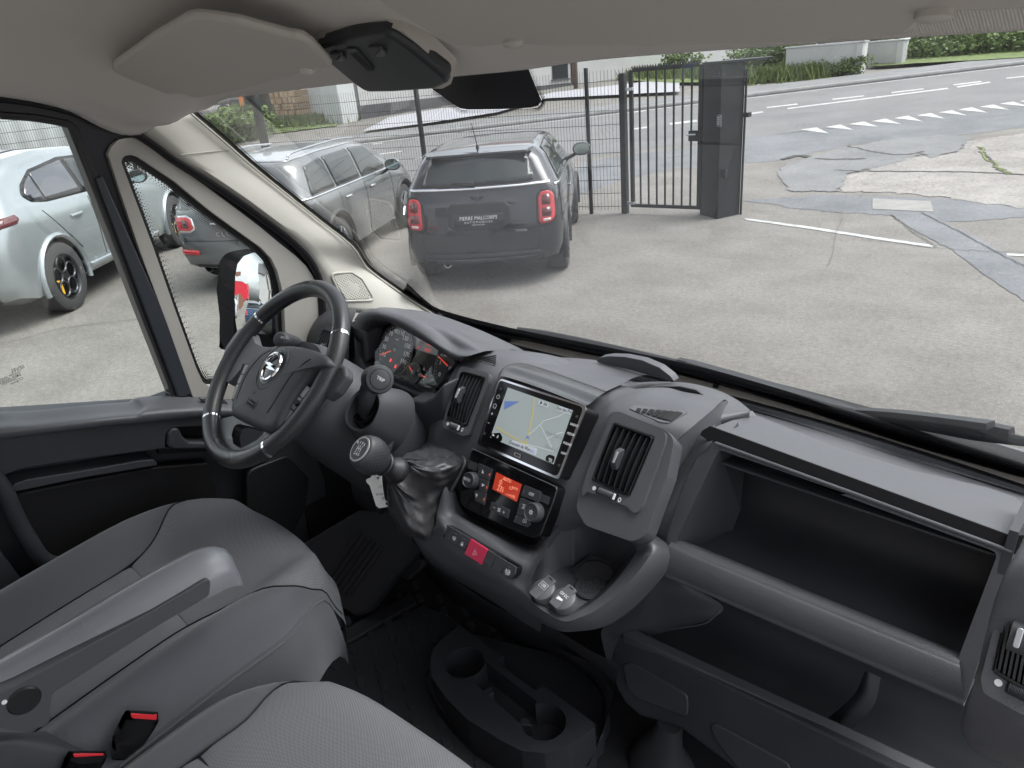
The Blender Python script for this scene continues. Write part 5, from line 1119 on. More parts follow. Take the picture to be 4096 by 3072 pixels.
# ---------------------------------------------------------------- column shroud and stalks
colm = thing('steering_column', 'dark plastic steering column shroud with ignition surround behind the wheel', 'steering column', CW - NW * .12)
def ell(c, ax, a, b, n=40, xd=(1, 0, 0), p=2.4):
    B = basis(ax, xd); out = []
    for k in range(n):
        t = 2 * math.pi * k / n; ct, st = math.cos(t), math.sin(t)
        out.append(c + B @ Vector((a * math.copysign(abs(ct) ** (2 / p), ct), b * math.copysign(abs(st) ** (2 / p), st), 0)))
    return out
c0 = CW - NW * .035
grid('column_collar', [ell(c0 + NW * h, NW, a, b) for h, a, b in ((.0, .055, .055), (-.004, .088, .082), (-.03, .098, .090), (-.045, .095, .088))], M['dash_smooth'], colm, True, ang=60)
grid('column_shroud', [ell(CW - NW * h - Vector((0, 0, dz)) + Vector((dx, 0, 0)), NW, a, b) for h, a, b, dz, dx in ((.072, .088, .080, .0, 0), (.078, .104, .092, .004, .0), (.12, .112, .098, .012, .004), (.18, .118, .104, .02, .008), (.26, .12, .108, .03, .01), (.34, .12, .11, .03, .01))], M['dash_smooth'], colm, True, ang=60)
# ignition surround: a bulge with a deep socket
kc = at('L', 462, 1330, Y=.640); kax = Vector((.30, -.72, .62)).normalized()
grid('ignition_surround', [ell(kc + kax * h, kax, a, b) for h, a, b in ((-.10, .050, .066), (-.05, .046, .058), (-.006, .038, .046), (.004, .033, .040), (.002, .029, .036), (-.03, .027, .033), (-.03, .001, .001))], M['dash_smooth'], colm, True, ang=50)
lathe('ignition_ring', [(.016, -.026), (.022, -.012), (.025, -.012), (.026, -.028)], kc + Vector((-.012, 0, 0)), kax, M['seal'], colm, n=30)
tube('shroud_joint', cr_pts([kc + Vector((.004, -.004, -.052)), kc + Vector((.016, .0, -.07)), kc + Vector((.028, .004, -.082)), kc + Vector((.04, .01, -.10))], 14), .0012, M['black'], colm, n=6)
grid('shroud_lower', [ell(at('E', x, y, Y=yy), (.1, -.6, .5), a, b) for x, y, yy, a, b in ((430, 1000, .665, .052, .05), (440, 1040, .665, .060, .058), (455, 1100, .70, .062, .062), (470, 1200, .76, .07, .07), (490, 1300, .84, .08, .08))], M['dash_low'], colm, True, ang=60)
# right stalk with ring knob
st = thing('wiper_stalk', 'black column stalk with a round end button marked TRIP', 'stalk', kc)
k0 = at('L', 470, 1330, Y=.655); k1 = at('L', 500, 1180, Y=.650); k2 = at('L', 530, 1060, Y=.656); k3 = at('L', 560, 985, Y=.668)
tube('stalk_arm', [k0, k1, k2, k3], [.016, .018, .018, .016], M['dash_smooth'], st, n=16, ns=20, sec=[(math.cos(t) * (.42), math.sin(t) * 1.15) for t in [2 * math.pi * k / 18 for k in range(18)]] if False else [(math.sin(t) * 1.0 * (1.15 if False else 1), math.cos(t) * .8) for t in [2 * math.pi * k / 18 for k in range(18)]])
e0 = at('L', 520, 968, Y=.690); e1 = at('L', 672, 955, Y=.652); ax = (e1 - e0).normalized()
lathe('stalk_knob', [(.0, -.006), (.022, -.006), (.026, .0), (.0265, .022), (.0235, .024), (.0235, .027), (.0265, .029), (.0265, .040), (.0245, .046), (.019, .0475), (.0185, .046), (.0178, .0485), (.012, .0500), (0, .0505)], e1 - ax * .052, ax, M['dash_smooth'], st, n=36)
B = basis(ax, (1, 0, 0)); text('stalk_label', 'TRIP', e1 - ax * .0010, B.col[0], B.col[1], .0085, M['white'], st, sx=.9)
bm = bmesh.new()
for k in range(40):
    t = 2 * math.pi * k / 40; d = B @ Vector((math.cos(t), math.sin(t), 0)); c = e1 - ax * .028 + d * .0262; bmv = [bm.verts.new(c + ax * a + ax.cross(d) * b + d * .0012) for a, b in ((-.005, -.0006), (-.005, .0006), (.005, .0006), (.005, -.0006))]; bm.faces.new(bmv)
tag(obj('knurling', bm, M['black'], st), kind='stuff')
sl = thing('light_stalk', 'black light stalk with small white symbols seen behind the wheel hub', 'stalk', at('K', 760, 560, Y=.66))
a0 = at('K', 662, 535, Y=.600); a1 = at('K', 780, 560, Y=.640); a2 = at('K', 900, 640, Y=.68)
tube('stalk_arm', [a0, a0.lerp(a1, .05), a1.lerp(a0, .45), a1.lerp(a0, .42), a1, a2], [.012, .0155, .0155, .0145, .0135, .012], M['dash_smooth'], sl, n=20)
text('stalk_label', '-EDGE', at('K', 700, 520, Y=.602), (.7, .7, -.25), (0, 0, 1), .006, M['white'], sl)
tube('hand_lever', [at('D', 1945, 1160, Y=.76), at('D', 2020, 1200, Y=.78), at('D', 2110, 1245, Y=.80)], .009, M['dash_smooth'], colm, n=8)

# ================================================================ gear lever
gl = thing('gear_lever', 'gear lever with leather knob, white shift pattern and gathered leather boot', 'gear lever', at('E', 800, 1350, t=1.25))
K0 = at('E', 378, 1099, t=1.165); K1 = at('E', 540, 1200, t=1.215); ax = (K0 - K1).normalized(); Lk = (K0 - K1).length
kn = [(.0, 0.0), (.021, -.0005), (.0255, -.003), (.0285, -.010), (.031, -.022), (.0305, -.036), (.026, -.050), (.019, -.060), (.0145, -.066), (0.0, -.068)]
B = basis(ax, (1, 0, 0))
knob = grid('knob', [[K0 + B @ Vector((r * .82 * math.cos(t), r * 1.05 * math.sin(t), h * Lk / .068)) for t in [2 * math.pi * k / 36 for k in range(36)]] for r, h in kn], M['perf'], gl, True, ang=60, uv=(.005, .008))
nf = ax; ring_ = [K0 + B @ Vector((.0215 * .86 * math.cos(t), .0225 * math.sin(t), .0008)) for t in [2 * math.pi * k / 36 for k in range(36)]]
rin = [K0 + B @ Vector((.0185 * .86 * math.cos(t), .0195 * math.sin(t), .0008)) for t in [2 * math.pi * k / 36 for k in range(36)]]
slab('pattern_ring', ring_, .002, M['print_grey'], knob, holes=[rin], toward=ax); pf = slab('shift_pattern', rin, .002, M['gloss'], knob, toward=ax, front=.0004)
gu = Vector((.0, .15, 1)); gu = (gu - ax * gu.dot(ax)).normalized(); gx = gu.cross(ax)
if gx.dot(AX_ := Vector((1, 0, 0))) < 0: gx = -gx
f0 = K0 + ax * .0016
strips('shift_lines', [[f0 + gx * x + gu * .0055, f0 + gx * x - gu * .0055] for x in (-.0045, .0, .0045)] + [[f0 - gx * .0045, f0 + gx * .0045]], .0008, .0002, ax, M['white'], pf)
for s, x, y in (('R', -.0105, .0085), ('1', -.0045, .0095), ('3', .001, .0095), ('5', .0065, .0085), ('2', -.0045, -.0095), ('4', .0005, -.0098), ('6', .006, -.0095)):
    text('gear_number', s, f0 + gx * x + gu * y, gx, gu, .0068, M['white'], pf)
bm = bmesh.new()     # seam stitches along the knob
for k in range(22):
    f = k / 21; h = -.006 - .052 * f; r = [q for q in kn if q[1] <= h][0][0] if False else .0300 - .010 * max(0, f - .55) / .45
    t = math.radians(-62 - 14 * f); c = K0 + B @ Vector((r * .86 * math.cos(t), r * 1.08 * math.sin(t), h * Lk / .068)); d = (c - (K0 + ax * h * Lk / .068)).normalized(); e = ax.cross(d)
    u = (e + ax * (.5 if k % 2 else -.5)).normalized(); bm.faces.new([bm.verts.new(c + d * .0006 + p) for p in (u * .004 - ax * .0004, u * .004 + ax * .0004, -u * .004 + ax * .0004, -u * .004 - ax * .0004)])
tag(obj('stitching', bm, M['trimgrey'], knob), kind='stuff')
K2 = at('E', 610, 1235, t=1.238)
ax2 = (K1 - K2).normalized()
lathe('lever_collar', [(.013, .022), (.020, .020), (.0215, .017), (.020, .013), (.0135, .010), (.0135, .004), (.016, -.001), (.022, -.010), (.025, -.018), (.023, -.024), (.01, -.03)], K2 + ax2 * .018, ax2, M['seal'], gl, n=30)
basep = [(830, 1035, .80), (935, 1080, .785), (1040, 1165, .765), (1010, 1260, .742), (950, 1370, .72), (895, 1500, .695), (842, 1624, .668), (760, 1585, .675), (650, 1530, .70), (600, 1400, .75), (650, 1230, .79), (740, 1110, .80)]
bl_ = cr_pts([at('E', x, y, Y=yy) for x, y, yy in basep], 96, True)
BB = basis(ax2, (0, 0, 1)); cen = K2 - ax2 * .004; bc_ = sum(bl_, Vector()) / 96
ring0 = []
for p in bl_:
    d = p - cen; d = d - ax2 * d.dot(ax2); ring0.append(cen + d.normalized() * .020)
viewd = (EYE - bc_).normalized(); rows = []
for j in range(41):
    v = j / 40; r = []
    for i in range(96):
        a, b = ring0[i], bl_[i]; p = a.lerp(b, v ** .9)
        out = (b - bc_).normalized(); th_ = i / 96 * 2 * math.pi
        bag = math.sin(math.pi * min(1, v * 1.05)) ** .8
        sag = .026 * bag * (1.0 + .55 * math.sin(th_ - 2.6))
        p = p + ax2 * (-.012 * bag) + out * sag + Vector((0, 0, -1)) * .014 * bag + viewd * .012 * bag
        gather = math.exp(-v * 7) * .0030 * math.sin(th_ * 13 + 2 * math.sin(th_ * 3))
        fold = .006 * math.sin(th_ * 3 + v * 7 + 1.2 * math.sin(v * 5)) * bag + .0026 * math.sin(th_ * 7 - v * 11) * bag + .0012 * math.sin(th_ * 17 + v * 23) * bag
        r.append(p + out * (fold + gather) + viewd * (fold * .8 + gather))
    rows.append(r)
boot = grid('leather_boot', rows, M['leather'], gl, True, ang=80)
tube('boot_base_ring', bl_, .004, M['dash'], gl, n=8, closed=True)
for k0_, k1_ in ((62, 52), (8, 14)):
    seam_ = [rows[j][int(k0_ + (k1_ - k0_) * j / 40) % 96] + viewd * .0012 for j in range(3, 40)]
    tube('boot_seam', seam_, .0011, M['leather_s'], boot, n=6)
    bm = bmesh.new()
    for j in range(1, len(seam_) - 1):
        d = (seam_[j + 1] - seam_[j - 1]).normalized(); e = d.cross(viewd)
        for s_ in (-1, 1): c = seam_[j] + e * .0022 * s_ + viewd * .0008; bm.faces.new([bm.verts.new(c + p) for p in (d * .0012 + e * .0003, d * .0012 - e * .0003, -d * .0012 - e * .0003, -d * .0012 + e * .0003)])
    tag(obj('stitching', bm, M['black'], boot), kind='stuff')

# key tag hanging from the ignition key behind the lever
kt = thing('key_tag', 'white paper key tag with handwriting hanging below the gear knob', 'key tag', at('E', 490, 1350, Y=.64))
tp_ = [(455, 1250), (515, 1262), (520, 1330), (535, 1420), (568, 1452), (555, 1465), (500, 1475), (480, 1458), (440, 1330), (420, 1310), (418, 1292), (450, 1278)]
TPn = Vector((.2, -.9, .35)).normalized(); tc0 = at('E', 490, 1350, Y=.62); TP = (tuple(TPn), TPn.dot(tc0))
hol = [[at('E', x + 8 * math.cos(t), y + 9 * math.sin(t), P=TP) for t in [2 * math.pi * k / 10 for k in range(10)]] for x, y in ((492, 1284), (548, 1445))]
slab('tag_card', rnd(ats('E', tp_, P=TP), .002, 2), .0006, M['paper'], kt, holes=hol)
def scrib(ps): return ats('E', ps, P=(TP[0], TP[1] + .0004))
strips('handwriting', [scrib(p) for p in ([(505, 1332), (515, 1330), (512, 1342), (518, 1345)], [(498, 1335), (500, 1348)], [(488, 1380), (482, 1388), (490, 1394), (496, 1384), (488, 1380)], [(502, 1378), (506, 1392), (512, 1378), (516, 1392)], [(522, 1376), (524, 1390)], [(530, 1374), (536, 1388), (540, 1374)], [(516, 1410), (536, 1404)], [(526, 1408), (530, 1424)], [(540, 1402), (544, 1418), (552, 1414)])], .0007, .0001, TPn, M['ink'], kt)
tube('key_ring', [at('E', 492 + 14 * math.cos(t), 1268 + 20 * math.sin(t), P=TP) for t in [2 * math.pi * k / 16 for k in range(16)]], .0008, M['satin'], kt, n=6, closed=True)
tube('key', [at('E', 478, 1400, Y=.66), at('E', 495, 1480, Y=.66), at('E', 515, 1490, Y=.66)], .008, M['black'], kt, n=8)

# ================================================================ seats
def seat_cushion(t, X0, HW, yr, yf, zr, zf, sbf, crest, corner, seams_at, zc_drop=.0, side_w=None, skew=0):
    """t: seat thing. surface S(s, v); s across -1..1, v from rear 0 to front 1, beyond 1 down the front"""
    def S(s, v):
        vv = min(v, 1.0); y = yr + (yf - yr) * vv
        hw = HW * (1 - corner * ss(.70, 1.02, v) ** 2)
        z = zr + (zf - zr) * vv + .012 * math.sin(math.pi * vv)
        a = abs(s)
        hb = crest * math.exp(-((a - .78) / .17) ** 2) * (1 - .55 * ss(.6, 1, v))
        z += hb - zc_drop * (1 - a * a) * 0.3
        ed = ss(.86, 1.0, a); z -= ed * ed * .030
        fr = ss(.86, 1.12, v)
        y -= .05 * a ** 2.6 * ss(.35, 1, v)
        z -= .055 * fr ** 1.6
        if v > 1: k = (v - 1) / .5; y += .028 * math.sin(min(1, k * 1.6) * math.pi / 2) - .02 * max(0, k - .5); z -= .12 * k ** 1.1
        x = X0 + s * hw + skew * (vv - .5)
        return Vector((x, y, z))
    nv = 44
    V_ = [1.5 * j / nv for j in range(nv + 1)]
    groove = lambda v: -.004 * math.exp(-((v - seams_at) / .018) ** 2)
    for a, b in ((0, seams_at), (seams_at, 1.5)):
        vs_ = [a + (b - a) * j / (nv // 2) for j in range(nv // 2 + 1)]
        rows = [[S(q * sbf(v), v) + Vector((0, 0, groove(v) - .003 * ss(.93, 1, abs(q)))) for q in [-1 + 2 * i / 30 for i in range(31)]] for v in vs_]
        grid('seat_insert', rows, M['weave'], t, ang=80, uv=(2 * sbf(.5) * HW / 30, (b - a) * (yf - yr) / (nv // 2)))
    for sg in (-1, 1):
        rows = [[S(sg * (sbf(v) + (1 - sbf(v)) * q), v) + Vector((0, 0, -.003 * (1 - ss(0, .15, q)))) for q in [i / 16 for i in range(17)]] for v in V_]
        grid('bolster', rows, M['cloth_w'], t, ang=80)
        tube('seam', [S(sg * sbf(v), v) + Vector((0, 0, -.0015)) for v in V_[:36]], .0014, M['black'], t, n=6)
        # side panel
        rows = []
        for k in range(8):
            f = k / 7; rows.append([S(sg, v) + Vector((sg * (.012 * math.sin(f * math.pi) - .0 * f), .006 * f, -.15 * f)) for v in V_[:32]])
        grid('side_panel', rows, M['cloth_w'], t, ang=80)
        pr = [S(sg, v) + Vector((sg * .003, 0, -.008)) for v in V_[:32]]
        tube('piping', pr, .0022, M['cloth_w'], t, n=8)
    tube('seam', [S(q * sbf(seams_at), seams_at) + Vector((0, 0, -.005)) for q in [-1 + 2 * i / 24 for i in range(25)]], .0014, M['black'], t, n=6)
    return S
ds = thing('driver_seat', 'grey cloth driver seat with light woven centre and a folding armrest', 'seat', (-1.215, .2, ZF))
def sb1(v): return .47 + .50 * ss(.50, 1.0, v) ** 1.3
S1 = seat_cushion(ds, -1.218, .272, -.10, .512, 1.345, 1.405, sb1, .045, .22, .58)
# valance and base
base = [(-1.47, -.08), (-1.47, .36), (-1.40, .44), (-1.2, .47), (-1.02, .44), (-.975, .34), (-.975, -.08)]
slab('seat_valance', rnd([Vector((x, y, 1.275)) for x, y in base], .04, 4), .07, M['trimgrey'], ds, toward=(0, 0, 1), bev=.012, seg=3)
slab('seat_plinth', [Vector((-1.43, -.08, 1.21)), Vector((-1.43, .34, 1.21)), Vector((-1.01, .34, 1.21)), Vector((-1.01, -.08, 1.21))], .24, M['black'], ds, toward=(0, 0, 1), bev=.01)
# backrest
rows = []
for j in range(16):
    v = j / 15; z = 1.33 + .68 * v; y = -.135 - .20 * v; hw = .245 - .03 * v ** 3
    r = []
    for k in range(32):
        t_ = 2 * math.pi * k / 32; cx, sx_ = math.cos(t_), math.sin(t_); p = 2.8
        X_ = hw * math.copysign(abs(cx) ** (2 / p), cx); Y_ = .062 * math.copysign(abs(sx_) ** (2 / p), sx_) * (1 - .2 * v)
        r.append(Vector((-1.218 + X_, y + Y_ - .022 * (1 - (X_ / hw) ** 2) * (sx_ > 0) * -1 * -1, z)))
    rows.append(r)
grid('backrest', rows, M['cloth_w'], ds, True, cap=True, ang=70)
# armrest: padded moulding with side cover and pivot
ay = [-.12, -.02, .08, .18, .25, .285, .305, .312]
az = [1.565, 1.566, 1.572, 1.580, 1.582, 1.578, 1.566, 1.55]
hwid = [.030, .031, .031, .031, .030, .028, .022, .010]
rows = []
for y, z, w in zip(ay, az, hwid):
    cx = -.962; hgt = .030 if y < .24 else .050
    sec = [(-w, -hgt), (-w - .001, -.024), (-w, -.012), (-w * .75, .003), (-w * .2, .008), (w * .35, .002), (w * .62, -.010), (w * .86, -.018), (w + .001, -.025), (w, -hgt)]
    rows.append([Vector((cx + a, y, z + b)) for a, b in sec])
R2_ = [cr_pts([r[i] for r in rows], 40) for i in range(10)]
grid('armrest_pad', [[R2_[i][j] for i in range(10)] for j in range(40)], M['armtrim'], ds, cap=True, ang=50)
AP = ((1, 0, 0), -.929)
cov = ats('G', [(1246, 526), (1235, 640), (1150, 690), (960, 800), (700, 965), (430, 1140), (310, 1215), (300, 1290), (290, 1400), (150, 1445), (-60, 1410), (-60, 1236), (100, 1160), (500, 945), (900, 728)], P=AP)
slab('armrest_cover', rnd(cov, .008, 4), .05, M['armcover'], ds, toward=(1, 0, 0), bev=.003)
pc = at('G', 142, 1255, P=AP); lathe('pivot_cap', [(0, .003), (.0165, .003), (.0185, .001), (.019, -.006)], pc, (1, 0, 0), M['seal'], ds, n=30, xd=(0, 1, 0))
lathe('pin', [(0, .001), (.003, .001), (.003, 0)], at('G', 25, 1265, P=AP), (1, 0, 0), M['white'], ds, n=10, xd=(0, 1, 0))
# rear moulding with lap belt guide
loft('hinge_moulding', [[at('G', x, y, X=xx) for x, y in pts] for xx, pts in ((-1.02, [(-80, 1440), (150, 1445), (300, 1440), (450, 1480), (660, 1500)]), (-.965, [(-80, 1480), (100, 1468), (300, 1500), (450, 1545), (640, 1560)]), (-.955, [(-80, 1620), (60, 1570), (220, 1600), (400, 1640), (620, 1660)]), (-.96, [(-80, 1800), (60, 1760), (220, 1760), (400, 1760), (620, 1760)]))], M['dash_smooth'], 26, 16, ds, ang=70)

bs = thing('passenger_bench', 'grey bench seat with light woven centre in front of the camera', 'seat', (-.45, .1, ZF))
def sb2(v): return .775 - .0 * v + .17 * ss(.72, 1.0, v)
seat_cushion(bs, -.43, .50, -.22, .392, 1.345, 1.385, sb2, .018, .16, .62)
slab('seat_valance', rnd([Vector((x, y, 1.25)) for x, y in ((-.90, -.2), (-.90, .26), (-.80, .34), (-.1, .34), (.04, .28), (.04, -.2))], .04, 4), .06, M['dash_low'], bs, toward=(0, 0, 1), bev=.012, seg=3)
slab('seat_plinth', [Vector((-.86, -.2, 1.19)), Vector((-.86, .22, 1.19)), Vector((.0, .22, 1.19)), Vector((.0, -.2, 1.19))], .22, M['black'], bs, toward=(0, 0, 1), bev=.01)

# seat belt buckles
def buckle(lbl, px, stalk, X0):
    t = thing('seat_belt_buckle', lbl, 'buckle', at('G', *px[0], X=X0), 'seat belt buckles')
    tl2, tr2, br2, bl2 = ats('G', px, X=X0)
    up = Vector((0, -.35, .94)).normalized()
    body = [tl2, tr2, br2, bl2]; n = Vector((1, 0, 0))
    c = sum(body, Vector()) / 4; a = (tr2 - tl2).normalized(); nn2 = a.cross(n).normalized()
    foot = at('G', stalk[0], stalk[1], X=X0)
    o = grid('buckle_body', [[p + (p - c) * .12 for p in body], [p + (p - c) * .14 + (foot - c).normalized() * .01 for p in body], [p + (p - c) * .05 + (foot - c) * .6 for p in body], [p * .5 + (c) * .5 + (foot - c) for p in body]], M['black'], t, True, cap=True, ang=40)
    bevel(o, .002)
    nb = nrm_of(body); nb = nb if nb.dot(EYE - c) > 0 else -nb
    slab('release_button', rnd([p + nb * .002 + (bl2 - tl2) * (.25 if i < 2 else -.04) for i, p in enumerate([c + (p - c) * .92 for p in body])], .002, 2), .006, M['red'], t, bev=.001)
    slab('tongue_slot', [c + (p - c) * .9 + nb * .0018 + ((tl2 - bl2) * (-.0 if i < 2 else .70)) for i, p in enumerate(body)], .001, M['black'], t)
    return t
buckle('upright seat belt buckle with red release button between the seats, nearer the windscreen', [(752, 1312), (925, 1322), (930, 1375), (772, 1362)], (700, 1600), -.945)
buckle('lower seat belt buckle with red release button at the bottom left, nearer the camera', [(415, 1555), (612, 1556), (622, 1580), (585, 1600), (420, 1585)][:3] + [(428, 1592)], (430, 1760), -.945)

# ================================================================ footwell
mt = thing('rubber_floor_mat', 'black rubber floor mat with raised oval studs in the passenger footwell', 'floor mat', (-.9, .6, ZF))
slab('mat_sheet', rnd(ats('H', [(0, 960), (590, 640), (760, 700), (1000, 900), (1500, 1500), (1900, 1900), (200, 1900), (-500, 1500), (-400, 1180)], Z=ZF + .012), .02, 3), .010, M['rubber'], mt, toward=(0, 0, 1), bev=.003)
stud0 = None; k_ = 0
p00 = at('H', 175, 915, Z=ZF + .013); dirA = (at('H', 430, 760, Z=ZF + .013) - at('H', 180, 960, Z=ZF + .013)); dirA.normalize(); dirB = Vector((dirA.y, -dirA.x, 0))
for i in range(-1, 10):
    for j in range(-3, 12):
        c = p00 + dirA * (i * .054 + (.027 if j % 2 else 0)) + dirB * j * .045
        if not (-1.32 < c.x < -.62 and .28 < c.y < .86): continue
        if stud0 is None:
            bm = bmesh.new(); out = []
            for r, h in ((.0, .0022), (1.0, .0022), (1.16, 0)):
                lp = []
                for q_ in range(14):
                    t = 2 * math.pi * q_ / 14; sx2 = .0095 * math.copysign(1, math.cos(t)) if abs(math.cos(t)) > .05 else 0
                    lp.append(bm.verts.new((math.cos(t) * .0075 * r + sx2 * min(1, r), math.sin(t) * .0075 * r, h)))
                out.append(lp)
            bm.faces.new(out[1])
            for q_ in range(14): bm.faces.new((out[1][q_], out[1][(q_ + 1) % 14], out[2][(q_ + 1) % 14], out[2][q_]))
            for v in out[0]: bm.verts.remove(v)
            stud0 = obj('stud', bm, M['rubber'], None); o = stud0
        else: o = stud0.copy(); COL.objects.link(o)
        o.location = c; o.rotation_euler.z = math.atan2(dirA.y, dirA.x) + math.radians(62)
        o.parent = mt; o.matrix_parent_inverse = Matrix.Translation(-mt.location)
M['mat_edge'] = M['rubber']
tag(slab('sill_strip', ats('H', [(-300, 1080), (0, 945), (560, 620), (520, 560), (0, 850), (-300, 960)], Z=ZF + .02), .018, M['dash_low'], None, toward=(0, 0, 1), bev=.004), kind='structure')
# ribbed foot rest and pedals
fp = thing('footwell_panel', 'ribbed black plastic panel of the driver footwell beside the seat', 'panel', (-1.35, .75, ZF))
FP = ((.25, -.85, .47), 0); q0 = at('H', 200, 700, Z=ZF + .03); FP = (FP[0], Vector(FP[0]).dot(q0))
slab('panel_sheet', rnd(ats('H', [(-40, 560), (60, 640), (180, 720), (260, 690), (420, 470), (640, 260), (560, 60), (200, 60), (-200, 300)], P=FP), .02, 4), .04, M['dash_low'], fp, bev=.010, seg=3)
for i in range(6):
    x0, y0, x1, y1 = 15 + i * 24, 480 + i * 22, 215 + i * 27, 190 + i * 20
    tube('rib', ats('H', [(x0, y0), (x1, y1)], P=(FP[0], FP[1] + .002)), .004, M['dash_smooth'], fp, n=8)
slab('heel_pad', rnd(ats('H', [(-60, 640), (10, 650), (80, 690), (100, 740), (50, 790), (-80, 830)], Z=ZF + .03), .015, 4), .02, M['rubber'], fp, toward=(0, 0, 1), bev=.004)
slab('heel_slot', rnd(ats('H', [(-10, 680), (30, 652), (52, 662), (10, 700)], Z=ZF + .0315), .006, 4), .002, M['black'], fp, toward=(0, 0, 1))
bp = thing('brake_pedal', 'dark pedal with rounded rubber pad low in the driver footwell', 'pedal', at('H', 500, 420, Z=1.08))
PP = ((0, -.9, .43), 0); pc = at('H', 500, 420, Z=1.08); PP = (PP[0], Vector(PP[0]).dot(pc))
slab('pedal_pad', rnd(ats('H', [(440, 430), (470, 380), (545, 345), (600, 360), (590, 410), (500, 488), (450, 470)], P=PP), .008, 3), .015, M['rubber'], bp, bev=.003)
tube('pedal_arm', [pc + Vector((0, .01, .0)), pc + Vector((.01, .05, .08)), pc + Vector((.02, .08, .25))], .009, M['black'], bp, n=8)

# ================================================================ floor console with cup holders
fc = thing('floor_console', 'black plastic floor console with two cup holders and coin slots', 'cup holder console', (-.85, .8, ZF))
ZT = 1.075
top = rnd(ats('H', [(820, 762), (700, 860), (655, 920), (640, 1000), (650, 1080), (740, 1210), (870, 1340), (1080, 1470), (1200, 1530), (1340, 1545), (1480, 1500), (1650, 1385), (1640, 1360), (1560, 1300), (1330, 1130), (1100, 960), (940, 850)], Z=ZT), .004, 2)
con = slab('console_body', top, .125, M['dash_low'], fc, toward=(0, 0, 1), bev=0)
def cyl(c, r, h, n=36):
    bm = bmesh.new(); bmesh.ops.create_cone(bm, cap_ends=True, segments=n, radius1=r * .9, radius2=r * 1.0, depth=h); bm.transform(Matrix.Translation(c)); return obj('cutter', bm, None)
def prism(pts, h0, h1):
    bm = bmesh.new(); a = [bm.verts.new((p.x, p.y, h0)) for p in pts]; b = [bm.verts.new((p.x, p.y, h1)) for p in pts]
    bm.faces.new(a); bm.faces.new(b); n = len(pts)
    for i in range(n): bm.faces.new((a[i], a[(i + 1) % n], b[(i + 1) % n], b[i]))
    bmesh.ops.recalc_face_normals(bm, faces=bm.faces); return obj('cutter', bm, None)
def cup_c(w, l, r, tpt, b): 
    a_, b_ = at(w, l[0], l[1], Z=ZT), at(w, r[0], r[1], Z=ZT); return (a_ + b_) / 2, (a_ - b_).length / 2
c1, r1 = cup_c('H', (722, 985), (982, 985), None, None); c2, r2_ = cup_c('H', (1190, 1375), (1465, 1335), None, None)
c1 = at('H', 852, 990, Z=ZT); c2 = at('H', 1335, 1350, Z=ZT); r1 = r2_ = .043
cuts = [cyl(c1 + Vector((0, 0, -.045 + .01)), r1, .11), cyl(c2 + Vector((0, 0, -.045 + .01)), r2_, .11)]
cuts.append(prism(ats('H', [(905, 1110), (985, 990), (1290, 1225), (1280, 1260), (1200, 1370)], Z=ZT), 1.0, 1.1))
cuts.append(prism(rnd(ats('H', [(1050, 990), (1100, 945), (1345, 1110), (1285, 1165)], Z=ZT), .003, 2), 1.02, 1.1))
cut(con, cuts); bevel(con, .003, 2)
slab('console_skirt', rnd(ats('H', [(630, 1050), (625, 1130), (690, 1250), (860, 1420), (1080, 1560), (1300, 1640), (1500, 1620), (1700, 1430), (1715, 1200), (1600, 1050), (1400, 930), (820, 790)], Z=ZT - .055), .01, 3), .08, M['dash_low'], fc, toward=(0, 0, 1), bev=.006, seg=3)
slab('divider', ats('H', [(945, 1230), (1030, 1175), (1010, 1135), (925, 1170)], Z=ZT - .02), .04, M['dash_smooth'], fc, toward=(0, 0, 1), bev=.002)
slab('divider', ats('H', [(1185, 1370), (1265, 1375), (1240, 1330), (1195, 1330)], Z=ZT - .025), .04, M['dash_smooth'], fc, toward=(0, 0, 1), bev=.002)
# tunnel swelling behind the console
loft('tunnel_cover', [ats('H', [(1400, 900), (1650, 1010), (1760, 1180)], Z=1.15), ats('H', [(1560, 1010), (1690, 1140), (1720, 1330)], Z=1.08), ats('H', [(1650, 1100), (1716, 1250), (1690, 1420)], Z=1.04), ats('H', [(1700, 1200), (1740, 1400), (1600, 1640)], Z=.99)], M['dash_low'], 20, 14, fc, ang=80)
# seat-belt anchor / lever boot under the tray
lb_ = thing('lever_boot', 'small black rubber boot with a stalk on the floor under the lower tray', 'boot', at('I', 200, 1400, Z=1.0))
grid('boot_gaiter', [ell(at('I', x, y, Z=z), (.1, -.2, 1), a, b) for x, y, z, a, b in ((250, 1230, 1.10, .022, .02), (235, 1300, 1.07, .026, .024), (200, 1370, 1.03, .04, .032), (200, 1440, .99, .06, .045), (200, 1470, .975, .064, .05))], M['rubber'], lb_, True, ang=60, cap=True)

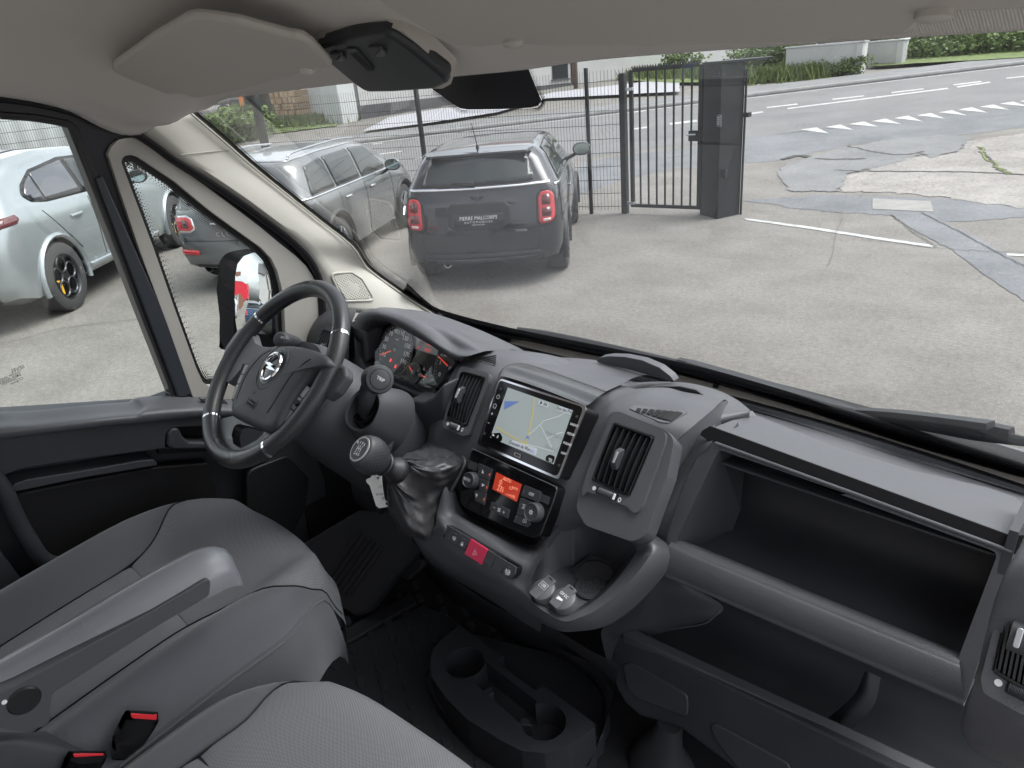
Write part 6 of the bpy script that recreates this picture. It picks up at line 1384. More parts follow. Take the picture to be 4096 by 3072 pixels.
# ================================================================ outside: ground, road, markings
SL = .04                                  # the street climbs gently beyond the forecourt
def gz(x, y): return 0 if y < 10 else (SL * (y - 10) if y < 60 else 2.0)
def gat(w, x, y, up=0.0):
    p = at(w, x, y, Z=up)
    if 0 < p.y < 10: return p
    return at(w, x, y, P=((0, -SL, 1), -.4 + up))
def gats(w, pts, up=0.0): return [gat(w, x, y, up) for x, y in pts]
def asphalt(name, c1, c2, scale, cracks=.5, speck=.5, rough=.85, stain=None):
    m = mat(name, c1, rough, spec=.3); N_, L_, p_ = nodes_of(m)
    tcn = N_.new('ShaderNodeTexCoord')
    def nz(s, d=6, r=.6):
        n = N_.new('ShaderNodeTexNoise'); n.inputs['Scale'].default_value = s; n.inputs['Detail'].default_value = d; n.inputs['Roughness'].default_value = r; L_.new(tcn.outputs['Object'], n.inputs['Vector']); return n.outputs['Fac']
    def ramp(v, a, b, ca, cb):
        r = N_.new('ShaderNodeValToRGB'); r.color_ramp.elements[0].position = a; r.color_ramp.elements[1].position = b
        r.color_ramp.elements[0].color = (*ca, 1); r.color_ramp.elements[1].color = (*cb, 1); L_.new(v, r.inputs[0]); return r.outputs[0]
    def mul(a, b, f=1):
        x = N_.new('ShaderNodeMix'); x.data_type = 'RGBA'; x.blend_type = 'MULTIPLY'; x.inputs[0].default_value = f; L_.new(a, x.inputs[6]); L_.new(b, x.inputs[7]); return x.outputs[2]
    col = ramp(nz(scale, 8, .65), .35, .65, c1, c2)
    col = mul(col, ramp(nz(60, 3, .8), .3, .7, (.72, .72, .72), (1.28, 1.28, 1.27)), speck)
    col = mul(col, ramp(nz(21, 4, .85), .32, .68, (.70, .70, .70), (1.30, 1.30, 1.29)), speck)
    col = mul(col, ramp(nz(.9, 5, .6), .35, .6, (.92, .92, .915), (1.02, 1.02, 1.02)), .8)
    mp = N_.new('ShaderNodeMapping'); mp.inputs['Scale'].default_value = (.55, .55, .55); nn = N_.new('ShaderNodeTexNoise'); nn.inputs['Scale'].default_value = 1.6; nn.inputs['Detail'].default_value = 5
    L_.new(tcn.outputs['Object'], nn.inputs['Vector']); ad = N_.new('ShaderNodeVectorMath'); ad.operation = 'ADD'; L_.new(tcn.outputs['Object'], ad.inputs[0]); L_.new(nn.outputs['Color'], ad.inputs[1]); L_.new(ad.outputs[0], mp.inputs['Vector'])
    vo = N_.new('ShaderNodeTexVoronoi'); vo.feature = 'DISTANCE_TO_EDGE'; vo.inputs['Scale'].default_value = 1.4; L_.new(mp.outputs[0], vo.inputs['Vector'])
    col = mul(col, ramp(vo.outputs['Distance'], .002, .012, (.45, .45, .45), (1, 1, 1)), cracks)
    L_.new(col, p_.inputs['Base Color'])
    b = N_.new('ShaderNodeBump'); b.inputs['Strength'].default_value = .5; b.inputs['Distance'].default_value = .004; L_.new(nz(150, 2), b.inputs['Height']); L_.new(b.outputs['Normal'], p_.inputs['Normal'])
    return m
M['yard'] = asphalt('forecourt_asphalt', (.172, .161, .147), (.225, .212, .195), 1.3, .12, .8)
M['road'] = asphalt('road_asphalt', (.165, .165, .165), (.20, .199, .197), .5, .12, .45)
M['patch'] = asphalt('fresh_patch_asphalt', (.150, .156, .166), (.195, .20, .21), .9, .15, .6)
M['concrete'] = asphalt('worn_concrete', (.24, .225, .21), (.33, .31, .29), 1.7, .55, .9)
M['pave'] = asphalt('pavement_asphalt', (.175, .177, .18), (.225, .225, .224), 1.0, .3, .6)
M['kerbs'] = mat('kerb_concrete', (.30, .30, .29), .8, var=(3, .15))
M['roadpaint'] = mat('road_paint', (.44, .44, .425), .7, var=(9, .3))
M['grass'] = mat('grass', (.11, .15, .04), .9, var=(6, .5)); M['leaf'] = mat('leaf_green', (.10, .15, .035), .7, var=(3, .5)); M['leafd'] = mat('leaf_dark', (.035, .06, .025), .7, var=(3, .5))
rows = [[Vector((x, y, gz(x, y))) for x in [-160 + 12 * i for i in range(26)]] for y in [-150, -60, -20, -5, 0, 5, 10, 20, 35, 60, 100, 300]]
tag(grid('forecourt_ground', rows, M['yard'], ang=80), kind='structure')
RD = Vector((.745, .667, 0)).normalized()            # road direction
RN = Vector((-RD.y, RD.x, 0))
def lift(p, h): return Vector((p.x, p.y, gz(p.x, p.y) + h))
def strip_road(name, p0, w, a, b, h, m, kind='structure', th=0, n=60, parent=None):
    """band beside the line p0+RD*t, to the far side by w metres"""
    rows = [[lift(p0 + RD * (a + (b - a) * i / n) + RN * s, h) for i in range(n + 1)] for s in (0, w * .33, w * .66, w)]
    o = grid(name, rows, m, parent, th=th, ang=80)
    if kind and parent is None: tag(o, kind=kind)
    return o
T1 = gat('C', 1050, 735); KA = gat('C', 670, 540)
edge0 = T1 - RN * .0
roadw = 9.0; T1 = KA - RN * roadw
road = strip_road('road', T1, roadw, -70, 70, .004, M['road'])
kerb = strip_road('kerb', T1 + RN * roadw, .16, -70, 70, .12, M['kerbs'], th=.13)
strip_road('pavement', T1 + RN * (roadw + .16), 2.2, -70, 70, .115, M['pave'])
strip_road('road_edge_line', T1 + RN * (roadw - .35), .12, -70, 70, .008, M['roadpaint'], parent=road)
# centre dashes and lane lines, give-way triangles
def paint(name, w, pts, par=road, h=.009): return slab(name, gats(w, pts, h), .0, M['roadpaint'], par, toward=(0, 0, 1))
for q_ in ([(780, 592), (785, 597), (957, 578), (950, 572)], [(1145, 546), (1150, 552), (1325, 532), (1318, 527)], [(1470, 509), (1478, 515), (1655, 493), (1648, 488)], [(1812, 467), (1822, 472), (1975, 453), (1965, 447)],
           [(895, 597), (902, 603), (1790, 491), (1782, 485)], [(1832, 478), (1840, 484), (2022, 457), (2015, 451)], [(2105, 430), (2112, 435), (2300, 415), (2290, 410)],
           [(660, 628), (664, 636), (765, 622), (760, 615)], [(245, 680), (250, 690), (400, 672), (395, 662)], [(25, 712), (28, 720), (135, 706), (130, 698)], [(20, 620), (22, 626), (120, 612), (118, 607)]): paint('lane_dash', 'C', q_)
for q_ in ([(1450, 940), (1455, 948), (1720, 912), (1715, 905)], [(1815, 968), (1820, 976), (1900, 966), (1895, 958)], [(1480, 850), (1482, 857), (1560, 846), (1556, 840)]): paint('lane_dash', 'T', q_)
tris = [[(970, 716), (1060, 704), (1130, 738)], [(1108, 702), (1190, 688), (1266, 718)], [(1236, 686), (1320, 671), (1400, 700)], [(1362, 670), (1440, 655), (1528, 686)], [(1490, 653), (1565, 638), (1646, 671)], [(1612, 637), (1690, 625), (1770, 655)],
        [(1732, 621), (1808, 609), (1890, 638)], [(1842, 606), (1918, 592), (2008, 623)], [(1960, 590), (2035, 577), (2126, 607)], [(2072, 573), (2145, 561), (2235, 589)], [(2180, 560), (2255, 546), (2340, 576)]]
for t_ in tris: paint('give_way_triangle', 'C', t_)
# patches of other surfacing on the crossover: ragged sheets
def ragged(pts, amp, n=90):
    P = cr_pts(pts, n, True); out = []
    for i, p in enumerate(P):
        t_ = (P[(i + 1) % n] - P[i - 1]).normalized(); out.append(p + Vector((-t_.y, t_.x, 0)) * amp * (random.random() - .5))
    return out
def sheet(name, w, pts, m, h, amp=.12, curve=True):
    P = gats(w, pts, h); P = ragged(P, amp) if curve else P
    return tag(slab(name, P, 0, m, None, toward=(0, 0, 1)), kind='structure')
def dense(pts, n=6):
    out = []
    for i in range(len(pts)):
        a, b = pts[i], pts[(i + 1) % len(pts)]
        out += [(a[0] + (b[0] - a[0]) * k / n, a[1] + (b[1] - a[1]) * k / n) for k in range(n)]
    return out
def draped(name, w, pts, m, h, amp=.1, par=None):
    """sheet following the ground: triangulated and lifted vertex by vertex"""
    P = [gat(w, x, y) for x, y in dense(pts, 8)]; n = len(P)
    P = [p + Vector((random.uniform(-amp, amp), random.uniform(-amp, amp), 0)) for p in P]
    bm = bmesh.new(); bm.faces.new([bm.verts.new((p.x, p.y, 0)) for p in P])
    geom = bm.verts[:] + bm.edges[:] + bm.faces[:]
    bmesh.ops.bisect_plane(bm, geom=geom, plane_co=(0, 10, 0), plane_no=(0, 1, 0)); bmesh.ops.triangulate(bm, faces=bm.faces)
    for v in bm.verts: v.co.z = gz(v.co.x, v.co.y) + h
    bm.normal_update()
    for f in bm.faces:
        if f.normal.z < 0: f.normal_flip()
    o = obj(name, bm, m, par); 
    if not par: tag(o, kind='structure')
    return o
draped('asphalt_patch', 'C', [(-300, 1100), (-250, 900), (60, 850), (400, 810), (650, 770), (900, 735), (1500, 670), (2206, 590), (2500, 560), (2500, 700), (2206, 705), (1900, 745), (1250, 800), (850, 890), (650, 905), (300, 930), (0, 990)], M['patch'], .004, .05)
draped('concrete_apron', 'C', [(1180, 1065), (1200, 990), (1330, 945), (1420, 860), (1650, 870), (1850, 850), (1900, 780), (2150, 745), (2600, 700), (2700, 1150), (2206, 1150), (1900, 1120), (1700, 1085), (1400, 1060)], M['concrete'], .008, .07)
draped('asphalt_patch', 'C', [(850, 960), (900, 900), (1250, 810), (1500, 770), (1800, 745), (1900, 765), (1850, 830), (1700, 875), (1640, 850), (1500, 900), (1380, 930), (1240, 960), (1170, 1060), (900, 1060)], M['pave'], .012, .06)
draped('asphalt_patch', 'C', [(1430, 1165), (1700, 1170), (1760, 1230), (1900, 1290), (2100, 1400), (2300, 1520), (2300, 1720), (2100, 1600), (1800, 1380), (1700, 1330), (1580, 1260)], M['patch'], .006, .02)
draped('asphalt_patch', 'C', [(650, 1110), (1100, 1080), (1800, 1100), (2300, 1160), (2300, 1190), (2060, 1215), (1720, 1230), (1400, 1190), (1000, 1160)], M['patch'], .0045, .05)
sl = slab('inspection_slab', gats('C', [(1370, 1096), (1690, 1112), (1706, 1170), (1368, 1154)], .012), .02, mat('slab_concrete', (.27, .26, .245), .85, var=(5, .15)), None, toward=(0, 0, 1)); tag(sl, kind='structure')
def crack(w, pts, wd, n=40, jit=.05, m=None):
    P = cr_pts(gats(w, pts), n); P = [Vector((p.x + random.uniform(-jit, jit), p.y + random.uniform(-jit, jit), gz(p.x, p.y) + .014)) for p in P]
    return strips('crack', [P], wd, .001, (0, 0, 1), m or M['crackm'], ck)
M['crackm'] = mat('crack_dark', (.075, .073, .068), .9); M['weed'] = mat('weed_green', (.16, .2, .05), .9)
ck = tag(mesh('surface_cracks', [(-2, 12, -.3), (-2, 12.1, -.3), (-2.1, 12, -.3)], [(0, 1, 2)], M['crackm']), kind='structure')
crack('C', [(1150, 945), (1400, 950), (1900, 955), (2300, 975)], .05, jit=.03); crack('C', [(1970, 815), (1985, 860), (2040, 910), (2120, 965)], .035, jit=.06)
crack('C', [(1230, 810), (1420, 850), (1560, 858), (1650, 840)], .06, jit=.03); crack('C', [(870, 885), (960, 862), (1010, 870)], .10, jit=.06); crack('C', [(1060, 880), (1150, 885), (1330, 880)], .10, jit=.05); crack('C', [(1200, 1210), (1160, 1320), (1150, 1400), (1120, 1480)], .004, jit=.01)
crack('C', [(1640, 1180), (1800, 1260), (2000, 1370), (2250, 1500)], .012, jit=.01); crack('C', [(1480, 1190), (1600, 1290), (1720, 1370)], .012, jit=.015); crack('C', [(1300, 1330), (1500, 1350), (1900, 1390), (2200, 1400)], .008, jit=.03)
crack('D', [(-50, 600), (100, 580), (400, 500), (900, 440)], .006, jit=.004); pass
strips('weed_line', [[Vector((p.x + random.uniform(-.05, .05), p.y, gz(p.x, p.y) + .016)) for p in cr_pts(gats('C', [(1960, 815), (2000, 880), (2060, 930), (2125, 968)]), 20)]], .03, .002, (0, 0, 1), M['weed'], ck)
white_line = slab('bay_line', gats('C', [(660, 1205), (668, 1216), (1000, 1262), (1400, 1325), (1704, 1369), (1700, 1354), (1400, 1311), (1000, 1249)], .006), 0, M['roadpaint'], None, toward=(0, 0, 1)); tag(white_line, kind='structure')
tag(slab('bay_line', gats('C', [(2110, 1400), (2112, 1412), (2400, 1424), (2400, 1412)], .0062), 0, M['roadpaint'], None, toward=(0, 0, 1)), kind='structure')

# ---------------------------------------------------------------- fence, gate and post
GREEN = mat('fence_paint', (.008, .011, .012), .45, spec=.35, var=(5, .3))
WIRE = mat('fence_wire', (.035, .045, .045), .45)
def wire_panel(a, b, z0, z1, par, pitch=.05, hp=.2, r=.0028):
    bm = bmesh.new(); d = b - a; L_ = Vector((d.x, d.y, 0)).length; u = d.normalized(); n = u.cross(Vector((0, 0, 1))).normalized()
    def bar(p, q, r):
        t = (q - p).normalized(); s = n; v_ = t.cross(s).normalized(); vs = []
        for P in (p, q):
            for k in range(3): vs.append(bm.verts.new(P + (s * math.cos(2.094 * k) + v_ * math.sin(2.094 * k)) * r))
        for k in range(3): bm.faces.new((vs[k], vs[(k + 1) % 3], vs[3 + (k + 1) % 3], vs[3 + k]))
    nvb = int(L_ / pitch)
    for i in range(nvb + 1):
        p = a + d * (i / nvb); bar(Vector((p.x, p.y, a.z + z0)), Vector((p.x, p.y, a.z + z1 + .03)), r)
    z = z0 + .05
    while z < z1:
        for o_ in (-.006, .006): bar(a + Vector((0, 0, z)) + n * o_, b + Vector((0, 0, z)) + n * o_, r * 1.25)
        z += hp
    return tag(obj('wire_mesh', bm, WIRE, par, smooth=False), kind='stuff')
def post(name, p, s, h, par, m=GREEN, cap=True, rot=0):
    o = box(name, (p.x, p.y, h / 2), (s[0], s[1], h), m, par, Matrix.Rotation(rot, 3, 'Z'), bev=.004)
    return o
pC = Vector((-6.99, 8.98, 0)); pG = Vector((-6.50, 9.20, 0)); fd = (pC - Vector((-5.3, 9.36, 0))).normalized()
pB = Vector((-9.98, 8.22, 0)); pA = Vector((-13.2, 7.03, 0)); pZ = Vector((-16.6, 5.8, 0))
fence = thing('mesh_fence', 'dark welded mesh fence with slim posts behind the parked cars', 'fence', pC)
FH = 2.06
for a, b in ((pG, pC), (pC, pB), (pB, pA), (pA, pZ)): wire_panel(a, b, .06, FH - .03, fence)
for p, s in ((pC, .05), (pB, .06), (pA, .12), (pZ, .06)): post('fence_post', p, (s, s), FH + .05 if s < .1 else FH + .3, fence, rot=.24)
f2 = thing('mesh_fence', 'mesh fence panel in front of the pale wall, seen through the driver side window', 'fence', (-18, 3, 0))
g0, g1 = Vector((-17.5, 5.6, 0)), Vector((-15.5, -.5, 0))
wire_panel(g0, g1, .06, 2.4, f2, r=.004); post('fence_post', g0, (.07, .07), 2.5, f2); post('fence_post', Vector((-16.2, 1.6, 0)), (.12, .12), 2.5, f2); post('fence_post', g1, (.07, .07), 2.5, f2)

gate = thing('pedestrian_gate', 'dark steel bar gate with spiked top and lever handle beside the thick post', 'gate', pG)
gl0, gl1 = at('C', 45, 1150, Y=9.22), at('C', 408, 1125, Y=9.36); gl0.z = .10; gl1.z = .10
gh = 1.93; gu_ = (gl1 - gl0); gl_ = gu_.length; gu_.normalize(); ga = math.atan2(gu_.y, gu_.x); GR = Matrix.Rotation(ga, 3, 'Z')
for f in (0, 1): box('gate_stile', gl0 + gu_ * gl_ * f + Vector((0, 0, gh / 2)), (.055, .05, gh), GREEN, gate, GR, .003)
for z in (0.0, gh - .03): box('gate_rail', gl0 + gu_ * gl_ * .5 + Vector((0, 0, z + .025)), (gl_ - .055, .045, .05), GREEN, gate, GR, .003)
for i in range(7): box('gate_bar', gl0 + gu_ * gl_ * (i + 1) / 8 + Vector((0, 0, gh / 2)), (.022, .022, gh - .05), GREEN, gate, GR)
bm = bmesh.new()
for i in range(26):
    c = gl0 + gu_ * gl_ * (i + .5) / 26 + Vector((0, 0, gh + .02)); w = .018
    v = [bm.verts.new(c + gu_ * w * a + gu_.cross(Vector((0, 0, 1))) * b) for a, b in ((-1, -.002), (1, -.002), (1, .002), (-1, .002))]; t = bm.verts.new(c + Vector((0, 0, .04)))
    for k in range(4): bm.faces.new((v[k], v[(k + 1) % 4], t))
obj('spike_strip', bm, GREEN, gate)
hp_ = at('C', 385, 750, Y=9.33); box('lock_box', hp_, (.16, .07, .14), GREEN, gate, GR, .006); tube('handle', [hp_ + Vector((.04, -.05, .02)), hp_ + Vector((-.02, -.06, .02)), hp_ + Vector((-.09, -.06, .015))], .012, M['satin'], gate)
hgp = thing('gate_hinge_post', 'slim dark post carrying the hinges of the steel bar gate', 'post', pG)
post('post_body', pG, (.09, .09), 2.0, hgp, rot=.1)
for z in (.16, 1.78): box('hinge', pG + Vector((.10, .0, z)), (.14, .03, .04), M['satin'], hgp, bev=.004)
bp_ = thing('gate_post', 'thick dark steel gate post with keypad and overhanging top plate', 'post', (-5.0, 9.35, 0))
c0_, c1_, c2_ = gat('C', 412, 1185), gat('C', 510, 1212), gat('C', 632, 1185)
c3_ = c0_ + (c2_ - c1_); hh = 2.02
slab('post_body', [Vector((p.x, p.y, hh)) for p in (c0_, c1_, c2_, c3_)], hh, GREEN, bp_, toward=(0, 0, 1), bev=.006)
dv = (c1_ - c0_).normalized()
slab('top_plate', [Vector((p.x, p.y, hh + .03)) for p in (c0_ - dv * .02, c1_ - dv * .02 + Vector((0, -.03, 0)), c2_ + Vector((.33, .12, 0)), c3_ + Vector((.33, .2, 0)))], .03, GREEN, bp_, toward=(0, 0, 1), bev=.004)
nfr = (c1_ - c0_).cross(Vector((0, 0, 1))).normalized(); nfr = nfr if nfr.y < 0 else -nfr
fn2 = (c2_ - c1_).cross(Vector((0, 0, 1))).normalized(); fn2 = fn2 if fn2.y < 0 else -fn2
def onface(x, y, p0, n): return at('C', x, y, P=(tuple(n), n.dot(p0)))
kp = onface(525, 668, c0_, nfr); box('keypad', kp + nfr * .01, (.075, .03, .15), M['trimgrey'], bp_, Matrix.Rotation(math.atan2(dv.y, dv.x), 3, 'Z'), .004)
for i in range(4):
    for j in range(3): box('keypad_key', kp + nfr * .028 + dv * (j - 1) * .02 + Vector((0, 0, .045 - i * .028)), (.013, .006, .018), M['satin'], bp_, Matrix.Rotation(math.atan2(dv.y, dv.x), 3, 'Z'))
box('latch_receiver', onface(545, 960, c1_, fn2) + fn2 * .02, (.06, .06, .12), GREEN, bp_, bev=.004); box('stop_bracket', onface(668, 634, c1_, fn2), (.12, .10, .06), GREEN, bp_, bev=.004)
tube('conduit', [c2_ + Vector((.02, .0, .0)), c2_ + Vector((.02, .0, hh - .1))], .016, GREEN, bp_, n=8)

# ---------------------------------------------------------------- buildings and verge across the street
WHITE = mat('white_render', (.48, .48, .47), .8, var=(1.5, .06)); PLIN = mat('dark_plinth', (.10, .10, .105), .8, var=(2, .2))
WINB = mat('window_dark', (.03, .035, .04), .1, spec=.7); FRM = mat('window_frame_white', (.6, .6, .6), .5)
def wallbox(t, a, b, h, depth, m=WHITE, z0=0.0, name='wall'):
    d = (b - a).normalized(); n = Vector((-d.y, d.x, 0))
    p = [a, b, b + n * depth, a + n * depth]
    return slab(name, [Vector((q.x, q.y, z0 + h)) for q in p], h, m, t, toward=(0, 0, 1))
def opening(t, a, b, u0, u1, z0, z1, z, door=False):
    d = (b - a).normalized(); n = Vector((-d.y, d.x, 0)); P = lambda u, zz, o: a + d * u - n * o + Vector((0, 0, z + zz))
    w_ = slab('door' if door else 'window', [P(u0, z0, .02), P(u1, z0, .02), P(u1, z1, .02), P(u0, z1, .02)], .05, FRM if not door else M['metal_dark'], t)
    k = .07; slab('pane', [P(u0 + k, z0 + k, .03), P(u1 - k, z0 + k, .03), P(u1 - k, z1 - k, .03), P(u0 + k, z1 - k, .03)], .02, WINB, w_)
    slab('sill', [P(u0 - .08, z0 - .08, .10), P(u1 + .08, z0 - .08, .10), P(u1 + .08, z0, .10), P(u0 - .08, z0, .10)], .12, PLIN, w_)
# long white house, its base along the pavement
a_, b_ = gat('T', 1400, 655), gat('B', 1590, 560)
hs = thing('white_house', 'long white rendered building with dark plinth across the street behind the mesh fence', 'building', a_)
b2 = b_ + (b_ - a_) * .12
a_.z = b2.z = 0
wallbox(hs, a_, b2, 9, 9, WHITE, -.5); wallbox(hs, a_ - Vector((0, .06, 0)) - (b2 - a_).normalized() * .03, b2 - Vector((0, .06, 0)), 1.15, .2, PLIN, 0, 'plinth')
LL = (b2 - a_).length; zb_ = gz(a_.x, a_.y)
opening(hs, a_, b2, LL * .90, LL * .90 + 1.1, .9, 3.1, zb_, True)
for u in (.2, .5, .97): opening(hs, a_, b2, LL * u - .8, LL * u + .8, 1.8, 3.4, zb_)
slab('roof', [Vector((p.x, p.y, 9 + zz)) for p, zz in ((a_ + Vector((-.5, -.5, 0)), 0), (b2 + Vector((.5, -.5, 0)), 0), (b2 + Vector((-1, 6, 0)), 3), (a_ + Vector((-2, 6, 0)), 3))], .2, mat('roof_tiles', (.12, .06, .045), .8), hs, toward=(0, 0, 1))
# second white house further right, dark door and down pipe
a3, b3 = gat('B', 1990, 470), gat('C', 480, 345)
h2 = thing('white_house', 'white building with a dark framed window above the steel gate across the street', 'building', a3)
a3.z = b3.z = 0; a3 = a3 + Vector((0, 3.0, 0)); b3 = b3 + (b3 - a3) * .45 + Vector((0, 3, 0))
a3 = b_ + (b_ - a_).normalized() * (b_ - a_).length * .14; a3.z = 0
wallbox(h2, a3, b3, 7, 7, WHITE, -.5); L3 = (b3 - a3).length
for u in (.15, .42, .80, .95): opening(h2, a3, b3, L3 * u - .9, L3 * u + .9, 1.7, 3.2, 1.0)
tube('down_pipe', [Vector((a3.x, a3.y - .1, 0)), Vector((a3.x, a3.y - .1, 7))], .08, mat('rust_pipe', (.16, .10, .08), .7), h2, n=8)
# pale forecourt of the houses (white gravel), grass verge
draped('gravel_strip', 'B', [(560, 760), (900, 700), (1250, 690), (1600, 600), (2212, 530), (2400, 520), (2400, 600), (1560, 640), (1250, 730), (800, 800), (400, 850)], mat('white_gravel', (.36, .36, .38), .9, var=(12, .12)), .13, .03)
def leafblob(name, c, size, n, m, par=None, lw=.16, flat=False, seed=1):
    """many small leaf faces clustered in clumps through an uneven crown"""
    rng = random.Random(seed); bm = bmesh.new(); cl = []
    for _ in range(max(6, n // 60)):
        while True:
            v = Vector((rng.uniform(-1, 1), rng.uniform(-1, 1), rng.uniform(-1, 1)))
            if v.length <= 1: break
        cl.append(Vector((v.x * size[0], v.y * size[1], v.z * size[2])) * .85)
    for i in range(n):
        k = cl[rng.randrange(len(cl))]; g = Vector((rng.gauss(0, 1), rng.gauss(0, 1), rng.gauss(0, 1)))
        p = Vector(c) + k + Vector((g.x * size[0] * .17, g.y * size[1] * .17, g.z * size[2] * .17))
        if p.z < gz(p.x, p.y) + .05: p.z = gz(p.x, p.y) + .05 + rng.random() * .2
        a = Vector((rng.gauss(0, 1), rng.gauss(0, 1), rng.gauss(0, .6))).normalized(); b = a.cross(Vector((rng.gauss(0, 1), rng.gauss(0, 1), rng.gauss(0, 1)))).normalized(); s = lw * rng.uniform(.6, 1.3)
        bm.faces.new([bm.verts.new(p + q) for q in (a * s, b * s * .45, -a * s * .8, -b * s * .45)])
    return obj(name, bm, m, par, smooth=False)
def bush(label, c, size, n, m, seed, lw=.12, cat='bush', nm='bush', group=None):
    t = thing(nm, label, cat, (c.x, c.y, gz(c.x, c.y)), group)
    leafblob('foliage', (c.x, c.y, gz(c.x, c.y) + size[2] * .9), size, n, m, t, lw, seed=seed)
    for k in range(4):
        a = k * 1.6 + seed; tube('stem', [Vector((c.x, c.y, gz(c.x, c.y) - .1)), Vector((c.x + math.cos(a) * size[0] * .3, c.y + math.sin(a) * size[1] * .3, gz(c.x, c.y) + size[2] * .9))], [.05, .02], M['bark'], t, n=6)
    return t
M['bark'] = mat('bark', (.09, .07, .055), .9, var=(8, .3))
def strip_grass(name, pts, w, hgt, n, seed, par=None, spread=.5, m=None):
    rng = random.Random(seed); P = cr_pts(gats(w, pts), 60); bm = bmesh.new()
    for _ in range(n):
        k = rng.random() * 58; p = P[int(k)].lerp(P[int(k) + 1], k % 1) + Vector((rng.gauss(0, spread), rng.gauss(0, spread), 0)); z = gz(p.x, p.y); a = rng.random() * 6.28; h = hgt * rng.uniform(.4, 1.3); wd = .05
        d = Vector((math.cos(a), math.sin(a), 0)); l_ = Vector((rng.gauss(0, .3), rng.gauss(0, .3), 1)) * h
        bm.faces.new([bm.verts.new(Vector((p.x, p.y, z)) + q) for q in (-d * wd, d * wd, d * wd * .3 + l_)])
    return tag(obj(name, bm, m or M['grass'], par, smooth=False), kind='stuff')
draped('grass_verge', 'T', [(420, 720), (700, 680), (1200, 655), (1200, 712), (820, 760), (500, 800)], M['grass'], .05, .2)
strip_grass('grass_tufts', [(430, 750), (700, 715), (1190, 680)], 'T', .45, 5000, 3, spread=.7)
strip_grass('grass_tufts', [(60, 430), (250, 440), (420, 440), (700, 455), (900, 440), (1090, 430)], 'C', .55, 5000, 4, spread=.5)
draped('grass_verge', 'C', [(20, 460), (60, 385), (700, 380), (900, 385), (1110, 425), (850, 458), (640, 470), (300, 475)], M['grass'], .14, .1)
draped('grass_verge', 'C', [(1340, 380), (1560, 330), (2400, 290), (2400, 330), (1600, 372), (1400, 385)], M['grass'], .14, .1)
bush('leafy green shrub growing beside the thick gate post', gat('C', 760, 440) + Vector((0, .6, 0)), (1.9, 1.0, .95), 3600, M['leaf'], 5, .10)
bush('small green shrub behind the bars of the steel gate', gat('C', 280, 440) + Vector((0, .8, 0)), (1.4, .8, .75), 1800, M['leaf'], 8, .10)
bush('weedy shrub at the foot of the white garden wall', gat('C', 1180, 425), (1.6, .35, .42), 1400, M['leaf'], 9, .07)
bush('round green bush at the far left behind the mesh fence', gat('R', 1880, 840) + Vector((0, .5, 0)), (1.5, 1.5, .75), 2600, M['leaf'], 11, .16)
bush('low green bush beside the white truck behind the fence', gat('R', 1830, 720), (1.3, 1.3, .6), 1500, M['leaf'], 12, .15)
# low white garden walls
def gwall(lbl, a, b, c, h):
    t = thing('garden_wall', lbl, 'wall', a, 'low white garden walls'); z = min(gz(a.x, a.y), gz(b.x, b.y)) - .2
    for p, q_ in ((a, b), (b, c)):
        d = (q_ - p).normalized(); n = Vector((-d.y, d.x, 0)) * .22; hz_ = gz(b.x, b.y) + h
        slab('wall_run', [Vector((v.x, v.y, hz_)) for v in (p - d * .0, q_, q_ + n, p + n)], hz_ - z, WHITE, t, toward=(0, 0, 1), bev=.02)
        slab('coping', [Vector((v.x, v.y, hz_ + .06)) for v in (p - d * .05 - n * .2, q_ + d * .05 - n * .2, q_ + d * .05 + n * 1.2, p - d * .05 + n * 1.2)], .055, FRM, t, toward=(0, 0, 1), bev=.01)
    for i in range(6):
        d = (b - a); box('joint_line', a + d * (i + .5) / 6 + Vector((0, -.015, gz(b.x, b.y) + h * .5)), (d.length / 6 - .06, .02, .03), FRM, t, Matrix.Rotation(math.atan2(d.y, d.x), 3, 'Z'))
gwall('nearer low white garden wall at the kerb with weeds at its foot', gat('C', 880, 440), gat('C', 1300, 418), gat('C', 1330, 385), 1.15)
gwall('farther low white garden wall running up to the hedge', gat('C', 1000, 385), gat('C', 1525, 368), gat('C', 1556, 345), .95)
# hedge and trees
hd = tag(leafblob('hedge', gat('C', 1700, 300) + Vector((3, 2.5, .6)), (13, 1.6, 1.6), 16000, M['leafd'], None, .17, seed=21), 'long dark green hedge at the top right beyond the road', 'hedge')
h3_ = tag(leafblob('hedge_growth', gat('C', 1900, 318) + Vector((0, .5, .4)), (5, 1.2, .7), 5000, M['leaf'], None, .13, seed=22), 'lighter green rough growth in front of the dark hedge', 'plant')
def tree(lbl, c, h, r, n, m, seed, nm='tree'):
    t = thing(nm, lbl, 'tree', (c.x, c.y, gz(c.x, c.y))); z = gz(c.x, c.y)
    tube('trunk', [Vector((c.x, c.y, z - .2)), Vector((c.x + .1, c.y, z + h * .3)), Vector((c.x - .1, c.y + .1, z + h * .6))], [.22, .16, .08], M['bark'], t, n=8)
    for k in range(5):
        a = k * 1.3; tube('limb', [Vector((c.x, c.y, z + h * .35)), Vector((c.x + math.cos(a) * r * .6, c.y + math.sin(a) * r * .6, z + h * .7))], [.08, .03], M['bark'], t, n=6)
    leafblob('crown', (c.x, c.y, z + h * .68), (r, r, h * .36), n, m, t, .26, seed=seed)
tree('broad green tree behind the stack of timber', gat('T', 900, 630) + Vector((-8, 5, 0)), 8, 5, 7000, M['leafd'], 31)
tree('green tree between the white truck and the timber stack', gat('T', 700, 620) + Vector((-10, 6, 0)), 8, 4.5, 5000, M['leaf'], 32)
tree('green tree behind the far left bush', gat('T', 470, 600) + Vector((-12, 5, 0)), 8, 4, 4000, M['leafd'], 33)
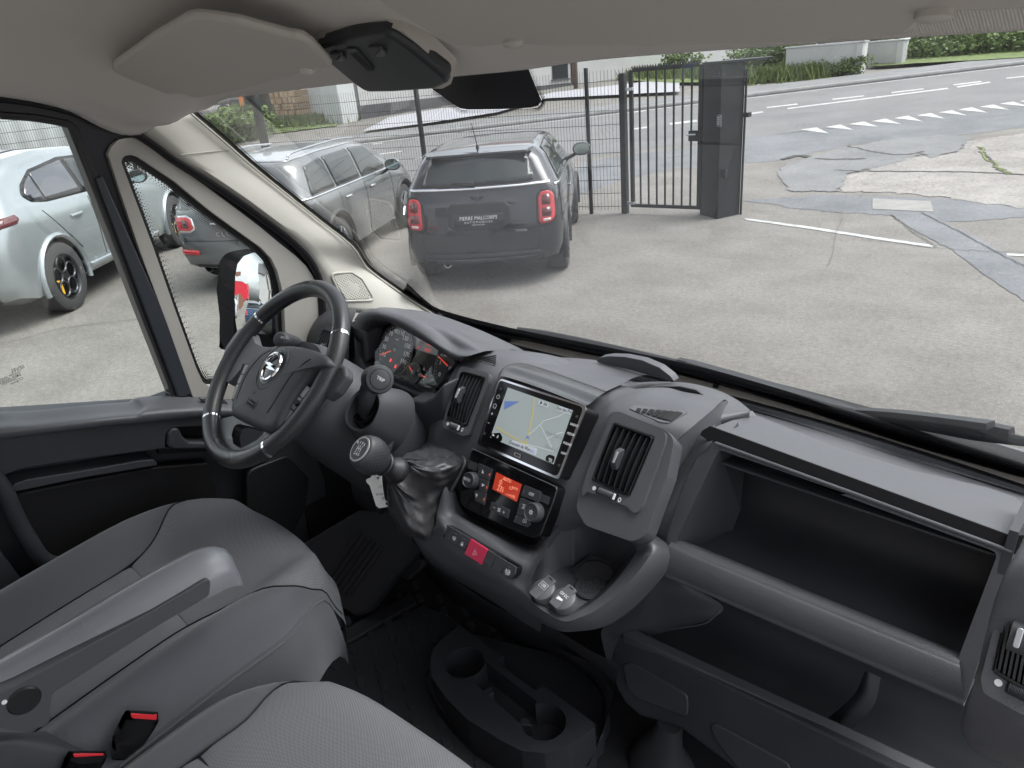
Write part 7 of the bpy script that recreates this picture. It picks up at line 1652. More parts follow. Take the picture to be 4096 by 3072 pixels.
st_ = thing('ornamental_tree', 'small bare-stemmed tree in front of the white building right of the gate', 'tree', gat('C', 735, 400))
pt0 = gat('C', 735, 400) + Vector((0, 2, 0)); 
for dx, dz in ((.0, 3.2), (.8, 3.0), (-.7, 2.9), (.4, 3.4)): tube('stem', [pt0, pt0 + Vector((dx * .4, 0, dz * .5)), pt0 + Vector((dx * 1.3, 0, dz))], [.07, .05, .03], M['bark'], st_, n=6)
leafblob('crown', pt0 + Vector((0, 0, 2.9)), (2.0, 1.0, .8), 1500, M['leaf'], st_, .10, seed=41)

# white container / truck body, timber stack, orange marker, white truck
def corrug(t, a, b, z0, z1, m, pitch=.28, depth=.05, name='side_panel'):
    d = (b - a); L_ = d.length; u = d.normalized(); n = Vector((-u.y, u.x, 0)); k = int(L_ / pitch); top = []; bot = []
    for i in range(k):
        for f, o_ in ((0, 0), (.35, 0), (.5, depth), (.85, depth)): p = a + u * ((i + f) * pitch) + n * o_; top.append(Vector((p.x, p.y, z1))); bot.append(Vector((p.x, p.y, z0)))
    return grid(name, [bot, top], m, t, th=.01, ang=20)
PW = mat('panel_white', (.46, .475, .475), .5, var=(1.2, .08))
ca, cb = gat('T', 1085, 632), gat('T', 1340, 640)
ct = thing('container', 'white corrugated container standing beside the white building', 'container', ca); z_ = gz(ca.x, ca.y)
corrug(ct, Vector((ca.x, ca.y, 0)), Vector((cb.x, cb.y, 0)), z_ + .15, z_ + 4.2, PW); wallbox(ct, Vector((ca.x, ca.y, 0)) + Vector((0, .15, 0)), Vector((cb.x, cb.y, 0)) + Vector((0, .15, 0)), 4.2, 2.4, PW, z_ + .1, 'body')
box('utility_cabinet', gat('T', 1240, 680) + Vector((0, 0, .9)), (1.5, 1.0, 1.9), PW, ct, bev=.05)
bkp = thing('brick_pier', 'dark grey stepped block leaning beside the white building', 'pier', gat('T', 1350, 660)); pp = gat('T', 1360, 650)
box('pier_body', pp + Vector((0, 0, .9)), (1.7, 1.2, 1.8), PLIN, bkp, bev=.03); box('pier_top', pp + Vector((-.3, 0, 2.1)), (1.2, 1.0, .6), PLIN, bkp, bev=.03); box('pier_post', pp + Vector((-.6, 0, 3.4)), (.5, .5, 2.2), PLIN, bkp, bev=.02)
tm = thing('timber_stack', 'stack of sawn timber across the street behind the fence', 'timber', gat('T', 850, 636)); tp0 = gat('T', 790, 636) + Vector((0, 0, .1)); tdir = (gat('T', 985, 632) - gat('T', 790, 636)); tl3 = tdir.length; tdir.normalize()
TI = [mat('timber_a', (.50, .36, .22), .8), mat('timber_b', (.40, .28, .17), .8)]
R3 = Matrix.Rotation(math.atan2(tdir.y, tdir.x), 3, 'Z'); nb_ = 0
for r_ in range(5):
    for k in range(9):
        if r_ > 3 and k > 6: continue
        c = tp0 + tdir * (k + .5) * tl3 / 9 + Vector((0, random.uniform(-.05, .15), .18 + r_ * .36)); box('plank', c, (tl3 / 9 - .06, 1.6, .32), TI[(r_ + k) % 2], tm, R3, .02)
ob = gat('T', 478, 715); tag(box('orange_marker', ob + Vector((-.0, 0, 1.15)), (.36, .12, 2.3), mat('orange_plastic', (.75, .22, .04), .5), None, bev=.03), 'orange upright marker post on the grass behind the fence', 'marker')
tr = thing('flatbed_truck', 'white truck with rounded front parked across the street at the upper left', 'truck', gat('T', 300, 640)); tc_ = gat('T', 250, 660); fd2 = Vector((.86, .5, 0)).normalized()
RT_ = Matrix.Rotation(math.atan2(.5, .86), 3, 'Z')
box('body', tc_ + Vector((-1.2, -.5, 2.3)), (8.0, 2.4, 2.6), PW, tr, RT_, .7, 5); box('bumper', tc_ + fd2 * 2.4 + Vector((0, 0, .9)), (1.2, 2.3, .7), M['dash_smooth'], tr, RT_, .2, 3); box('window', tc_ + fd2 * 1.9 + Vector((-.3, -.8, 2.9)), (1.6, 2.0, .8), WINB, tr, RT_, .1)
box('lamp', tc_ + fd2 * .4 + Vector((0, -.6, 3.75)), (1.2, .5, .35), mat('orange_lamp', (.8, .12, .05), .4), tr, RT_, .08)
for s_ in (-2.6, 1.5): lathe('wheel', [(.2, .14), (.48, .14), (.52, .06), (.52, -.12)], tc_ + fd2 * s_ + Vector((.4, -1.0, .5)), (.5, -.86, 0), M['rubber'], tr, n=20)
wf = thing('plank_fence', 'weathered wooden plank fence behind the orange marker', 'fence', gat('T', 480, 640)); q0_ = gat('T', 380, 640) + Vector((-3, 2, 0)); q1_ = gat('T', 760, 632) + Vector((-3, 2, 0))
for i in range(40): p = q0_.lerp(q1_, i / 39); o = box('plank', p + Vector((0, 0, 1.3)), ((q1_ - q0_).length / 41, .04, 2.5 + random.uniform(-.1, .1)), M['wood'] if 'wood' in M else M.setdefault('wood', mat('weathered_wood', (.18, .16, .13), .9, var=(3, .3))), wf, Matrix.Rotation(math.atan2((q1_ - q0_).y, (q1_ - q0_).x), 3, 'Z'))
# pale corrugated hall left of the forecourt, seen above the cars
hl = thing('corrugated_hall', 'pale corrugated metal hall behind the fence, seen through the driver window', 'building', (-24, 6, 0))
corrug(hl, Vector((-20.0, 6.0, 0)), Vector((-17.6, -5, 0)), 0, 7, mat('hall_cladding', (.72, .74, .74), .5), .45, .03, 'wall'); wallbox(hl, Vector((-20.2, 6.0, 0)), Vector((-17.8, -5, 0)), 7, -6, PW, 0, 'hall_body')
po = thing('utility_pole', 'thin wooden utility pole in front of the long white building', 'pole', gat('B', 1740, 560)); pq = gat('B', 1745, 560); tube('pole_shaft', [pq, pq + Vector((0, 0, 8))], [.13, .10], M['bark'], po, n=8)

# ================================================================ cars
def paint_mat(name, col, metal=.55, rough=.28): return mat(name, col, rough, metal=metal, spec=.5, coat=.8)
def car_shell(p, col, par):
    """closed body from side profile and widths; local x right, y forward (0 at tail), z up"""
    Lc, Wc = p['L'], p['W'] / 2
    def itp(tab, y):
        for (a, va), (b, vb) in zip(tab, tab[1:]):
            if y <= b: f = max(0, min(1, (y - a) / (b - a))); f = f * f * (3 - 2 * f) if p.get('soft') else f; return va + (vb - va) * f
        return tab[-1][1]
    def tail(z): return itp(p['tail'], z)
    def nose(z): return itp(p['nose'], z)
    ys = [0, .02, .06, .12, .2, .32] + [.32 + (Lc - .64) * i / 34 for i in range(1, 35)] + [Lc - .2, Lc - .12, Lc - .06, Lc - .02, Lc]
    rows = []
    for y in ys:
        e = min(1, y / .32); f = min(1, (Lc - y) / .45); wk = .80 + .20 * math.sqrt(max(0, 1 - (1 - e) ** 2)); wk2 = .72 + .28 * math.sqrt(max(0, 1 - (1 - f) ** 2))
        w = Wc * wk * wk2; zt = itp(p['top'], y); zb = min(itp(p['belt'], y), zt - .03); z0 = p['z0'] + .10 * (1 - e) + .06 * (1 - f)
        cab = max(0, min(1, (zt - zb) / .35)); wr = w * (.96 - (.96 - p['roofw']) * cab)
        sec = [(0, z0), (w * .80, z0), (w * .95, z0 + .05), (w * .985, z0 + .18), (w, z0 + (zb - z0) * .55), (w * .992, z0 + (zb - z0) * .78), (w * .965, zb - .03), (w * .935, zb + .01),
               (w * .935 + (wr - w * .935) * .35, zb + (zt - zb) * .35), (w * .935 + (wr - w * .935) * .75, zb + (zt - zb) * .70), (wr * .95, zb + (zt - zb) * .90), (wr * .80, zt - .012), (wr * .4, zt), (0, zt + .004)]
        r = []
        for x, z in sec:
            k1 = max(0, 1 - y / 1.0) ; k2 = max(0, 1 - (Lc - y) / 1.0)
            r.append((x, y + tail(z) * k1 - nose(z) * k2, z))
        rows.append(r)
    full = [[Vector(q) for q in r] + [Vector((-x, y, z)) for x, y, z in reversed(r[1:-1])] for r in rows]
    m = len(rows[0])
    bm = bmesh.new(); V = [[bm.verts.new(q) for q in r] for r in full]; n = len(full[0])
    for j in range(len(V) - 1):
        for i in range(n): bm.faces.new((V[j][i], V[j][(i + 1) % n], V[j + 1][(i + 1) % n], V[j + 1][i]))
    for j in (0, -1):                                   # tail and nose as ladders between the two sides
        R = V[j]; sg = -1 if j == 0 else 1; K = 8; prev = None
        for i in range(1, m - 1):
            a, b = R[i], R[n - i]; row = [a]
            for k in range(1, K):
                q = k / K; c = a.co.lerp(b.co, q); c.y += sg * .10 * math.sin(math.pi * q) ** .8; row.append(bm.verts.new(c))
            row.append(b)
            if prev is None:
                for k in range(K): bm.faces.new((row[k], row[k + 1], R[0])) if 0 < k < K - 1 or True else None
            else:
                for k in range(K): bm.faces.new((prev[k], prev[k + 1], row[k + 1], row[k]))
            prev = row
        for k in range(K): bm.faces.new((prev[k], prev[k + 1], R[m - 1]))
    bmesh.ops.recalc_face_normals(bm, faces=bm.faces)
    o = obj('body', bm, col, par, 50)
    return o
def decal(par, src, name, pts, view, m, off=.007, th=.006, step=.05):
    """plate following the body: outline pts in the given view, dropped onto the shell"""
    dirs = {'rear': Vector((0, 1, 0)), 'right': Vector((-1, 0, 0)), 'left': Vector((1, 0, 0)), 'top': Vector((0, 0, -1)), 'front': Vector((0, -1, 0))}
    d = dirs[view]
    bm = bmesh.new(); bm.faces.new([bm.verts.new((a, b, 0)) for a, b in pts])
    xs_ = [a for a, b in pts]; ys_ = [b for a, b in pts]
    for ax, lo, hi in ((0, min(xs_), max(xs_)), (1, min(ys_), max(ys_))):
        c = lo + step
        while c < hi - .01:
            co = (c, 0, 0) if ax == 0 else (0, c, 0); no = (1, 0, 0) if ax == 0 else (0, 1, 0)
            bmesh.ops.bisect_plane(bm, geom=bm.verts[:] + bm.edges[:] + bm.faces[:], plane_co=co, plane_no=no); c += step
    kill = []
    for v in bm.verts:
        a, b = v.co.x, v.co.y
        o_ = {'rear': Vector((a, -3, b)), 'right': Vector((4, a, b)), 'left': Vector((-4, a, b)), 'top': Vector((a, b, 4)), 'front': Vector((a, 9, b))}[view]
        h = src.ray_cast(o_, d)
        if h[0] is None: kill.append(v); continue
        n = h[1] if h[1].dot(d) < 0 else -h[1]; v.co = h[0] + n * off
    if kill: bmesh.ops.delete(bm, geom=kill, context='VERTS')
    bm.normal_update()
    for f in bm.faces:
        if f.normal.dot(d) > 0: f.normal_flip()
    o = obj(name, bm, m, par, 50)
    if th: s = o.modifiers.new('t', 'SOLIDIFY'); s.thickness = th; s.offset = 0
    return o
def rp(pts, r=.04, n=4): return [(p.x, p.y) for p in rnd([Vector((a, b, 0)) for a, b in pts], r, n)]
def carwheel(par, c, r, w, side, kind, rim):
    ax = Vector((side, 0, 0)); c = Vector(c)
    t = lathe('wheel', [(r * .66, -w / 2), (r * .9, -w / 2), (r * .985, -w * .42), (r, -w * .3), (r, w * .3), (r * .985, w * .42), (r * .9, w / 2), (r * .68, w * .47), (r * .66, w * .40)], c, ax, M['tyre'], par, n=40)
    rr = r * .67
    lathe('rim', [(rr, w * .46), (rr * .97, w * .47), (rr * .93, w * .40), (rr * .9, w * .1), (rr * .88, -w * .4)], c, ax, rim, t, n=36)
    lathe('brake_disc', [(0, 0), (rr * .6, 0), (rr * .6, -.02)], c + ax * (-w * .05), ax, M['metal_dark'], t, n=24)
    if kind == 'rings':
        for k in range(5):
            a = 2 * math.pi * k / 5 + .35; ce = c + Vector((0, math.cos(a), math.sin(a))) * rr * .56 + ax * w * .33
            tube('rim_ring', [ce + Vector((0, math.cos(b), math.sin(b))) * rr * .335 for b in [2 * math.pi * q / 20 for q in range(20)]], .016, rim, t, n=6, closed=True)
        box('brake_caliper', c + Vector((side * .03, -rr * .40, -rr * .42)), (.06, .10, .17), M['yellow'], t, bev=.02)
    else:
        for k in range(5 if kind == 'five' else 8):
            a = 2 * math.pi * k / (5 if kind == 'five' else 8); d = Vector((0, math.cos(a), math.sin(a)))
            tube('rim_spoke', [c + ax * w * .30 + d * rr * .12, c + ax * w * .42 + d * rr * .95], [.035, .024], rim, t, n=6)
    lathe('hub_cap', [(0, .01), (rr * .16, .008), (rr * .2, -.02)], c + ax * w * .36, ax, rim, t, n=16)
M['tyre'] = mat('tyre_rubber', (.045, .045, .046), .8, bump=('noise', 60, .3)); M['yellow'] = mat('caliper_yellow', (.75, .42, .02), .35)
M['rimdark'] = mat('rim_dark', (.07, .07, .075), .25, metal=.8); M['rimsilver'] = mat('rim_silver', (.55, .56, .57), .25, metal=.9)
M['carglass'] = mat('car_glass', (.02, .026, .027), .06, spec=.5, coat=.15); M['tint'] = mat('tinted_glass', (.05, .05, .06), .06, spec=1, coat=.6)
M['lampred'] = mat('lamp_red', (.42, .012, .02), .15, coat=.8, emit=((.8, .02, .03), .05)); M['lampdeep'] = mat('lamp_deep_red', (.10, .012, .016), .12, coat=.8); M['lampclear'] = mat('lamp_clear', (.6, .5, .5), .1, coat=.8)
M['carblack'] = mat('car_trim_black', (.014, .014, .015), .5)
def car(lbl, loc, head, p, col, wheels, kind, rim, scale=1.0, nm='parked_car'):
    t = thing(nm, lbl, 'car', (0, 0, 0), 'parked cars'); sh = car_shell(p, col, t)
    ra, fa, r = wheels; hw = p['W'] / 2; cs_ = []
    for y in (ra, fa):
        for s in (-1, 1):
            bm = bmesh.new(); bmesh.ops.create_cone(bm, cap_ends=True, segments=40, radius1=r + .055, radius2=r + .055, depth=.42)
            bm.transform(Matrix.Translation((s * (hw - .10), y, r + .0)) @ Matrix.Rotation(math.pi / 2, 4, 'Y')); c_ = obj('cutter', bm, M['carblack']); cs_.append(c_)
    for c_ in cs_: pass
    for c_ in cs_:
        m_ = sh.modifiers.new('c', 'BOOLEAN'); m_.object = c_; m_.operation = 'DIFFERENCE'; m_.solver = 'EXACT'; m_.material_mode = 'TRANSFER'
    bpy.context.view_layer.update(); me = bpy.data.meshes.new_from_object(sh.evaluated_get(bpy.context.evaluated_depsgraph_get())); sh.modifiers.clear(); old = sh.data; sh.data = me; bpy.data.meshes.remove(old); me.name = 'body'
    bm = bmesh.new(); bm.from_mesh(me); sharpen(bm, 42); bm.to_mesh(me); bm.free()
    for c_ in cs_: bpy.data.objects.remove(c_)
    src = bvh_of(sh)
    for y in (ra, fa):
        for s in (-1, 1):
            carwheel(t, (s * (hw - .115), y, r), r, .23, s, kind, rim)
            tube('arch_trim', [Vector((s * (hw - .008), y + (r + .075) * math.cos(a), r + (r + .075) * math.sin(a))) for a in [math.pi * (-.08 + 1.16 * k / 20) for k in range(21)]], .034, p['archm'], t, n=6)
    t['_b'] = 0; del t['_b']
    return t, sh, src, (Vector(loc), head, scale)
def place(t, where): t.location = where[0]; t.rotation_euler.z = where[1]; t.scale = (where[2],) * 3
def D(t, src): return lambda name, pts, view, m, **k: decal(k.pop('par', t), src, name, rp(pts, k.pop('r', .03)), view, m, **k)
def mir(pts): return [(-a, b) for a, b in pts]
def door_mirror(t, c, s, cap):
    c = Vector(c); o = grid('door_mirror', [ell(c + Vector((0, dy, 0)), (0, 1, 0), a, b, 20) for dy, a, b in ((-.055, .105, .075), (-.03, .118, .085), (.03, .105, .075), (.07, .06, .045))], cap, t, True, cap='end', ang=60)
    slab('mirror_glass', ell(c + Vector((0, -.050, 0)), (0, 1, 0), .098, .068, 20), .004, M['mirror_out'], o, toward=(0, -1, 0)); tube('mirror_stem', [c + Vector((-s * .04, 0, -.04)), c + Vector((-s * .20, .03, -.12))], .022, M['carblack'], t, n=8)
M['mirror_out'] = mat('mirror_tinted', (.42, .52, .52), .05, metal=1)

# --- black hatchback, seen from behind
PBm = paint_mat('paint_black', (.008, .009, .013), .2, .15)
pm = dict(L=3.82, W=1.73, z0=.17, roofw=.73, archm=M['carblack'], top=[(0, 1.37), (.25, 1.40), (.7, 1.42), (1.5, 1.43), (2.2, 1.385), (2.45, 1.27), (2.85, .995), (3.3, .93), (3.7, .80), (3.82, .70)],
          belt=[(0, 1.03), (1, 1.02), (2.6, .97), (3.3, .86), (3.82, .66)], tail=[(.2, .10), (.32, .03), (.52, .0), (.64, .03), (.74, .06), (1.0, .10), (1.06, .13), (1.32, .30), (1.40, .30), (1.43, .16)], nose=[(.2, .1), (.5, 0), (.8, .12), (1.0, .2)])
t, sh, src, wh = car('black hatchback parked tail towards the van, with upright red tail lights', (-5.62, 5.27, 0), .63, pm, PBm, (.68, 3.17, .31), 'eight', M['rimdark'], 1.03)
d = D(t, src)
d('rear_window', [(-.60, 1.07), (.60, 1.07), (.555, 1.185), (.50, 1.345), (.30, 1.375), (-.30, 1.375), (-.50, 1.345), (-.555, 1.185)], 'rear', M['carglass'], r=.05)
d('window_heater_band', [(-.47, 1.32), (.47, 1.32), (.42, 1.37), (-.42, 1.37)], 'rear', M['carblack'], off=.010, th=.002)
d('chrome_strip', [(-.74, 1.03), (.74, 1.03), (.74, 1.053), (-.74, 1.053)], 'rear', M['chrome'], r=.004, off=.008)
d('tailgate_gap', [(-.60, .42), (-.56, .40), (.56, .40), (.60, .42), (.66, .60), (.652, .60), (.595, .428), (.555, .408), (-.555, .408), (-.595, .428), (-.652, .60), (-.66, .60)], 'rear', M['carblack'], r=0, off=.002, th=.002)
for s in (-1, 1):
    F = (lambda q: q) if s > 0 else mir
    d('lamp_surround', F([(.600, 0.65), (.60, 0.915), (.64, 0.985), (.74, 0.99), (.79, 0.925), (.80, 0.705), (.76, 0.635), (.64, 0.625)]), 'rear', M['carblack'], r=.05, off=.004)
    lm = d('tail_light', F([(.618, 0.665), (.62, 0.905), (.65, 0.96), (.735, 0.965), (.772, 0.915), (.780, 0.715), (.75, 0.655), (.65, 0.645)]), 'rear', M['lampred'], r=.05, off=.012)
    d('lamp_inner', F([(.655, 0.825), (.655, 0.905), (.675, 0.93), (.725, 0.93), (.74, 0.895), (.742, 0.825)]), 'rear', M['lampdeep'], r=.02, off=.020, th=.002)
    d('lamp_inner', F([(.650, 0.71), (.652, 0.8), (.745, 0.8), (.748, 0.72), (.73, 0.71)]), 'rear', M['lampdeep'], r=.02, off=.020, th=.002)
    d('reverse_lamp', F([(.66, 0.665), (.66, 0.69), (.74, 0.693), (.74, 0.67)]), 'rear', M['lampclear'], r=.01, off=.020, th=.002)
d('plate_recess', [(-.33, 0.685), (-.33, 0.855), (-.28, 0.905), (.28, 0.905), (.33, 0.855), (.33, 0.685), (.24, 0.63), (-.24, 0.63)], 'rear', M['carblack'], r=.03, off=.004, th=.003)
d('number_plate', [(-.262, 0.68), (.262, 0.68), (.262, 0.79), (-.262, 0.79)], 'rear', M['platem'] if 'platem' in M else M.setdefault('platem', mat('plate_black', (.02, .022, .025), .4)), r=.01, off=.016, th=.004)
def carpt(x, z, off=.02): h = src.ray_cast(Vector((x, -3, z)), Vector((0, 1, 0))); return h[0] + Vector((0, -off, 0))
text('plate_lettering', 'PIERRE MALCORPS', carpt(0, .757, .027), (1, 0, 0), (0, 0, 1), .055, M['white'], t, sx=.88, shear=.2); text('plate_lettering', 'A U T O M O B I L E S', carpt(0, .717, .027), (1, 0, 0), (0, 0, 1), .030, M['white'], t, sx=1.05); text('plate_lettering', 'PIERRE MALCORPS', carpt(0, .691, .027), (1, 0, 0), (0, 0, 1), .017, M['white'], t)
text('model_badge', 'COOPER', carpt(.43, .60, .010), (1, 0, 0), (0, 0, 1), .035, M['print_grey'], t)
c = carpt(0, .95, .012); lathe('badge', [(0, .006), (.022, .005), (.028, 0)], c, (0, -1, .1), M['metal_dark'], t, n=20); slab('badge_wings', [c + Vector(q) for q in ((-.07, 0, .022), (-.02, 0, .016), (-.03, 0, -.012), (-.06, 0, -.002))], .004, M['metal_dark'], t); slab('badge_wings', [c + Vector(q) for q in ((.07, 0, .022), (.02, 0, .016), (.03, 0, -.012), (.06, 0, -.002))], .004, M['metal_dark'], t)
d('bumper_insert', [(-.60, .26), (-.66, .34), (-.60, .385), (.60, .385), (.66, .34), (.60, .26), (.50, .235), (-.50, .235)], 'rear', M['carblack'], r=.03, off=.003, th=.004)
d('bumper_lip', [(-.50, .285), (.50, .285), (.52, .335), (-.52, .335)], 'rear', PBm, r=.02, off=.014, th=.012)
lathe('exhaust', [(.034, -.08), (.034, .02), (.042, .02), (.042, -.06)], carpt(-.43, .235, .02), (0, -1, 0), M['chrome'], t, n=20)
tube('rear_wiper', [carpt(-.02, 1.09, .03), carpt(-.20, 1.11, .035), carpt(-.26, 1.11, .03)], [.022, .014, .008], M['carblack'], t, n=8)
slab('roof_spoiler', [Vector(q) for q in ((-.58, .36, 1.395), (.58, .36, 1.395), (.53, .17, 1.37), (-.53, .17, 1.37))], .03, PBm, t, toward=(0, 0, 1), bev=.012)
tube('aerial', [Vector((-.02, .42, 1.40)), Vector((-.02, .40, 1.44)), Vector((-.02, .22, 1.66))], [.022, .006, .003], M['carblack'], t, n=6)
for y0, pts in ((0, [(.42, .98), (.62, 1.30), (1.2, 1.335), (1.28, .975)]), (0, [(1.34, .975), (1.27, 1.335), (2.05, 1.31), (2.42, 1.03), (2.42, .96)])):
    d('side_window', [(a, b + .05) for a, b in pts], 'right', M['carglass'], r=.04); d('side_window', [(a, b + .05) for a, b in pts], 'left', M['carglass'], r=.04)
d('windscreen', [(-.62, 2.48), (.62, 2.48), (.56, 2.2), (-.56, 2.2)], 'top', M['carglass']); d('chrome_strip', [(.2, 1.0), (2.6, .975), (2.6, .992), (.2, 1.02)], 'right', M['chrome'], r=0, off=.006)
for x in (1.31, 2.45): d('door_gap', [(x, .30), (x + .008, .30), (x + .012, .93), (x, .93)], 'right', M['carblack'], r=0, off=.002, th=.002)
for y in (1.45,): tube('door_handle', [Vector((.865, y, .80)), Vector((.88, y + .08, .805)), Vector((.865, y + .16, .80))], .014, M['chrome'], t, n=8)
door_mirror(t, (1.00, 2.28, 1.12), 1, PBm); door_mirror(t, (-1.00, 2.28, 1.12), -1, PBm)
place(t, wh); mini_root = t

# --- grey estate with side-hinged rear doors
PGc = paint_mat('paint_grey', (.15, .158, .162), .35, .25)
pc_ = dict(L=4.05, W=1.80, z0=.18, roofw=.80, archm=M['carblack'], top=[(0, 1.37), (.3, 1.41), (1.0, 1.435), (2.0, 1.43), (2.5, 1.38), (2.75, 1.25), (3.1, 1.03), (3.5, .97), (3.95, .85), (4.05, .75)],
          belt=[(0, .98), (1, .97), (2.8, .95), (3.5, .88), (4.05, .70)], tail=[(.2, .10), (.35, .02), (.55, .0), (.62, .04), (.95, .06), (1.02, .08), (1.3, .18), (1.44, .15)], nose=[(.2, .1), (.5, 0), (.8, .12), (1.0, .2)])
t, sh, src, wh = car('grey estate car with silver roof parked between the white SUV and the black hatchback', (-8.25, 3.81, 0), .575, pc_, PGc, (.78, 3.28, .325), 'five', M['rimsilver'], 1.04)
d = D(t, src)
for s in (-1, 1):
    F = (lambda q: q) if s > 0 else mir
    d('lamp_bezel', F([(.52, .735), (.54, .86), (.62, .90), (.86, .885), (.875, .76), (.80, .70), (.60, .70)]), 'rear', M['chrome'], r=.04, off=.004)
    d('tail_light', F([(.545, .745), (.56, .855), (.63, .88), (.85, .868), (.86, .77), (.79, .72), (.61, .72)]), 'rear', M['lampred'], r=.04, off=.012)
    d('lamp_inner', F([(.60, .76), (.61, .84), (.70, .85), (.70, .75)]), 'rear', M['lampdeep'], r=.02, off=.020, th=.002)
    d('fog_light', F([(.52, .45), (.52, .50), (.80, .51), (.80, .455)]), 'rear', M['lampred'], r=.01, off=.008)
    d('rear_window', F([(.04, 1.0), (.04, 1.30), (.46, 1.29), (.56, 1.20), (.60, 1.0)]), 'rear', M['carglass'], r=.05)
    lathe('exhaust', [(.04, -.08), (.04, .02), (.052, .02), (.052, -.06)], (lambda h: h[0] + Vector((0, -.02, 0)))(src.ray_cast(Vector((s * .52, -3, .27)), Vector((0, 1, 0)))), (0, -1, 0), M['metal_dark'], t, n=20)
    for nm_, pts, mm in (('side_window', [(.30, .99), (.42, 1.30), (.90, 1.345), (.95, .985)], M['carglass']), ('side_window', [(1.01, .985), (.97, 1.345), (1.72, 1.355), (1.76, .98)], M['carglass']), ('side_window', [(1.84, .98), (1.80, 1.355), (2.3, 1.325), (2.72, 1.03), (2.72, .975)], M['carglass'])):
        d(nm_, pts, 'right' if s > 0 else 'left', mm, r=.03)
    d('chrome_strip', [(.1, .958), (2.85, .945), (2.85, .965), (.1, .980)], 'right' if s > 0 else 'left', M['chrome'], r=0, off=.007)
    for x in (.99, 1.80, 2.80): d('door_gap', [(x, .30), (x + .009, .30), (x + .009, .95), (x, .95)], 'right' if s > 0 else 'left', M['carblack'], r=0, off=.002, th=.002)
    for y in (1.10, 1.95): tube('door_handle', [Vector((s * .895, y, .83)), Vector((s * .915, y + .09, .835)), Vector((s * .895, y + .18, .83))], .017, M['chrome'], t, n=8)
    tube('roof_rail', [Vector((s * .60, .35, 1.40)), Vector((s * .61, .5, 1.455)), Vector((s * .62, 1.6, 1.475)), Vector((s * .61, 2.3, 1.44))], .014, M['rimsilver'], t, n=8, ns=16)
    door_mirror(t, (s * 1.04, 2.55, 1.03), s, PGc)
d('roof_panel', [(-.60, .30), (.60, .30), (.64, .6), (.64, 2.2), (.56, 2.42), (-.56, 2.42), (-.64, 2.2), (-.64, .6)], 'top', paint_mat('paint_silver', (.45, .465, .475), .4, .25), r=.06, off=.004)
d('windscreen', [(-.66, 2.82), (.66, 2.82), (.58, 2.5), (-.58, 2.5)], 'top', M['carglass'])
d('door_split', [(-.004, .55), (.004, .55), (.004, 1.36), (-.004, 1.36)], 'rear', M['carblack'], r=0, off=.002, th=.002)
d('bumper_gap', [(-.8, .60), (.8, .60), (.8, .608), (-.8, .608)], 'rear', M['carblack'], r=0, off=.002, th=.002)
d('bumper_lower', [(-.62, .20), (.62, .20), (.66, .33), (-.66, .33)], 'rear', M['carblack'], r=.03, off=.003, th=.004)
def carpt(x, z, off=.02): h = src.ray_cast(Vector((x, -3, z)), Vector((0, 1, 0))); return h[0] + Vector((0, -off, 0))
text('badge_lettering', 'C L U B M A N', carpt(0, .68, .012), (1, 0, 0), (0, 0, 1), .075, M['rimsilver'], t, th=.004); text('model_badge', 'S', carpt(-.70, .62, .02), (1, 0, 0), (0, 0, 1), .07, M['carblack'], t, th=.004)
for s in (-1, 1): tube('door_handle', [carpt(s * .10, .80, .02), carpt(s * .28, .80, .02)], .014, M['chrome'], t, n=8)
place(t, wh)

# --- pale silver SUV
PSs = paint_mat('paint_silver_white', (.34, .375, .385), .55, .25)
ps_ = dict(L=5.05, W=1.90, z0=.24, roofw=.76, archm=PSs, top=[(0, 1.46), (.25, 1.56), (.8, 1.65), (1.6, 1.69), (2.5, 1.65), (3.0, 1.48), (3.6, 1.17), (4.3, 1.08), (4.85, .95), (5.05, .82)],
          belt=[(0, 1.22), (1, 1.16), (3.0, 1.10), (4.2, .98), (5.05, .78)], tail=[(.3, .10), (.45, .02), (.65, .0), (.75, .05), (1.0, .08), (1.15, .14), (1.45, .38), (1.65, .4)], nose=[(.2, .1), (.6, 0), (.9, .14), (1.1, .2)])
t, sh, src, wh = car('pale silver SUV with black ring-spoke wheels and yellow brake calipers, left of the van', (-9.607, .833, 0), .804, ps_, PSs, (.92, 4.10, .375), 'rings', M['rimdark'], 1.08)
d = D(t, src)
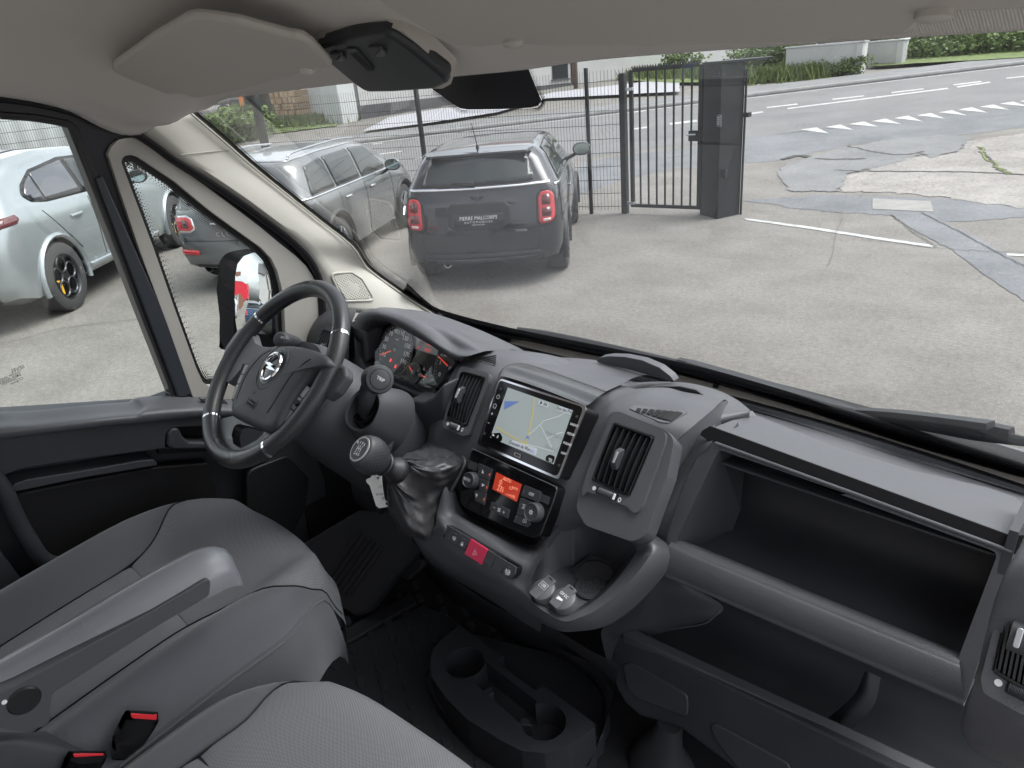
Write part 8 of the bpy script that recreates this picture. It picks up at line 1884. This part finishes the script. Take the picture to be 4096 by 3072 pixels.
for s, v in ((1, 'right'), (-1, 'left')):
    d('window_surround', [(.74, 1.28), (.86, 1.38), (1.15, 1.50), (1.8, 1.56), (2.55, 1.53), (3.15, 1.26), (3.2, 1.14), (2.0, 1.14), (1.1, 1.16), (.84, 1.20)], v, M['carblack'], r=.05, off=.003)
    d('side_window', [(.80, 1.28), (.90, 1.365), (1.09, 1.45), (1.07, 1.18), (.90, 1.21)], v, M['tint'], r=.02, off=.008); d('side_window', [(1.10, 1.18), (1.12, 1.465), (1.8, 1.525), (1.82, 1.165)], v, M['tint'], r=.02, off=.008); d('side_window', [(1.90, 1.165), (1.88, 1.525), (2.5, 1.49), (3.0, 1.26), (3.05, 1.16)], v, M['carglass'], r=.02, off=.008)
    for pts in ([(1.86, .42), (1.87, .42), (1.88, 1.10), (1.87, 1.10)], [(.90, 1.10), (.91, 1.10), (1.20, .80), (1.40, .60), (1.39, .59), (1.19, .79)], [(3.05, .42), (3.06, .42), (3.1, 1.1), (3.09, 1.1)]): d('door_gap', pts, v, M['carblack'], r=0, off=.002, th=.002)
    for y in (1.35, 2.25): tube('door_handle', [Vector((s * .945, y, .95)), Vector((s * .965, y + .12, .955)), Vector((s * .945, y + .24, .95))], .020, PSs, t, n=8)
    d('tail_light', [(.02, 1.03), (.05, 1.12), (.42, 1.14), (.47, 1.09), (.40, 1.05)], v, M['lampdeep'], r=.02, off=.006); d('sill', [(1.4, .33), (3.3, .33), (3.3, .40), (1.4, .42)], v, PSs, r=.01, off=.03, th=.05)
    door_mirror(t, (s * 1.08, 2.95, 1.17), s, M['carblack'])
d('rear_window', [(-.55, 1.18), (.55, 1.18), (.48, 1.42), (-.48, 1.42)], 'rear', M['tint']); d('rear_bumper_insert', [(-.7, .32), (.7, .32), (.78, .52), (-.78, .52)], 'rear', M['carblack'], r=.04)
d('tail_light', [(-.90, 1.03), (-.90, 1.13), (-.40, 1.15), (-.42, 1.07)], 'rear', M['lampdeep'], r=.02); d('tail_light', [(.90, 1.03), (.90, 1.13), (.40, 1.15), (.42, 1.07)], 'rear', M['lampdeep'], r=.02)
for s in (-1, 1): lathe('exhaust', [(.05, -.1), (.05, .03), (.06, .03), (.06, -.08)], Vector((s * .60, .02, .38)), (0, -1, 0), M['chrome'], t, n=18)
d('sunroof', [(-.4, 1.2), (.4, 1.2), (.4, 2.2), (-.4, 2.2)], 'top', M['tint'])
place(t, wh)
# dark car roof beyond the SUV by the fence
def simple_copy(src_root, lbl, loc, rz, col=None):
    r = src_root.copy(); COL.objects.link(r); r.location = loc; r.rotation_euler.z = rz; r['label'] = lbl
    def rec(a, b):
        for ch in [o for o in bpy.data.objects if o.parent == a]:
            c = ch.copy(); COL.objects.link(c); c.parent = b
            if col and c.data.materials and c.data.materials[0] == PBm: c.data = c.data.copy(); c.data.materials[0] = col
            rec(ch, c)
    rec(src_root, r); return r
simple_copy(mini_root, 'dark blue hatchback behind the van, seen only in the door mirror', (-3.2, -9.5, 0), math.pi + .05, paint_mat('paint_blue', (.03, .07, .14), .4, .2))
simple_copy(mini_root, 'silver hatchback in the row behind the van, left in the door mirror', (-7.0, -14.5, 0), 2.7, paint_mat('paint_silver2', (.4, .42, .44), .4, .2))
# street behind the van, reflected in the mirror
M['hallw'] = PW
wb = thing('white_gable_house', 'white gabled building behind the van, reflected in the door mirror', 'building', (-2, -34, 0)); wallbox(wb, Vector((.5, -44, 0)), Vector((-6.2, -45, 0)), 8.0, 8, WHITE)
slab('roof', [(.8, -43.8, 8), (-6.5, -44.8, 8), (-6.5, -48, 11), (.8, -47, 11)], .2, PLIN, wb, toward=(0, 0, 1))
rs = thing('red_sign_board', 'white and red dealer sign board behind the van, reflected in the door mirror', 'sign', (-7, -22, 0)); RS = mat('sign_red', (.65, .03, .05), .5)
slab('board', [(-5.6, -21, 1.6), (-8.4, -22, 1.6), (-8.4, -22, 3.4), (-5.6, -21, 3.4)], .1, RS, rs, toward=(0, 1, 0)); slab('header', [(-5.6, -20.98, 3.45), (-8.4, -21.98, 3.45), (-8.4, -21.98, 4.3), (-5.6, -20.98, 4.3)], .1, M['white'], rs, toward=(0, 1, 0))
for x, y in ((-5.7, -21.1), (-8.3, -22)): tube('sign_leg', [Vector((x, y, 0)), Vector((x, y, 4.2))], .07, M['satin'], rs, n=8)
bh = thing('brick_house', 'brown brick house behind the van, reflected in the door mirror', 'building', (-13, -24, 0)); wallbox(bh, Vector((-10, -36, 0)), Vector((-17, -26, 0)), 6.5, 8, mat('brown_brick', (.18, .09, .06), .85, var=(3, .2)))
upm = thing('utility_pole', 'tall pole beside the white gabled building, reflected in the door mirror', 'pole', (-2.6, -24, 0)); tube('pole_shaft', [Vector((-2.6, -24, 0)), Vector((-2.6, -24, 9.5))], [.12, .08], M['bark'], upm, n=8)
for z in (8.6, 9.0, 9.3): tube('cable', [Vector((-2.6, -24, z)), Vector((-9, -22, z - .5)), Vector((-18, -20, z))], .015, M['black'], upm, n=4, ns=16)
